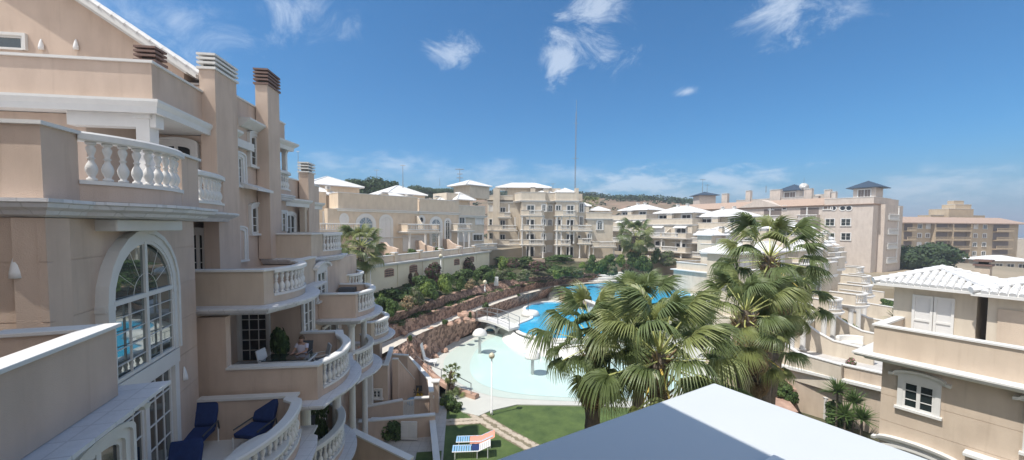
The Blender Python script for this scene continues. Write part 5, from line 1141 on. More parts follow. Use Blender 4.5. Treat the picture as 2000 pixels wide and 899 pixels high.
# ---------------- near left patios
pz = 0.35
struct(MB(FU).prism([(-9, 17), (-.9, 17), (-.9, 30), (-9, 30)], -.2, .02), 'patio', M['patio'])
def lowwall(label, pts, z0, z1, wm='pink', th=.2, cap=True, name='patio_wall'):
    t = T(name, label, 'wall', (pts[0][0], pts[0][1], z0)); MB().sweep(pts, [(-th, z0), (0, z0), (0, z1), (-th, z1)]).build('wall', M[wm], t)
    if cap: MB().sweep(pts, [(-th - .05, z1), (.05, z1), (.05, z1 + .07), (-th - .05, z1 + .07)]).build('coping', M['white'], t)
    return t
# near patio pieces (corner block with a small window, walls, gate)
zc = 3.4
a = G(717, 713, zc); b = G(757, 713, zc); c = G(768, 677, zc); dd_ = G(738, 680, zc)
blk = T('patio_store', 'small pink block with a square window between the balconies and the patio', 'outbuilding', (*a, 0))
q = MB(); q.sweep([(a[0] - 1.2, a[1]), b, c], [(-.2, 0), (0, 0), (0, zc - .06), (-.2, zc - .06)]); q.prism([(a[0] - 1.2, a[1] + .1), (b[0] - .1, b[1] + .1), (c[0] - .1, c[1]), (a[0] - 1.2, c[1])], 0, 2.4); q.build('wall', M['pink'], blk)
MB().sweep([(a[0] - 1.2, a[1]), b, c], [(-.25, zc - .06), (.05, zc - .06), (.05, zc), (-.25, zc)]).build('wall_cap', M['white'], blk)
fb = Fr(a[0] - 1.2, a[1], math.degrees(math.atan2(b[1] - a[1], b[0] - a[0] + 1.2))); winpx(blk, fb, 729, 762, 744, 777, nx=2, ny=2, trim=.1)
# pillar
x, y = G(733, 690, 3.4); MBp = MB().box(x - .3, x + .3, y, y + .5, 0, 4.2); pt = T('gate_pillar', 'plain pillar with white cap rising behind the patio block', 'pillar', (x, y, 0)); MBp.build('pillar', M['pink'], pt); MB().box(x - .36, x + .36, y - .06, y + .56, 4.2, 4.32).build('pillar_cap', M['white'], pt)
g1, g2, g3, g4, g5 = G(760, 790, 1.1), G(787, 783, 1.1), G(809, 780, 1.1), G(848, 778, 1.1), G(850, 740, 1.6)
lowwall('low patio wall left of the small white gate', [G(716, 796, 1.1), g2], 0, 1.1); lowwall('low patio wall between the small white gate and the lawn', [g3, g4], 0, 1.1)
gt = T('gate', 'small white slatted gate between two low patio walls', 'gate', (*g2, 0)); m = MB(); dx, dy = (g3[0] - g2[0]), (g3[1] - g2[1])
m.sweep([g2, g3], [(-.04, .1), (0, .1), (0, .2), (-.04, .2)]); m.sweep([g2, g3], [(-.04, 1.0), (0, 1.0), (0, 1.1), (-.04, 1.1)]); m.build('gate_frame', M['white'], gt)
for i in range(7): f = (i + .5) / 7; x, y = g2[0] + dx * f, g2[1] + dy * f; MB().box(x - .03, x + .03, y, y + .03, .2, 1.0).build('gate_bar', M['white'], gt)
lowwall('patio side wall with pillar beside the lawn and small palm', [G(846, 776, 1.6), G(843, 742, 1.9), G(815, 712, 1.9), G(800, 698, 1.9)], 0, 1.9)
x, y = G(851, 745, 2.0); pt = T('gate_pillar', 'pink pillar at the corner of the patio next to the small palm', 'pillar', (x, y, 0)); MB().box(x - .2, x + .2, y - .2, y + .2, 0, 2.0).build('pillar', M['pink'], pt); MB().box(x - .25, x + .25, y - .25, y + .25, 2, 2.08).build('pillar_cap', M['white'], pt)
# stair wall sloping down to the patio
m = MB(); pa, pb = G(768, 704, 3.2), G(810, 742, 1.5); pc = G(785, 704, 3.2)
sw = T('stair_wall', 'sloping pink stair wall with white coping inside the patio', 'wall', (*pb, 0))
def slopewall(t, pts, th, z0, wm='pink'):
    m = MB(); k = MB()
    for (x0, y0, za), (x1, y1, zb_) in zip(pts[:-1], pts[1:]):
        dx, dy = x1 - x0, y1 - y0; l = math.hypot(dx, dy); nx, ny = dy / l * th, -dx / l * th; ox, oy = nx * .25, ny * .25
        m.add([(x0, y0, z0), (x1, y1, z0), (x1 - nx, y1 - ny, z0), (x0 - nx, y0 - ny, z0), (x0, y0, za), (x1, y1, zb_), (x1 - nx, y1 - ny, zb_), (x0 - nx, y0 - ny, za)], [(3, 2, 1, 0), (4, 5, 6, 7), (0, 1, 5, 4), (1, 2, 6, 5), (2, 3, 7, 6), (3, 0, 4, 7)])
        k.add([(x0 + ox, y0 + oy, za + .005), (x1 + ox, y1 + oy, zb_ + .005), (x1 - nx - ox, y1 - ny - oy, zb_ + .005), (x0 - nx - ox, y0 - ny - oy, za + .005), (x0 + ox, y0 + oy, za + .08), (x1 + ox, y1 + oy, zb_ + .08), (x1 - nx - ox, y1 - ny - oy, zb_ + .08), (x0 - nx - ox, y0 - ny - oy, za + .08)], [(3, 2, 1, 0), (4, 5, 6, 7), (0, 1, 5, 4), (1, 2, 6, 5), (2, 3, 7, 6), (3, 0, 4, 7)])
    m.build('wall', M[wm], t); k.build('coping', M['white'], t)
slopewall(sw, [(*G(766, 703, 3.2), 3.2), (*G(777, 703, 3.2), 3.2), (*pb, 1.5)], .15, 0)
sw2 = T('stair_wall', 'outer stair wall climbing beside the rock slope behind the patio', 'wall', (*pc, 0))
slopewall(sw2, [(*G(767, 694, 3.0), 3.0), (*G(796, 696, 3.0), 3.0), (*G(818, 722, 1.9), 1.9)], .15, 0)
stp = T('steps', 'short flight of patio steps beside the side wall', 'steps', (*G(812, 752, .5), 0))
for k in range(4):
    x, y = G(818 - 3 * k, 764 - 7 * k, .2); MB().box(x - .5, x + .5, y, y + 1.6 - .3 * k, .2 * k + .02, .2 * k + .22).build('step', M['pink'], stp)
# lower walled garden: party wall with path-side wall, air conditioner, hedge block, white door panel
w0 = G(716, 822, 1.3)
lowwall('long party wall running from the balconies to the lawn, below the gate', [G(700, 826, 1.2), G(850, 812, 1.2)], 0, 1.2, cap=True)
slopewall(T('garden_wall', 'wall dividing the shaded garden from the lawn, running towards the camera', 'wall', (*G(848, 815, .9), 0)), [(*G(858, 905, .75), .75), (*G(847, 812, .9), .9)], .22, -.1)
slopewall(T('garden_wall', 'pink raking wall with white coping at the bottom, below the shaded garden', 'wall', (*G(690, 845, 3.4), 0)), [(*G(683, 845, 3.4), 3.4), (*G(800, 902, 3.0), 3.0)], .2, 0)
struct(MB(FU).prism([(-2.3, 14), (-1.0, 14), (-1.0, 20.5), (-2.3, 20.5)], .0, .06), 'grass_strip', M['grass'])
acx, acy = G(740, 852, .1); ac = T('air_conditioner', 'white air conditioner with round fan grille beside the clipped bush', 'air conditioner', (acx, acy, .1))
MB().box(acx - .55, acx + .45, acy, acy + .4, .15, 1.0).build('casing', M['whitep'], ac, bevel=.02)
fanm = MB()
for k in range(12): an_ = 2 * PI * k / 12; fanm.add([(acx - .12 + .28 * math.cos(an_), acy - .012, .57 + .28 * math.sin(an_)), (acx - .12 + .28 * math.cos(an_ + .4), acy - .012, .57 + .28 * math.sin(an_ + .4)), (acx - .12, acy - .02, .57)], [(0, 1, 2)])
fanm.build('fan_grille', M['fardark'], ac, recalc=False)
dx_, dy_ = G(800, 822, 1.1); dp = T('garden_door', 'low white panelled door in the shaded party wall', 'door', (dx_, dy_ - .1, 0)); MB().box(dx_ - .45, dx_ + .45, dy_ - .16, dy_ - .1, .1, 1.12).build('door_leaf', M['white'], dp)
for k in (-.22, .22): MB().box(dx_ + k - .14, dx_ + k + .14, dy_ - .175, dy_ - .161, .25, .95).build('door_panel', M['shutter'], dp)
# clutter by the gate
cxx, cyy = G(818, 777, .3); bk = T('folding_chair', 'yellow and black folded chair leaning by the patio wall', 'chair', (cxx, cyy, .02))
for k in (-.2, .2): MB().tube([(cxx + k, cyy, .05), (cxx + k + .1, cyy + .35, 1.0)], .03).build('leg', M['yplastic'], bk)
MB().box(cxx - .25, cxx + .3, cyy + .28, cyy + .32, .65, 1.02).build('backrest', M['dkmetal'], bk); MB().box(cxx - .2, cxx + .25, cyy, cyy + .35, .4, .45).build('seat', M['yplastic'], bk)
bx2, by2 = G(800, 779, .2); bc = T('bicycle', 'dark bicycle lying among blue bags behind the low patio wall', 'bicycle', (bx2, by2, .02), 0)
for k in (-.5, .45):
    MB().tube([(bx2 + k + .3 * math.cos(2 * PI * i / 16), by2, .38 + .3 * math.sin(2 * PI * i / 16)) for i in range(17)], .03, 5).build('wheel', M['dkmetal'], bc)
MB().tube([(bx2 - .5, by2, .38), (bx2 - .2, by2, .8), (bx2 + .3, by2, .85), (bx2 + .45, by2, .38), (bx2, by2, .4), (bx2 - .2, by2, .85), (bx2 - .2, by2, .95)], .025, 5).build('bicycle_frame', M['dkmetal'], bc)
MB().box(bx2 - .32, bx2 - .08, by2 - .05, by2 + .05, .95, 1.0).build('saddle', M['dkmetal'], bc)
bm_ = MB().lathe(bx2 + .25, by2 - .35, 0, [(.3, 0), (.36, .15), (.3, .35), (.12, .42)], 9); tag(bm_.build('bag', M['ltblue'], smooth=True), 'light blue bag beside the dark bicycle', 'bag')

# ---------------- right side: retaining walls, balustraded stairs
rwl = G(1540, 719, 1.75); rwr = G(1700, 757, 1.75); an = math.degrees(math.atan2(rwr[1] - rwl[1], rwr[0] - rwl[0])); FRW = Fr(rwl[0], rwl[1], an); LR = math.dist(rwl, rwr)
rt = T('retaining_wall', 'cream retaining wall with white ledge under the patio with the sofa', 'wall', FRW.w(LR / 2, 0, 0), an)
w = MB(FRW); w.box(-6, LR + 4, .15, .6, -3, 1.7); w.box(-6, LR + 4, .2, .45, 1.9, 2.75); w.box(-.9, -.5, .0, .15, -3, 1.6); w.build('wall', M['sand'], rt)
w = MB(FRW); w.box(-6, LR + 4, -.25, .65, 1.72, 1.9); w.box(-6, LR + 4, .12, .52, 2.751, 2.83); w.build('ledge', M['white'], rt)
# pool-side cream box
bx0, by0 = G(1316, 512, 6.6); FBX = Fr(bx0, by0, -58.4); pb_ = T('pool_house', 'plain cream box building with white ledge between the upper pool and the palms', 'building', FBX.w(3, 3, 0), -58.4)
w = MB(FBX); w.box(0, 16, 0, 9, -1, 5.4); w.box(.3, 16, .3, .55, 5.5, 6.6); w.box(.3, .55, .551, 9, 5.5, 6.6); w.box(5.5, 6, .1, .3, 5.5, 6.6); w.build('wall', M['cream'], pb_)
w = MB(FBX); w.box(-.35, 16.3, -.35, 9.3, 5.401, 5.55); w.box(.22, 16, .22, .63, 6.601, 6.7); w.box(.22, .63, .631, 9, 6.602, 6.699); w.build('ledge', M['white'], pb_)
# balustraded garden stairs
def stairs(label, top_, bot, width, n, bal=True, side=1):
    t = T('garden_stairs', label, 'stairs', bot, 0, 'white garden stairs'); dx, dy, dz = (bot[i] - top_[i] for i in range(3)); l = math.hypot(dx, dy); ux, uy = dx / l, dy / l; nx, ny = uy, -ux
    m = MB(Fr(top_[0], top_[1], math.degrees(math.atan2(dy, dx))))
    for i in range(n): m.box(l * i / n, l, 0, width, bot[2] - .4 if i == n - 1 else bot[2] - .4, top_[2] + dz * (i + 1) / n) if False else m.box(l * i / n, l * (i + 1) / n + .001 * i, 0, width, bot[2] - .4, top_[2] + dz * (i + .5) / n)
    m.build('steps', M['path'], t)
    if bal:
        f = m.fr
        for y_ in (-.12, width + .12):
            r = MB(f); r.add([(0, y_ - .1, top_[2] + .8), (l, y_ - .1, bot[2] + .8), (l, y_ + .1, bot[2] + .8), (0, y_ + .1, top_[2] + .8), (0, y_ - .1, top_[2] + .92), (l, y_ - .1, bot[2] + .92), (l, y_ + .1, bot[2] + .92), (0, y_ + .1, top_[2] + .92)], [(3, 2, 1, 0), (4, 5, 6, 7), (0, 1, 5, 4), (1, 2, 6, 5), (2, 3, 7, 6), (3, 0, 4, 7)])
            k = int(l / .3)
            for i in range(k): g_ = (i + .5) / k; r.lathe(l * g_, y_, top_[2] + dz * g_ + .02, [(a, b * .79) for a, b in BAL_LO], 6)
            r.build('balustrade', M['white'], t)
            for xx, zz in ((0, top_[2]), (l, bot[2])):
                p = MB(f); p.box(xx - .16, xx + .16, y_ - .16, y_ + .16, zz - .4, zz + 1.1); p.lathe(xx, y_, zz + 1.1, [(.2, 0), (.2, .06), (.06, .1), (.13, .2), (.1, .32), (.02, .38)], 8); p.build('newel', M['white'], t)
    return t
tA = G(1516, 752, .1); bA = G(1566, 796, -1.2); stairs('white balustraded garden stairs descending in front of the cream retaining wall', (*tA, .1), (*bA, -1.2), 1.7, 8)
for i_, (a_, b_, lab_) in enumerate(((1612, 818, 'white ball-topped stair pillar nearest the right house'), (1560, 800, 'white ball-topped stair pillar at the foot of the sloping balustrade'))):
    x, y = G(a_, b_, -1.3); pp = T('stair_pillar', lab_, 'pillar', (x, y, -1.3)); MB().box(x - .17, x + .17, y - .17, y + .17, -1.3, .2).build('pillar', M['white'], pp); MB().lathe(x, y, .2, [(.22, 0), (.22, .06), (.06, .1), (.14, .2), (.11, .32), (.02, .38)], 10).build('ball', M['white'], pp, smooth=True)
x, y = G(1590, 806, -1.3); gs = T('garden_steps', 'pale steps between the two ball-topped pillars', 'steps', (x, y, -1.3))
for k in range(5): MB().box(x - .75, x + .75, y + .32 * k, y + 2.2, -1.3 + .17 * k, -1.13 + .17 * k - .002).build('step', M['path'], gs)
tB = G(1265, 508, 5); bB = G(1298, 527, 2.6); stairs('distant white balustraded stairs between the dark hedge and the cream box building', (*tB, 4.6), (*bB, 2.5), 2.6, 12)
# red earth terraces below the palms
struct(MB().prism([G(1440, 740, .6), G(1520, 742, .6), G(1560, 790, .6), G(1500, 800, .6), G(1420, 780, .6)], -1, .1), 'planting_bed', M['rock'])
lowwall('orange brown low retaining wall beneath the palms', [G(1470, 745, .8), G(1530, 745, .8), G(1545, 760, .8)], -1, .8, wm='rock', cap=False, th=.35, name='stone_wall')
lowwall('cream planter wall beside the stairs and the palm stems', [G(1575, 758, .2), G(1640, 778, .2)], -2, .2, wm='sand')

# ================================================================ OBJECTS
def lamp_post(label, x, y, z0, h, r=.16, group='globe lamp posts'):
    t = T('street_lamp', label, 'lamp post', (x, y, z0), 0, group)
    MB().lathe(x, y, z0, [(.09, 0), (.09, .25), (.045, .3), (.04, h - r * 2)], 10).build('post', M['whitep'], t, smooth=True)
    MB().lathe(x, y, z0 + h - r * 2, [(.03, 0), (r * .7, r * .25), (r, r * .9), (r * .85, r * 1.5), (r * .3, r * 1.95), (.01, r * 2)], 14).build('globe', M['globe'], t, smooth=True)
x, y = G(960, 809, 0); zt = EYE + ray(963, 689).z * y; lamp_post('tall white lamp post with cream globe standing on the lawn by the wading pool', x, y, -.05, zt + .05, .2)
for lab, a, b, z0, h in (('globe lamp against the cream garden wall', 861, 545, 5.3, 3.2), ('globe lamp beside the near end of the cream garden wall', 724, 578, 5.3, 3.4), ('globe lamp on the shrub bank behind the footbridge', 947, 570, 4.3, 1.4)):
    x, y = G(a, b, z0); lamp_post(lab, x, y, z0, h, .26)
def mushroom(label, px_, pyb, pyt, hw):
    x, y = G(px_, pyb, .05); z1 = EYE + ray(px_, pyt).z * y; r = hw * y / 760; t = T('mushroom_shower', label, 'water feature', (x, y, .05), 0, 'white mushroom showers in the wading pool')
    MB().lathe(x, y, -.02, [(.14, 0), (.12, z1 - .5)], 12).build('stem', M['shutter'], t, smooth=True)
    MB().lathe(x, y, z1 - .62, [(r, 0), (r * .98, .1), (r * .85, .3), (r * .6, .5), (r * .3, .6), (.02, .64)], 24).build('cap', M['white'], t, smooth=True)
mushroom('white mushroom shower on the left of the wading pool, casting a round shadow', 937, 690, 642, 15); mushroom('white mushroom shower nearest the palm leaves', 1040, 731, 684, 16)
# white water slide chair on the beach edge
x, y = G(830, 712, .1); sl = T('deck_chair', 'tall white deck chair with drooping back beside the rock slope', 'deck chair', (x, y, .1), 0)
q = MB(); w = .35
prof = [(-.3, 1.9), (-.15, 1.2), (0, .6), (.4, .4), (1.0, .35)]
q.add([(x + a, y - w, .05 + b) for a, b in prof] + [(x + a, y + w, .05 + b) for a, b in prof] + [(x + a - .05, y - w, .0 + b) for a, b in prof] + [(x + a - .05, y + w, b) for a, b in prof], [(i, i + 1, 6 + i, 5 + i) for i in range(4)] + [(10 + i, 11 + i, 16 + i, 15 + i) for i in range(4)])
q.build('seat', M['whitep'], sl, recalc=False)
for a, b in ((.05, -w), (.05, w), (.9, -w), (.9, w)): MB().tube([(x + a, y + b, .02), (x + a, y + b, .45)], .03).build('leg', M['whitep'], sl)
# sun loungers on the lawn
def lounger(label, px_, py_, towel):
    x, y = G(px_, py_, .0); fr = Fr(x, y, 4); t = T('sun_lounger', label, 'sun lounger', (x, y, -.05), 4, 'sun loungers on the lawn')
    for yy in (-.3, .3): MB(fr).tube([(-1, yy, .34), (.35, yy, .34), (1.0, yy, .62)], .025).build('frame', M['whitep'], t)
    b = MB(fr)
    for i in range(11): xx = -1 + i * .125; b.box(xx, xx + .09, -.29, .29, .345, .365)
    b.build('seat', M['ltblue'], t); b = MB(fr)
    for i in range(6):
        xx = .38 + i * .105; z = .355 + (xx - .35) * .43; b.add([(xx, -.29, z), (xx + .085, -.29, z + .037), (xx + .085, .29, z + .037), (xx, .29, z), (xx, -.29, z + .02), (xx + .085, -.29, z + .057), (xx + .085, .29, z + .057), (xx, .29, z + .02)], [(3, 2, 1, 0), (4, 5, 6, 7), (0, 1, 5, 4), (1, 2, 6, 5), (2, 3, 7, 6), (3, 0, 4, 7)])
    b.build('backrest', M['whitep'] if not towel else M['ltblue'], t)
    for xx, zz in ((-.85, .34), (.3, .34), (.85, .5)):
        for yy in (-.3, .3): MB(fr).tube([(xx, yy, -.05), (xx, yy, zz)], .022).build('leg', M['whitep'], t)
    return fr
f1 = lounger('blue striped sun lounger, the farther one, spread with a pink towel', 927, 869, True)
c_ = MB(f1); n = 14; vs = []; 
for i in range(n + 1):
    u = -.25 + 1.35 * i / n; z = .39 if u < .35 else .39 + (u - .35) * .43
    for j in range(6): v = -.36 + .72 * j / 5; vs.append((u, v, z + .015 * math.sin(u * 21 + v * 9) - (.12 if j in (0, 5) else 0)))
c_.add(vs, [(i * 6 + j, i * 6 + j + 1, (i + 1) * 6 + j + 1, (i + 1) * 6 + j) for i in range(n) for j in range(5)])
tag(c_.build('towel', M['towel'], recalc=False, smooth=True), 'pink towel draped over the farther sun lounger', 'towel')
f2 = lounger('blue striped sun lounger, the nearer one, with a navy cloth on its seat', 921, 888, False)
c_ = MB(f2); c_.box(.0, .62, -.27, .27, .372, .40); tag(c_.build('folded_cloth', M['blueplastic'], bevel=.012), 'navy folded cloth lying on the nearer sun lounger', 'cloth')
# navy cushioned chairs on the near terrace
def cush_chair(label, px_, py_, s=1.0, rot=0, lie=.5):
    x, y = G(px_, py_, 5.62); fr = Fr(x, y, 7.5 + rot); t = T('garden_chair', label, 'garden chair', (x, y, 5.61), 7.5 + rot, 'navy cushioned chairs on the near terrace'); w = .28 * s
    def slab_(p, th, name):
        m = MB(fr); n = len(p); vs = []
        for k, (a, b) in enumerate(p): vs += [(a, -w, 5.61 + b), (a, w, 5.61 + b), (a - th * .3, w, 5.61 + b + th), (a - th * .3, -w, 5.61 + b + th)]
        fs = [(4 * k + q, 4 * k + (q + 1) % 4, 4 * (k + 1) + (q + 1) % 4, 4 * (k + 1) + q) for k in range(n - 1) for q in range(4)] + [(3, 2, 1, 0), tuple(4 * (n - 1) + q for q in range(4))]
        m.add(vs, fs); m.build(name, M['blueplastic'], t, bevel=.04)
    slab_([(-.62 * s, .38), (-.05, .40)], .16, 'seat_cushion'); slab_([(-.04, .42), (.08, .72), (.2, 1.02)], .2, 'back_cushion')
    for a in (-.65 * s, .05):
        for b in (-w, w): MB(fr).tube([(a, b, 5.61), (a, b, 6.03)], .02).build('leg', M['whitep'], t)
    for b in (-w - .03, w + .03): MB(fr).tube([(.05, b, 6.0), (.0, b, 6.25), (-.6 * s, b, 6.22)], .022).build('armrest', M['dkmetal'], t)
cush_chair('navy cushioned chair against the tower corner of the near terrace', 396, 866, 1.35, 95); cush_chair('navy cushioned chair beside the curved balustrade of the near terrace', 518, 856, 1.2, 75)
cush_chair('navy cushioned footstool chair cut off by the bottom edge', 362, 960, 1.2, 100)
tx_, ty_ = G(505, 880, 6.35); tb = T('terrace_table', 'oval white table top against the inside of the near curved balustrade', 'table', (tx_, ty_, 5.61))
MB(FU.sub(*FU.loc(tx_, ty_), 0)).prism([(.62 * math.cos(2 * PI * i / 28), .95 * math.sin(2 * PI * i / 28)) for i in range(28)], 6.3, 6.35).build('table_top', M['white'], tb, bevel=.01)
MB().lathe(tx_, ty_, 5.61, [(.3, 0), (.28, .04), (.05, .06), (.05, .69)], 12).build('pedestal', M['white'], tb)
# white outdoor sofa on the right patio
sx, sy = G(1657, 676, 1.8); so = T('outdoor_sofa', 'curved white outdoor sofa on the sunny patio below the townhouses', 'sofa', (sx, sy, 1.75))
FS2 = Fr(sx, sy, 10); pts = arc((1.3, -.2), (-1.3, -.2), .7, 12)
MB(FS2).sweep(pts, [(-.8, 1.76), (-.1, 1.76), (-.1, 2.2), (-.8, 2.2)]).build('seat', M['basket'], so, bevel=.06); MB(FS2).sweep(pts, [(-.1, 1.76), (.15, 1.76), (.15, 2.65), (-.1, 2.65)]).build('backrest', M['basket'], so, bevel=.06)
# ---------------- masts
def mast(label, px_, pyt, pyb, Y, w=.25, arms=(), name='antenna_mast', lattice=False):
    xb, xt = ray(px_, pyb).x * Y, ray(px_, pyb).x * Y; zt = EYE + ray(px_, pyt).z * Y; zb_ = EYE + ray(px_, pyb).z * Y; t = T(name, label, 'mast', (xb, Y, zb_), 0, 'masts on the skyline')
    if lattice:
        m = MB(); h = zt - zb_; k = int(h / 1.6)
        for a in (-w, w): 
            for b in (-w, w): m.tube([(xb + a, Y + b, zb_), (xb + a * .6, Y + b * .6, zt - 6)], .07, 4)
        for i in range(k): z0 = zb_ + (h - 6) * i / k; z1 = zb_ + (h - 6) * (i + 1) / k; s_ = 1 if i % 2 else -1; m.tube([(xb - w * s_, Y - w, z0), (xb + w * s_, Y - w, z1)], .05, 4); m.tube([(xb - w * s_, Y + w, z0), (xb + w * s_, Y + w, z1)], .05, 4)
        m.build('lattice', M['metal'], t); MB().tube([(xb, Y, zt - 6), (xb, Y, zt)], .09, 5).build('spike', M['metal'], t)
    else: MB().tube([(xb, Y, zb_), (xb, Y, zt)], w, 5, w * .5).build('pole', M['metal'], t)
    for f, l in arms: z = zb_ + (zt - zb_) * f; MB().tube([(xb - l, Y, z), (xb + l, Y, z)], w * .7 if not lattice else .09, 4).build('antenna', M['metal'], t)
mast('tall thin lattice radio mast above the flats', 1123, 195, 385, 200, .26, ((.4, 1.6), (.76, 1.2)), 'radio_mast', True)
for lab, px_, a, b, Y, w, ar in (('antenna pole on the terraced house roof', 787, 322, 368, 62, .07, ((.97, .4),)), ('faint antenna pole over the dark pines', 736, 331, 362, 130, .1, ((.95, .8),)), ('antenna with several arms on the hill', 898, 329, 366, 180, .22, ((.95, 2), (.7, 1.2), (.5, 1.5))), ('short faint pole on the hill', 859, 348, 364, 180, .12, ()),
        ('aerial just left of the slatted chimney', 583, 295, 350, 30, .03, ((.97, .12),)), ('antenna pole above the slate pyramid roof', 1372, 350, 376, 124, .1, ((.95, .9),)), ('small twin antenna right of the slate pyramid roof', 1381, 360, 377, 124, .08, ((.9, .7),)), ('short antenna over the flats roof', 1080, 358, 372, 84, .06, ((.9, .5),)),
        ('thin pole on the roof of the pinkish block, left one', 1496, 363, 376, 92, .1, ()), ('thin pole on the roof of the pinkish block by the white dish', 1570, 347, 366, 92, .05, ())): mast(lab, px_, a, b, Y, w, ar)
# slate pyramid pavilion far left of the block
x, y = corner(1374, 124); sp = T('slate_pavilion', 'dark slate pyramid roof on a low block behind the terracotta eaves', 'building', (x, y, 10)); fr = Fr(x, y, 0)
MB(fr).box(-2.6, 2.6, -2, 2, 8, 22.3).build('wall', M['mauve'], sp); hip(sp, fr, -2.8, 2.8, -2.8, 2.8, 22.3, 1.2, .5, 'slate', ridge=False)
# ---------------- person on the balcony
def person(base_, fr):
    """seated figure: one skinned body, clothes and hair as children"""
    t = bpy.data.objects.new('person', None)
    J = {'pel': (0, 0, .50), 'wa': (0, .02, .68), 'ch': (0, .02, .88), 'nk': (0, 0, 1.02), 'hb': (0, -.03, 1.09), 'hm': (0, -.05, 1.17), 'ht': (0, -.03, 1.25), 'nose': (0, -.135, 1.15)}
    R = {'pel': .15, 'wa': .12, 'ch': .135, 'nk': .05, 'hb': .06, 'hm': .085, 'ht': .07, 'nose': .016}
    E = [('pel', 'wa'), ('wa', 'ch'), ('ch', 'nk'), ('nk', 'hb'), ('hb', 'hm'), ('hm', 'ht'), ('hm', 'nose')]
    for s_, n in ((-1, 'l'), (1, 'r')):
        J.update({'sh' + n: (s_ * .17, .02, .96), 'el' + n: (s_ * .25, -.10, .76), 'wr' + n: (s_ * .14, -.33, .74), 'pa' + n: (s_ * .11, -.41, .745), 'hip' + n: (s_ * .09, -.06, .48), 'kn' + n: (s_ * .11, -.46, .50), 'an' + n: (s_ * .11, -.44, .08), 'to' + n: (s_ * .12, -.62, .04), 'ear' + n: (s_ * .088, -.04, 1.16)})
        R.update({'sh' + n: .06, 'el' + n: .043, 'wr' + n: .027, 'pa' + n: .032, 'hip' + n: .09, 'kn' + n: .062, 'an' + n: .038, 'to' + n: .03, 'ear' + n: .016})
        E += [('ch', 'sh' + n), ('sh' + n, 'el' + n), ('el' + n, 'wr' + n), ('wr' + n, 'pa' + n), ('pel', 'hip' + n), ('hip' + n, 'kn' + n), ('kn' + n, 'an' + n), ('an' + n, 'to' + n), ('hm', 'ear' + n)]
        for k, (dx, l) in enumerate(((-.03, .07), (-.01, .085), (.01, .08), (.03, .065))):
            J['f%d%s' % (k, n)] = (s_ * .11 + dx, -.44 - l, .742); R['f%d%s' % (k, n)] = .009; E.append(('pa' + n, 'f%d%s' % (k, n)))
        J['th' + n] = (s_ * .11 - s_ * .06, -.43, .75); R['th' + n] = .01; E.append(('pa' + n, 'th' + n))
    def skinned(keys, grow, name, m, parent, cut=None):
        idx = {k: i for i, k in enumerate(keys)}; me = bpy.data.meshes.new(name)
        me.from_pydata([J[k] for k in keys], [(idx[a], idx[b]) for a, b in E if a in idx and b in idx], [])
        o = bpy.data.objects.new(name, me); S.collection.objects.link(o); md = o.modifiers.new('skin', 'SKIN'); 
        if not me.skin_vertices: 
            bm = bmesh.new(); bm.from_mesh(me); bm.verts.layers.skin.verify(); bm.to_mesh(me); bm.free()
        for i, k in enumerate(keys): me.skin_vertices[0].data[i].radius = (R[k] + grow,) * 2; me.skin_vertices[0].data[i].use_root = (k == keys[0])
        md.use_smooth_shade = True; sb = o.modifiers.new('sub', 'SUBSURF'); sb.levels = sb.render_levels = 2; me.materials.append(m); o.parent = parent; return o
    body = skinned(list(J), 0, 'person', M['skin'], None)
    W4 = Matrix.Translation(base_) @ Matrix.Rotation(math.radians(fr), 4, 'Z'); body.matrix_world = W4; INV[body.name] = W4.inverted()
    tag(body, 'person in a lilac t-shirt sitting at the table on the middle balcony', 'person')
    skinned(['ch', 'wa', 'pel', 'shl', 'shr'], .028, 'shirt', M['shirt'], body); 
    for n in 'lr':
        a = Vector(J['sh' + n]); b = Vector(J['el' + n]); q = MB(); q.tube([tuple(a + (b - a) * -.05), tuple(a + (b - a) * .6)], .078, 10, .062)
        me = bpy.data.meshes.new('sleeve'); me.from_pydata(q.v, [], q.f); me.materials.append(M['shirt']); o = bpy.data.objects.new('sleeve', me); S.collection.objects.link(o); o.parent = body
    skinned(['pel', 'hipl', 'hipr', 'knl', 'knr'], .022, 'trousers', M['graycloth'], body)
    bm = bmesh.new(); bmesh.ops.create_uvsphere(bm, u_segments=16, v_segments=12, radius=1)
    for v in bm.verts:
        v.co = Vector((v.co.x * .105, v.co.y * .115 - .005, v.co.z * .11 + 1.2))
    bmesh.ops.delete(bm, geom=[v for v in bm.verts if v.co.z < 1.19 and v.co.y < -.03], context='VERTS'); me = bpy.data.meshes.new('hair'); bm.to_mesh(me); bm.free(); me.materials.append(M['hair'])
    o = bpy.data.objects.new('hair', me); S.collection.objects.link(o); o.parent = body
    for s_ in (-1, 1):
        q = MB().lathe(0, 0, 0, [(.002, 0), (.011, .006), (.011, .012), (.002, .018)], 8); me = bpy.data.meshes.new('eye'); me.from_pydata([(v[0] + s_ * .033, v[1] - .128, v[2] + 1.165) for v in q.v], [], q.f); me.materials.append(M['fardark']); o = bpy.data.objects.new('eye', me); S.collection.objects.link(o); o.parent = body
    q = MB().box(-.025, .025, -.134, -.12, 1.105, 1.113); me = bpy.data.meshes.new('mouth'); me.from_pydata(q.v, [], q.f); me.materials.append(M['towel']); o = bpy.data.objects.new('mouth', me); S.collection.objects.link(o); o.parent = body
    return body
pu = FU.px(592, 680, 15.6)[0]; pw = FU.w(pu, 15.5, 6.52); person(pw, 7.5 - 12)
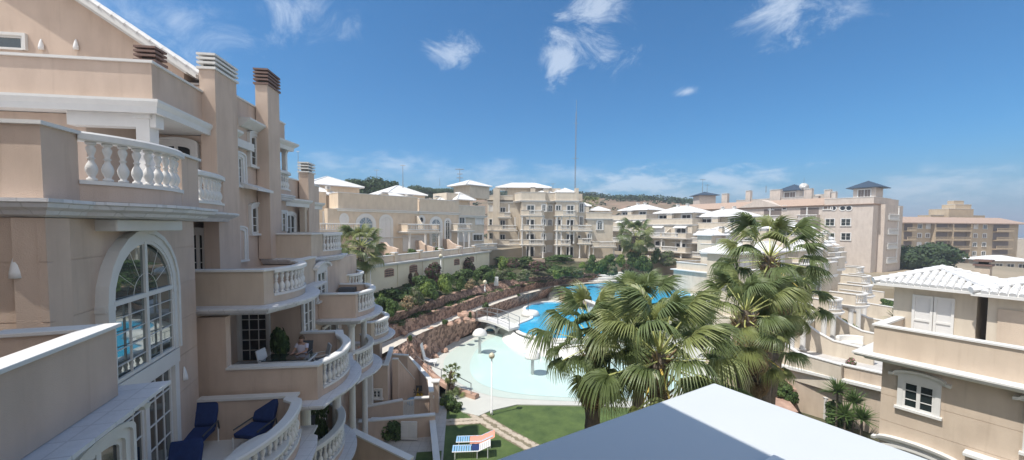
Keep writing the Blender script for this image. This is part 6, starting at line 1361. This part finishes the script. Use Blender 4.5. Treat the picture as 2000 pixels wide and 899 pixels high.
def simple_chair(label, fr, x, y, z, rot, seat, frame='metal', group='balcony dining chairs', cush=None):
    f = fr.sub(x, y, rot); f.z = z; t = T('chair', label, 'chair', f.w(0, 0, 0), f.deg, group)
    MB(f).box(-.24, .24, -.24, .24, .42, .46).build('seat', M[seat], t, bevel=.01); MB(f).add([(-.24, .22, .46), (.24, .22, .46), (.24, .34, .98), (-.24, .34, .98), (-.24, .26, .46), (.24, .26, .46), (.24, .38, .98), (-.24, .38, .98)], [(0, 1, 2, 3), (7, 6, 5, 4), (0, 4, 5, 1), (2, 6, 7, 3), (1, 5, 6, 2), (0, 3, 7, 4)]).build('backrest', M[cush or seat], t)
    for a in (-.21, .21):
        for b in (-.21, .21): MB(f).tube([(a, b, 0), (a, b, .42)], .018).build('leg', M[frame], t)
        MB(f).tube([(a * 1.15, .24, .66), (a * 1.15, -.2, .66), (a * 1.1, -.2, .42)], .015).build('armrest', M[frame], t)
simple_chair('dark balcony chair carrying the person in lilac', FU, pu, 15.6, 6.52, 0, 'dkmetal')
simple_chair('dark balcony chair with pale cushion back at the right end of the table', FU, FU.px(628, 675, 15.4)[0], 15.2, 6.52, -60, 'dkmetal', cush='graycloth'); simple_chair('white balcony chair at the left end of the table', FU, FU.px(530, 700, 15)[0], 14.9, 6.52, 80, 'whitep')
tt = T('dining_table', 'glass topped balcony table in front of the seated person', 'table', FU.w(pu - .2, 14.85, 6.52), 7.5); MB(FU).box(pu - .95, pu + .6, 14.45, 15.2, 7.2, 7.24).build('table_top', M['glass'], tt); MB(FU).box(pu - 1, pu + .65, 14.4, 15.25, 7.17, 7.199).build('table_frame', M['whitep'], tt)
for a in (-.9, .55):
    for b in (14.5, 15.15): MB(FU).tube([(pu + a, b, 6.52), (pu + a, b, 7.17)], .025).build('leg', M['whitep'], tt)
# blue armchair on lower balcony
simple_chair('dark wicker chair behind the lowest curved balustrade', FU, -5.9, 15.6, 3.5, 10, 'dkmetal', group='chairs on the lowest balcony'); 
# round bench-like white canopy, grille of third balcony
# ================================================================ VEGETATION
def leafcloud(name, m, n, rx, ry, rz, ls, seed, shell=.55, lumps=7, m2=None, elong=1.6, ground=0.0):
    """leaf-sized faces gathered in uneven lumps; origin at the foot"""
    r = random.Random(seed); vs = []; fs = []; L_ = []
    for i in range(lumps):
        a = r.uniform(0, 2 * PI); h = r.uniform(.15, .85); q = math.sin(PI * h) ** .5 * r.uniform(.25, .62); L_.append((math.cos(a) * q * rx, math.sin(a) * q * ry, ground + h * rz * 2 * .92, r.uniform(.32, .55)))
    L_.append((0, 0, ground + rz * .9, .7))
    for i in range(n):
        lx, ly, lz, lr = r.choice(L_); a = r.uniform(0, 2 * PI); u = r.uniform(-1, 1); k = (r.uniform(shell, 1)) ** .6 * lr
        s_ = math.sqrt(1 - u * u); p = Vector((lx + s_ * math.cos(a) * k * rx, ly + s_ * math.sin(a) * k * ry, max(.02, lz + u * k * rz)))
        nrm = Vector((s_ * math.cos(a) + r.uniform(-.7, .7), s_ * math.sin(a) + r.uniform(-.7, .7), u + r.uniform(-.3, .9))).normalized()
        t = nrm.cross(Vector((r.uniform(-1, 1), r.uniform(-1, 1), r.uniform(-1, 1)))).normalized(); b = nrm.cross(t); l = ls * r.uniform(.6, 1.3)
        c = len(vs); vs += [tuple(p - t * l * elong * .5), tuple(p + b * l * .5), tuple(p + t * l * elong * .5), tuple(p - b * l * .5)]; fs.append((c, c + 1, c + 2, c + 3))
    me = bpy.data.meshes.new(name); me.from_pydata(vs, [], fs); me.materials.append(m)
    if m2: 
        me.materials.append(m2)
        for p in me.polygons:
            if r.random() < .35: p.material_index = 1
    return me
SH = {}
for k, (m, m2) in dict(dark=('leaf', 'leaf2'), mid=('leaf2', 'leaf'), light=('leaf3', 'leaf2'), plum=('leafp', 'leaf'), grey=('leafg', 'leaf2'), yellow=('leafy', 'leaf3'), pink=('leaf2', 'pinkf'), dry=('dry', 'leafg')).items():
    SH[k] = [leafcloud('shrub', M[m], 1500, 1, 1, .6, .13, 11 + i * 7 + len(k), m2=M[m2]) for i in range(3)]
rv = random.Random(3)
def shrub(kind, x, y, z, w, h, label, group, name='shrub', cat='shrub'):
    o = bpy.data.objects.new(name, rv.choice(SH[kind])); S.collection.objects.link(o); o.location = (x, y, z); o.scale = (w / 2, w / 2 * rv.uniform(.85, 1.15), h / 1.25); o.rotation_euler = (0, 0, rv.uniform(0, 6))
    return tag(o, label, cat, group)
def shrub_px(kind, px_, pyb, wpx, hpx, z, label, group='shrubs on the bank', **k):
    x, y = G(px_, pyb, z); s_ = y / 760; return shrub(kind, x, y, z - .1, wpx * s_, hpx * s_ * 1.05, label, group, **k)
GB = 'shrubs on the planted bank below the cream wall'
for kind, px_, pyb, w, h, z, lab in (('dark', 745, 600, 46, 22, 4.8, 'dark low bush against the foot of the cream wall at its near end'), ('mid', 742, 612, 34, 34, 4.4, 'green bush touching the balcony corner at the near end of the bank'), ('light', 748, 600, 26, 30, 4.6, 'bright leafy bush beside the balconies, under the globe lamp'),
    ('mid', 766, 614, 36, 38, 4.4, 'dense green bush second along the bank'), ('dry', 795, 602, 40, 26, 4.3, 'brownish spiky bush between the two green bushes'), ('grey', 816, 594, 34, 36, 4.4, 'grey green bush in the middle of the bank'), ('light', 828, 582, 36, 36, 4.6, 'yellow green round bush in the middle of the bank'), ('mid', 845, 585, 32, 30, 4.5, 'round green bush right of the yellow green one'),
    ('plum', 801, 556, 26, 26, 5.2, 'plum coloured bush beside the second wall grille'), ('plum', 812, 560, 20, 32, 5.1, 'taller thin plum bush beside the second wall grille'), ('plum', 850, 556, 46, 44, 5.1, 'largest plum coloured bush, against the cream wall'), ('dark', 832, 566, 60, 30, 5.0, 'dark green mass under the largest plum bush'), ('dark', 790, 580, 70, 20, 4.9, 'dark spreading ground bush along the near bank'),
    ('light', 869, 574, 34, 42, 4.5, 'tall light green bush beneath the fourth wall grille'), ('mid', 878, 558, 30, 30, 4.9, 'green bush behind the tall light one'), ('mid', 900, 566, 26, 28, 4.5, 'compact green bush left of the lamp'), ('plum', 915, 533, 34, 32, 5.2, 'plum bush near the far end of the cream wall'), ('dark', 905, 545, 50, 26, 5.0, 'dark bush under the far plum bush'), ('mid', 931, 552, 22, 26, 4.7, 'conical green bush near the far wall end'),
    ('dark', 945, 536, 46, 20, 5.2, 'dark bush at the far end of the cream wall'), ('dry', 918, 563, 30, 18, 4.4, 'straw coloured bush by the stone wall'), ('mid', 952, 548, 24, 22, 4.7, 'green bush beside the small white box'), ('light', 962, 548, 18, 20, 4.6, 'small light bush beside the small white box'), ('grey', 975, 543, 34, 20, 4.6, 'grey low bush above the bend of the stone wall'),
    ('light', 985, 527, 30, 30, 5.2, 'light green shrub before the flats, left'), ('plum', 1005, 525, 34, 26, 5.4, 'plum shrub before the flats'), ('grey', 1020, 548, 40, 24, 4.4, 'grey shrub over the corner of the stone wall'), ('mid', 1000, 545, 26, 18, 4.6, 'green shrub at the corner of the stone wall'), ('plum', 1060, 528, 66, 18, 5.3, 'long plum hedge before the orange wall'), ('pink', 1050, 517, 44, 8, 5.9, 'pink flowering plants on the low wall'),
    ('dark', 1090, 534, 60, 20, 4.9, 'dark hedge right of the plum hedge'), ('light', 1088, 543, 24, 18, 4.4, 'small light bush above the pool steps'), ('mid', 1106, 540, 22, 24, 4.5, 'green bush above the pool steps'), ('light', 1137, 524, 20, 14, 5.4, 'yellow round bush before the flats'), ('grey', 1125, 540, 34, 18, 4.4, 'grey brush left of the cascade'), ('dark', 1155, 526, 30, 30, 5.3, 'dark rounded bush behind the cascade'), ('mid', 1172, 534, 32, 34, 4.8, 'tall green bush behind the cascade'),
    ('grey', 1195, 536, 32, 22, 4.6, 'grey bush right behind the cascade'), ('mid', 1190, 520, 30, 30, 5.4, 'green bush at the foot of the fan palm'), ('plum', 1225, 535, 26, 24, 4.2, 'plum bush near the fan palm trunk'), ('light', 1213, 520, 26, 26, 5.2, 'light bush left of the fan palm trunk'), ('dark', 1255, 534, 50, 44, 4.0, 'very dark bush behind the white notice'), ('dark', 1240, 520, 34, 34, 5.0, 'dark tall bush right of the fan palm'), ('dark', 1275, 544, 34, 18, 3.4, 'dark low bush beside the distant stairs'),
    ('grey', 1305, 518, 40, 30, 5.0, 'grey flowering bush above the distant stairs'), ('mid', 1280, 514, 28, 30, 5.4, 'green bush above the distant stairs'), ('dark', 1030, 514, 40, 14, 5.9, 'clipped low hedge before the flats, centre'), ('dark', 1090, 508, 70, 12, 5.9, 'clipped long hedge before the flats, right'), ('dark', 985, 512, 60, 12, 5.9, 'clipped hedge at the left foot of the flats'),
    ('yellow', 935, 481, 34, 11, 8.6, 'bright yellow hedge on the garden wall'), ('dark', 918, 482, 16, 12, 8.6, 'dark bush left of the yellow hedge'), ('mid', 805, 495, 26, 12, 8.3, 'small garden bush under the columned balcony'), ('light', 830, 492, 18, 10, 8.3, 'small light bush by the curved divider'), ('mid', 855, 491, 26, 12, 8.3, 'garden bush left of the third divider'), ('dark', 762, 503, 24, 12, 8.2, 'garden bush right of the big palm'),
    ('dark', 1085, 500, 26, 26, 5.8, 'dark ground floor shrub beneath the flats'), ('plum', 1040, 499, 16, 26, 5.8, 'plum ground floor shrub beneath the flats'), ('dark', 1105, 497, 30, 18, 5.8, 'dark shrub beneath the right balconies of the flats'), ('mid', 1120, 499, 20, 14, 5.8, 'green shrub beneath the right balconies of the flats'), ('mid', 1165, 466, 14, 8, 9.4, 'plants trailing from the narrow flats balcony')):
    shrub_px(kind, px_, pyb, w, h, z, lab, GB)
vs, fs = [], []; rn = random.Random(19)
for i in range(36000):
    k = rn.randrange(NS - 1); f = rn.random() ** 1.2; A_, B_ = (wb, at) if rn.random() < .8 else (ab, bt); a, b = A_[k], B_[k]; g2_ = rn.random(); a2, b2 = A_[k + 1], B_[k + 1]
    p = Vector([(a[q] * (1 - f) + b[q] * f) * (1 - g2_) + (a2[q] * (1 - f) + b2[q] * f) * g2_ for q in range(3)])
    cl_ = noise2(p.x, p.y, .55)
    if cl_ < -.12: continue
    p.z += rn.uniform(0, .12 + .5 * max(0, cl_)); t_ = Vector((rn.uniform(-1, 1), rn.uniform(-1, 1), rn.uniform(-.4, .6))).normalized() * .11; b_ = t_.cross(Vector((rn.uniform(-1, 1), rn.uniform(-1, 1), rn.uniform(-1, 1)))).normalized() * .07
    c = len(vs); vs += [tuple(p - t_), tuple(p + b_), tuple(p + t_), tuple(p - b_)]; fs.append((c, c + 1, c + 2, c + 3))
me = bpy.data.meshes.new('ground_cover'); me.from_pydata(vs, [], fs); me.materials.append(M['leaf']); me.materials.append(M['leaf2'])
for p in me.polygons: p.material_index = int(rn.random() < .3)
o = bpy.data.objects.new('ground_cover', me); S.collection.objects.link(o); o['kind'] = 'stuff'; o['label'] = 'dark green ground cover spreading over the planted bank'; o['category'] = 'ground cover'
GW = 'plants along the pale path'
for kind, px_, pyb, w, h, z, lab in (('mid', 800, 664, 14, 14, 2.4, 'small bush at the near edge of the pale path'), ('mid', 870, 632, 14, 12, 2.4, 'small bush half way along the pale path'), ('dark', 948, 600, 18, 12, 2.4, 'dark bush on the pale path edge above the footbridge'), ('mid', 905, 628, 22, 28, 1.6, 'tall green bush at the left end of the footbridge'), ('dark', 1013, 578, 12, 7, 2.4, 'little dark bush on the far pale path edge'), ('dark', 915, 622, 16, 18, 2.0, 'dark bush behind the footbridge rail'),
    ('mid', 880, 798, 44, 30, 0, 'bush around the small palm on the lawn edge'), ('light', 868, 790, 24, 18, 0, 'light bush left of the small palm'), ('dark', 893, 801, 26, 20, 0, 'dark bush right of the small palm')): shrub_px(kind, px_, pyb, w, h, z, lab, GW)
for i, f in enumerate((.12, .2, .28, .36, .44, .52, .6, .68)):
    k = int(f * (NS - 1)); p = [(a + b) / 2 for a, b in zip(ab[k], bt[k])]; shrub('plum' if i % 2 else 'grey', p[0], p[1], p[2] - .1, 2.0, .5, 'low trailing plant in the strip between the two red stone walls', 'trailing plants between the stone walls')
GR = 'plants on the right side'
for kind, px_, pyb, w, h, z, lab in (('mid', 1530, 770, 46, 34, .3, 'bush beside the white garden stairs under the palms'), ('dark', 1545, 790, 30, 36, -.2, 'dark bush at the foot of the white garden stairs'), ('dark', 1640, 830, 60, 50, -.8, 'dark bush under the branching yucca'), ('mid', 1683, 700, 16, 30, 1.8, 'narrow bush between the patio sofa and the right house'), ('pink', 1662, 712, 26, 16, 1.9, 'pink flowering bush on the patio wall'), ('light', 1655, 648, 34, 28, 1.9, 'green bush on the patio between two curved dividers'), ('mid', 1735, 600, 30, 20, 1.9, 'bush on the far sunny patio'), ('mid', 1450, 770, 40, 30, .2, 'bush between the palm trunks')): shrub_px(kind, px_, pyb, w, h, z, lab, GR)
# clipped block hedge and balcony plant
x, y = G(765, 852, .1); tag(shrub('dark', x, y, 0, 1.9, 1.25, '', ''), 'dark clipped bush in the shaded garden next to the air conditioner', 'bush')
bp_ = FU.w(FU.px(545, 660, 16.1)[0], 16.1, 6.7); tag(shrub('dark', *bp_, .95, 1.7, '', '', name='potted_plant', cat='plant'), 'large dark leafy pot plant behind the person on the balcony', 'plant')
bp_ = FU.w(-5.6, 16.2, 3.5); tag(shrub('dark', *bp_, .8, 1.5, '', '', name='potted_plant', cat='plant'), 'tall dark plant on the lowest curved balcony', 'plant')
# small white notice
x, y = G(1247, 528, 3.6); nb = T('notice_board', 'small white notice standing in front of the dark bush', 'sign', (x, y, 2.5)); MB().box(x - .5, x + .5, y, y + .06, 3.2, 4.6).build('board', M['white'], nb); MB().tube([(x, y, 2.5), (x, y, 3.2)], .05).build('post', M['metal'], nb)
x, y = G(969, 557, 4.0); MBn = MB().box(x - .3, x + .3, y, y + .3, 3.9, 5.1); tag(MBn.build('meter_box', M['white'], bevel=.03), 'small white box standing behind the bend of the stone wall', 'box')
x, y = G(1048, 512, 6.0); tag(MB().box(x - 1.4, x + 1.4, y, y + .4, 5, 6.5).build('garden_wall', M['terracotta']), 'short orange wall panel before the flats', 'wall')

# ---------------- palms
def fan_mesh(seed, m, droop=1.0, stalk=None):
    """costapalmate leaf: long petiole along +x, then a folded fan of split drooping segments"""
    r = random.Random(seed); vs = []; fs = []; mi = []; PL = 1.25
    pw = .022
    for i in range(7):
        f = i / 6; x = PL * f; z = .10 * math.sin(PI * f * .5) ; w = pw * (1.5 - f * .7)
        vs += [(x, -w, z), (x, w, z), (x, 0, z + w * .9)]
    for i in range(6):
        a = i * 3
        for q in range(3): fs.append((a + q, a + (q + 1) % 3, a + 3 + (q + 1) % 3, a + 3 + q)); mi.append(1)
    n = 42; hx, hz = PL, .10
    for k in range(n):
        a = -1.95 + 3.9 * k / (n - 1) + r.uniform(-.02, .02); L_ = .85 * (1 - .22 * abs(a) / 1.95) * r.uniform(.88, 1.06); up = r.uniform(-.05, .05)
        ca, sa = math.cos(a), math.sin(a); prev = None; wmax = .038
        for i in range(6):
            f = i / 5; rr = L_ * f; w = wmax * (1.35 * f + .12) if f < .45 else wmax * (.75 * (1 - f) * 1.8 + .02)
            dz = .16 * f - droop * (.75 * max(0, f - .38) ** 1.5) - .12 * abs(sa) * f * droop + up * f
            cr = 1 - .25 * max(0, f - .5) * droop
            x = hx + ca * rr * cr + .05 * f; y = sa * rr * cr; z = hz + dz; px_, py_ = -sa, ca
            c = len(vs); vs += [(x - px_ * w, y - py_ * w, z + (.02 if i < 4 else 0)), (x, y, z - .012 * (1 - f)), (x + px_ * w, y + py_ * w, z + (.02 if i < 4 else 0))]
            if prev is not None: fs += [(prev, prev + 1, c + 1, c), (prev + 1, prev + 2, c + 2, c + 1)]; mi += [0, 0]
            prev = c
    me = bpy.data.meshes.new('frond'); me.from_pydata(vs, [], fs); me.materials.append(m); me.materials.append(stalk or M['stalk'])
    for p, i in zip(me.polygons, mi): p.material_index = i
    return me
FAN = [fan_mesh(i, M['frond'], 1.1 + .3 * (i % 4)) for i in range(5)] + [fan_mesh(20 + i, M['frond2'], 1.0 + .35 * i) for i in range(3)]
FAN_Y = [fan_mesh(40 + i, M['frond2'], 1.4, M['ystalk']) for i in range(2)]; FAN_D = [fan_mesh(60 + i, M['dry'], 1.9, M['dry']) for i in range(3)]
def palm(label, x, y, z0, zc_, r, n=38, seed=1, group='fan palms in front of the pools', low=-.75, dry=9, tr=.19, lean=(0, 0), yl=2, scale=(1, 1)):
    rn = random.Random(seed); t = T('fan_palm', label, 'palm tree', (x, y, z0), 0, group)
    tk = MB(); k = 40; pts = []
    prof = [(tr * 1.35, 0)]; h = zc_ - z0
    for i in range(1, k): f = i / k; prof.append((tr * (1.2 - .25 * f + (.10 if i % 2 else -.02)) * (1 + .5 * max(0, f - .85) * 4), h * f))
    prof.append((tr * .6, h + .1))
    tk.lathe(x, y, z0, prof, 10)
    tk.v = [(a + lean[0] * ((c - z0) / h - 1), b + lean[1] * ((c - z0) / h - 1), c) for a, b, c in tk.v]; tk.build('trunk', M['bark'], t)
    # old leaf bases (boots)
    bt_ = MB()
    for i in range(60):
        a = i * 2.4; z = zc_ - .05 - 1.1 * rn.random(); rr = tr * 1.25; l = rn.uniform(.12, .32)
        bt_.tube([(x + math.cos(a) * rr * .8, y + math.sin(a) * rr * .8, z), (x + math.cos(a) * (rr + l * .6), y + math.sin(a) * (rr + l * .6), z + l)], .035, 4, .015)
    bt_.build('leaf_bases', M['dry'], t)
    for i in range(n):
        f = (i + .5) / n; el = 1.35 - (1.35 - low) * f ** .85 + rn.uniform(-.12, .12); az = i * 2.39996 + rn.uniform(-.25, .25)
        me = rn.choice(FAN[:5] if rn.random() < .62 else FAN[5:]); s_ = r / 2.0 * rn.uniform(.85, 1.12)
        if f < .12: s_ *= .8
        if i >= n - yl: me = rn.choice(FAN_Y)
        W4 = Matrix.Translation((x, y, zc_ + .1 - .35 * f)) @ Matrix.Rotation(az, 4, 'Z') @ Matrix.Rotation(-el, 4, 'Y') @ Matrix.Rotation(rn.uniform(-.5, .5), 4, 'X') @ Matrix.Diagonal((s_, s_, s_, 1))
        inst(me, 'frond', t, W4)
    for i in range(dry):
        az = rn.uniform(0, 6.3); W4 = Matrix.Translation((x, y, zc_ - .4)) @ Matrix.Rotation(az, 4, 'Z') @ Matrix.Rotation(rn.uniform(1.1, 1.45), 4, 'Y') @ Matrix.Diagonal((r / 2.3,) * 3 + (1,)); inst(rn.choice(FAN_D), 'dry_frond', t, W4)
    return t
def palm_px(label, px_, py_, Y, r, z0=0, **k):
    d = ray(px_, py_); return palm(label, d.x * Y, Y, z0, EYE + d.z * Y, r, **k)
palm_px('fan palm on the left of the group with thick bare trunk on the lawn', 1160, 662, 10.6, 1.85, seed=3, n=30, tr=.2)
palm_px('largest fan palm of the group, seen from above with yellow leaf stalks', 1288, 696, 9.4, 2.1, seed=5, n=34, yl=6, dry=3)
palm_px('fan palm of the group right of the yellow stalked one', 1456, 612, 12.0, 1.8, seed=8, n=30)
palm_px('tallest slender fan palm at the back of the group', 1503, 505, 14.0, 2.05, seed=12, n=28, low=-1.0, dry=8)
palm_px('fan palm of the group with drooping crown before the townhouses', 1540, 572, 15.5, 1.7, seed=14, n=24, lean=(1.3, 0), low=-1.0, dry=6)
palm_px('fan palm of the group whose head stands against the upper pool', 1250, 616, 13.5, 1.95, seed=17, n=30)
palm_px('fan palm of the group whose trunk stands behind the white ledge', 1478, 676, 12.6, 1.5, seed=19, n=20)
palm_px('large fan palm in front of the terraced houses on the left', 704, 482, 38, 2.9, z0=5.3, seed=21, n=34, group='single fan palms', tr=.3, low=-.9)
palm_px('fan palm with thick pale trunk before the villas', 1240, 462, 72, 4.0, z0=5.4, seed=25, n=36, group='single fan palms', tr=.7, low=-1.0)
palm_px('small dark fan palm far away behind the narrow flats', 1152, 398, 120, 3.5, z0=6, seed=26, n=24, group='single fan palms', tr=.3)
palm_px('small fan palm with thin trunk at the lawn edge', 881, 727, 27.5, .75, z0=0, seed=27, n=22, group='single fan palms', tr=.11, lean=(.3, 0), dry=1)
palm_px('bushy palm fronds at the foot of the small lawn palm', 884, 785, 26.8, 1.1, z0=0, seed=29, n=22, group='single fan palms', tr=.12, dry=0, low=.0)
def yucca(label, px_, py_, z, r, n=46, seed=1, group='spiky yuccas', stem=None):
    x, y = G(px_, py_, z); rn = random.Random(seed); t = T('yucca', label, 'plant', (x, y, z), 0, group); m = MB()
    for i in range(n):
        az = rn.uniform(0, 6.3); el = rn.uniform(-.1, 1.4); l = r * rn.uniform(.75, 1.1); w = .035 * r / .6; c, s_ = math.cos(az), math.sin(az); pts = []
        for f in (0, .35, .7, 1): rr = l * f * math.cos(el); zz = z + .1 + l * f * math.sin(el) - .15 * l * f * f; ww = w * (1 - f * .95); pts += [(x + c * rr - s_ * ww, y + s_ * rr + c * ww, zz), (x + c * rr + s_ * ww, y + s_ * rr - c * ww, zz)]
        m.add(pts, [(0, 1, 3, 2), (2, 3, 5, 4), (4, 5, 7, 6)])
    m.build('leaves', M['leaf3'] if stem is None else M['leaf2'], t, recalc=False)
    MB().lathe(x, y, stem if stem is not None else z - .1, [(.07, 0), (.06, z - (stem if stem is not None else z - .1) + .1)], 6).build('stem', M['bark'], t); return t
yucca('large pale yucca in the corner of the right roof terrace', 1748, 626, 7.9, .62, 60, 2); yucca('smaller pale yucca in front of the white terrace doors', 1783, 640, 7.8, .4, 44, 3); yucca('tiny yucca at the dark gap between the two pavilions', 1902, 662, 7.8, .3, 30, 5)
for i, (a, b, z, lab) in enumerate(((1636, 768, 1.5, 'bare headed leaning yucca by the cream wall'), (1668, 790, .9, 'yucca head against the right house, upper'), (1650, 815, .3, 'yucca head against the right house, lower'), (1683, 822, .6, 'yucca head touching the wall of the right house'))): yucca(lab, a, b, z, 1.15, 110, 30 + i, 'yucca thicket below the right house', stem=-1.5)
# ---------------- trees
def tree(label, x, y, z0, h, w, kind='far', seed=1, group=None, flat=.5, n=5200, ls=.35):
    t = T('pine_tree', label, 'tree', (x, y, z0), 0, group); rn = random.Random(seed)
    tk = MB(); tk.tube([(x, y, z0), (x + .1 * w * rn.uniform(-1, 1), y, z0 + h * .5), (x, y, z0 + h * .8)], .035 * h, 7, .015 * h)
    for k in range(5): a = k * 1.3; tk.tube([(x, y, z0 + h * .45), (x + math.cos(a) * w * .3, y + math.sin(a) * w * .3, z0 + h * .75)], .012 * h, 5, .006 * h)
    tk.build('trunk', M['bark'], t)
    me = leafcloud('crown', M['farleaf'], n, w / 2, w / 2, h * flat * .6, ls, seed, .3, 14, M['leaf'] if kind == 'far' else M['leaf2']); o = bpy.data.objects.new('crown', me); S.collection.objects.link(o); o.parent = t.o; o.location = (0, 0, h * (1 - flat * 1.05)); return t
d = ray(1795, 530); tree('big dark round pine in front of the ochre flats', d.x * 86, 86, 1.0, 8.2, 13.5, seed=4, flat=.75, n=14000, ls=.4)
for i, (p_, b_, Y, h, w, lab) in enumerate(((690, 385, 95, 7.2, 9, 'dark pine behind the left terraced house roof'), (738, 390, 100, 8.2, 13, 'large dark pine between the white roofs'), (716, 392, 105, 7.5, 9, 'dark pine left of the antenna pole'), (760, 390, 110, 8, 7, 'narrow dark pine right of the large one'), (818, 385, 150, 7, 15, 'flat topped pine on the ridge, left'), (855, 385, 160, 6, 22, 'low wide pine on the ridge'), (886, 385, 165, 7, 20, 'ridge pine near the antenna with arms'), (778, 392, 140, 8, 11, 'pine on the ridge beyond the antenna pole'))):
    d = ray(p_, b_); tree(lab, d.x * Y, Y, EYE + d.z * Y - 3, h, w, seed=40 + i, group='pines on the skyline', flat=.6)
# ---------------- hills
def hill_h(x, y):
    a = math.atan2(x, y); d = math.hypot(x, y); e = max(0, min(1, (d - 125) / 130)); e = e * e * (3 - 2 * e)
    s_ = 36 if a < .1 else 36 - 5 * min(1, (a - .1) / .35)
    edge = max(0, min(1, (.66 - a) / .25)); edge = edge * edge * (3 - 2 * edge)
    return 4 + e * (s_ - 8) * edge + 2.2 * noise2(x, y, .015) * e + .8 * noise2(x, y, .06)
rows = []
for j in range(70):
    d = 118 + 290 * (j / 69) ** 1.2; rows.append([(d * math.sin(a), d * math.cos(a), (hill_h(d * math.sin(a), d * math.cos(a)) if d < 262 else hill_h(262 * math.sin(a), 262 * math.cos(a)) - (d - 262) * .12)) for a in [-.75 + 1.5 * i / 130 for i in range(131)]])
struct(MB().loft(rows), 'hill', M['hill'], recalc=False, smooth=True)
SCR = leafcloud('scrub', M['farleaf'], 900, 1, 1, .5, .2, 77, .3, 6, M['leaf'])
# scattered scrub and the dark wood along the crest: one mass
vs, fs = [], []; rn = random.Random(9)
for i in range(900):
    a = rn.uniform(-.7, .62); crest = rn.random() < .62
    d = rn.uniform(225, 262) if crest else rn.uniform(130, 235)
    if crest and -.42 < a < -.02 and rn.random() < .5: continue
    x, y = d * math.sin(a), d * math.cos(a); z = hill_h(x, y); s_ = rn.uniform(1.6, 4.2) if crest else rn.uniform(.5, 1.6)
    for k in range(46 if crest else 16):
        u = rn.uniform(0, 6.3); v = rn.uniform(0, 1); rr = s_ * math.sqrt(1 - v * v) * rn.uniform(.6, 1.1); p = Vector((x + math.cos(u) * rr * 1.5, y + math.sin(u) * rr, z + v * s_ * .8)); t_ = Vector((rn.uniform(-1, 1), rn.uniform(-1, 1), rn.uniform(-1, 1))).normalized() * .5; b_ = t_.cross(Vector((rn.uniform(-1, 1), rn.uniform(-1, 1), rn.uniform(-1, 1)))).normalized() * .45
        c = len(vs); vs += [tuple(p - t_), tuple(p + b_), tuple(p + t_), tuple(p - b_)]; fs.append((c, c + 1, c + 2, c + 3))
me = bpy.data.meshes.new('woodland'); me.from_pydata(vs, [], fs); me.materials.append(M['farleaf']); o = bpy.data.objects.new('woodland', me); S.collection.objects.link(o)
o['kind'] = 'stuff'; o['label'] = 'dark scrubby woodland along the crest of the dry hill'; o['category'] = 'woodland'
# water tank on the ridge
d = ray(1252, 381); x, y = d.x * 235, 235; tag(MB().lathe(x, y, hill_h(x, y) - 1, [(1.3, 0), (1.3, 2.6), (.9, 3.3), (.1, 3.6)], 14).build('water_tank', M['white'], smooth=True), 'tiny white tank on the wooded ridge', 'tank')
for o in bpy.data.objects:
    for k in ('label', 'group'):
        if k in o and o[k] == '': del o[k]

# ---------------- sea-side haze
hm = bpy.data.materials.new('haze_air'); hm.use_nodes = True; hn = hm.node_tree.nodes; hn.remove(hn['Principled BSDF'])
pv = hn.new('ShaderNodeVolumePrincipled'); pv.inputs['Color'].default_value = (.80, .88, 1, 1); pv.inputs['Density'].default_value = 0.0009; pv.inputs['Anisotropy'].default_value = .2
hm.node_tree.links.new(pv.outputs[0], hn['Material Output'].inputs['Volume'])
hz = MB().box(-4002, 4002, -4002, 4002, -4, 79).build('haze', hm); hz['kind'] = 'stuff'
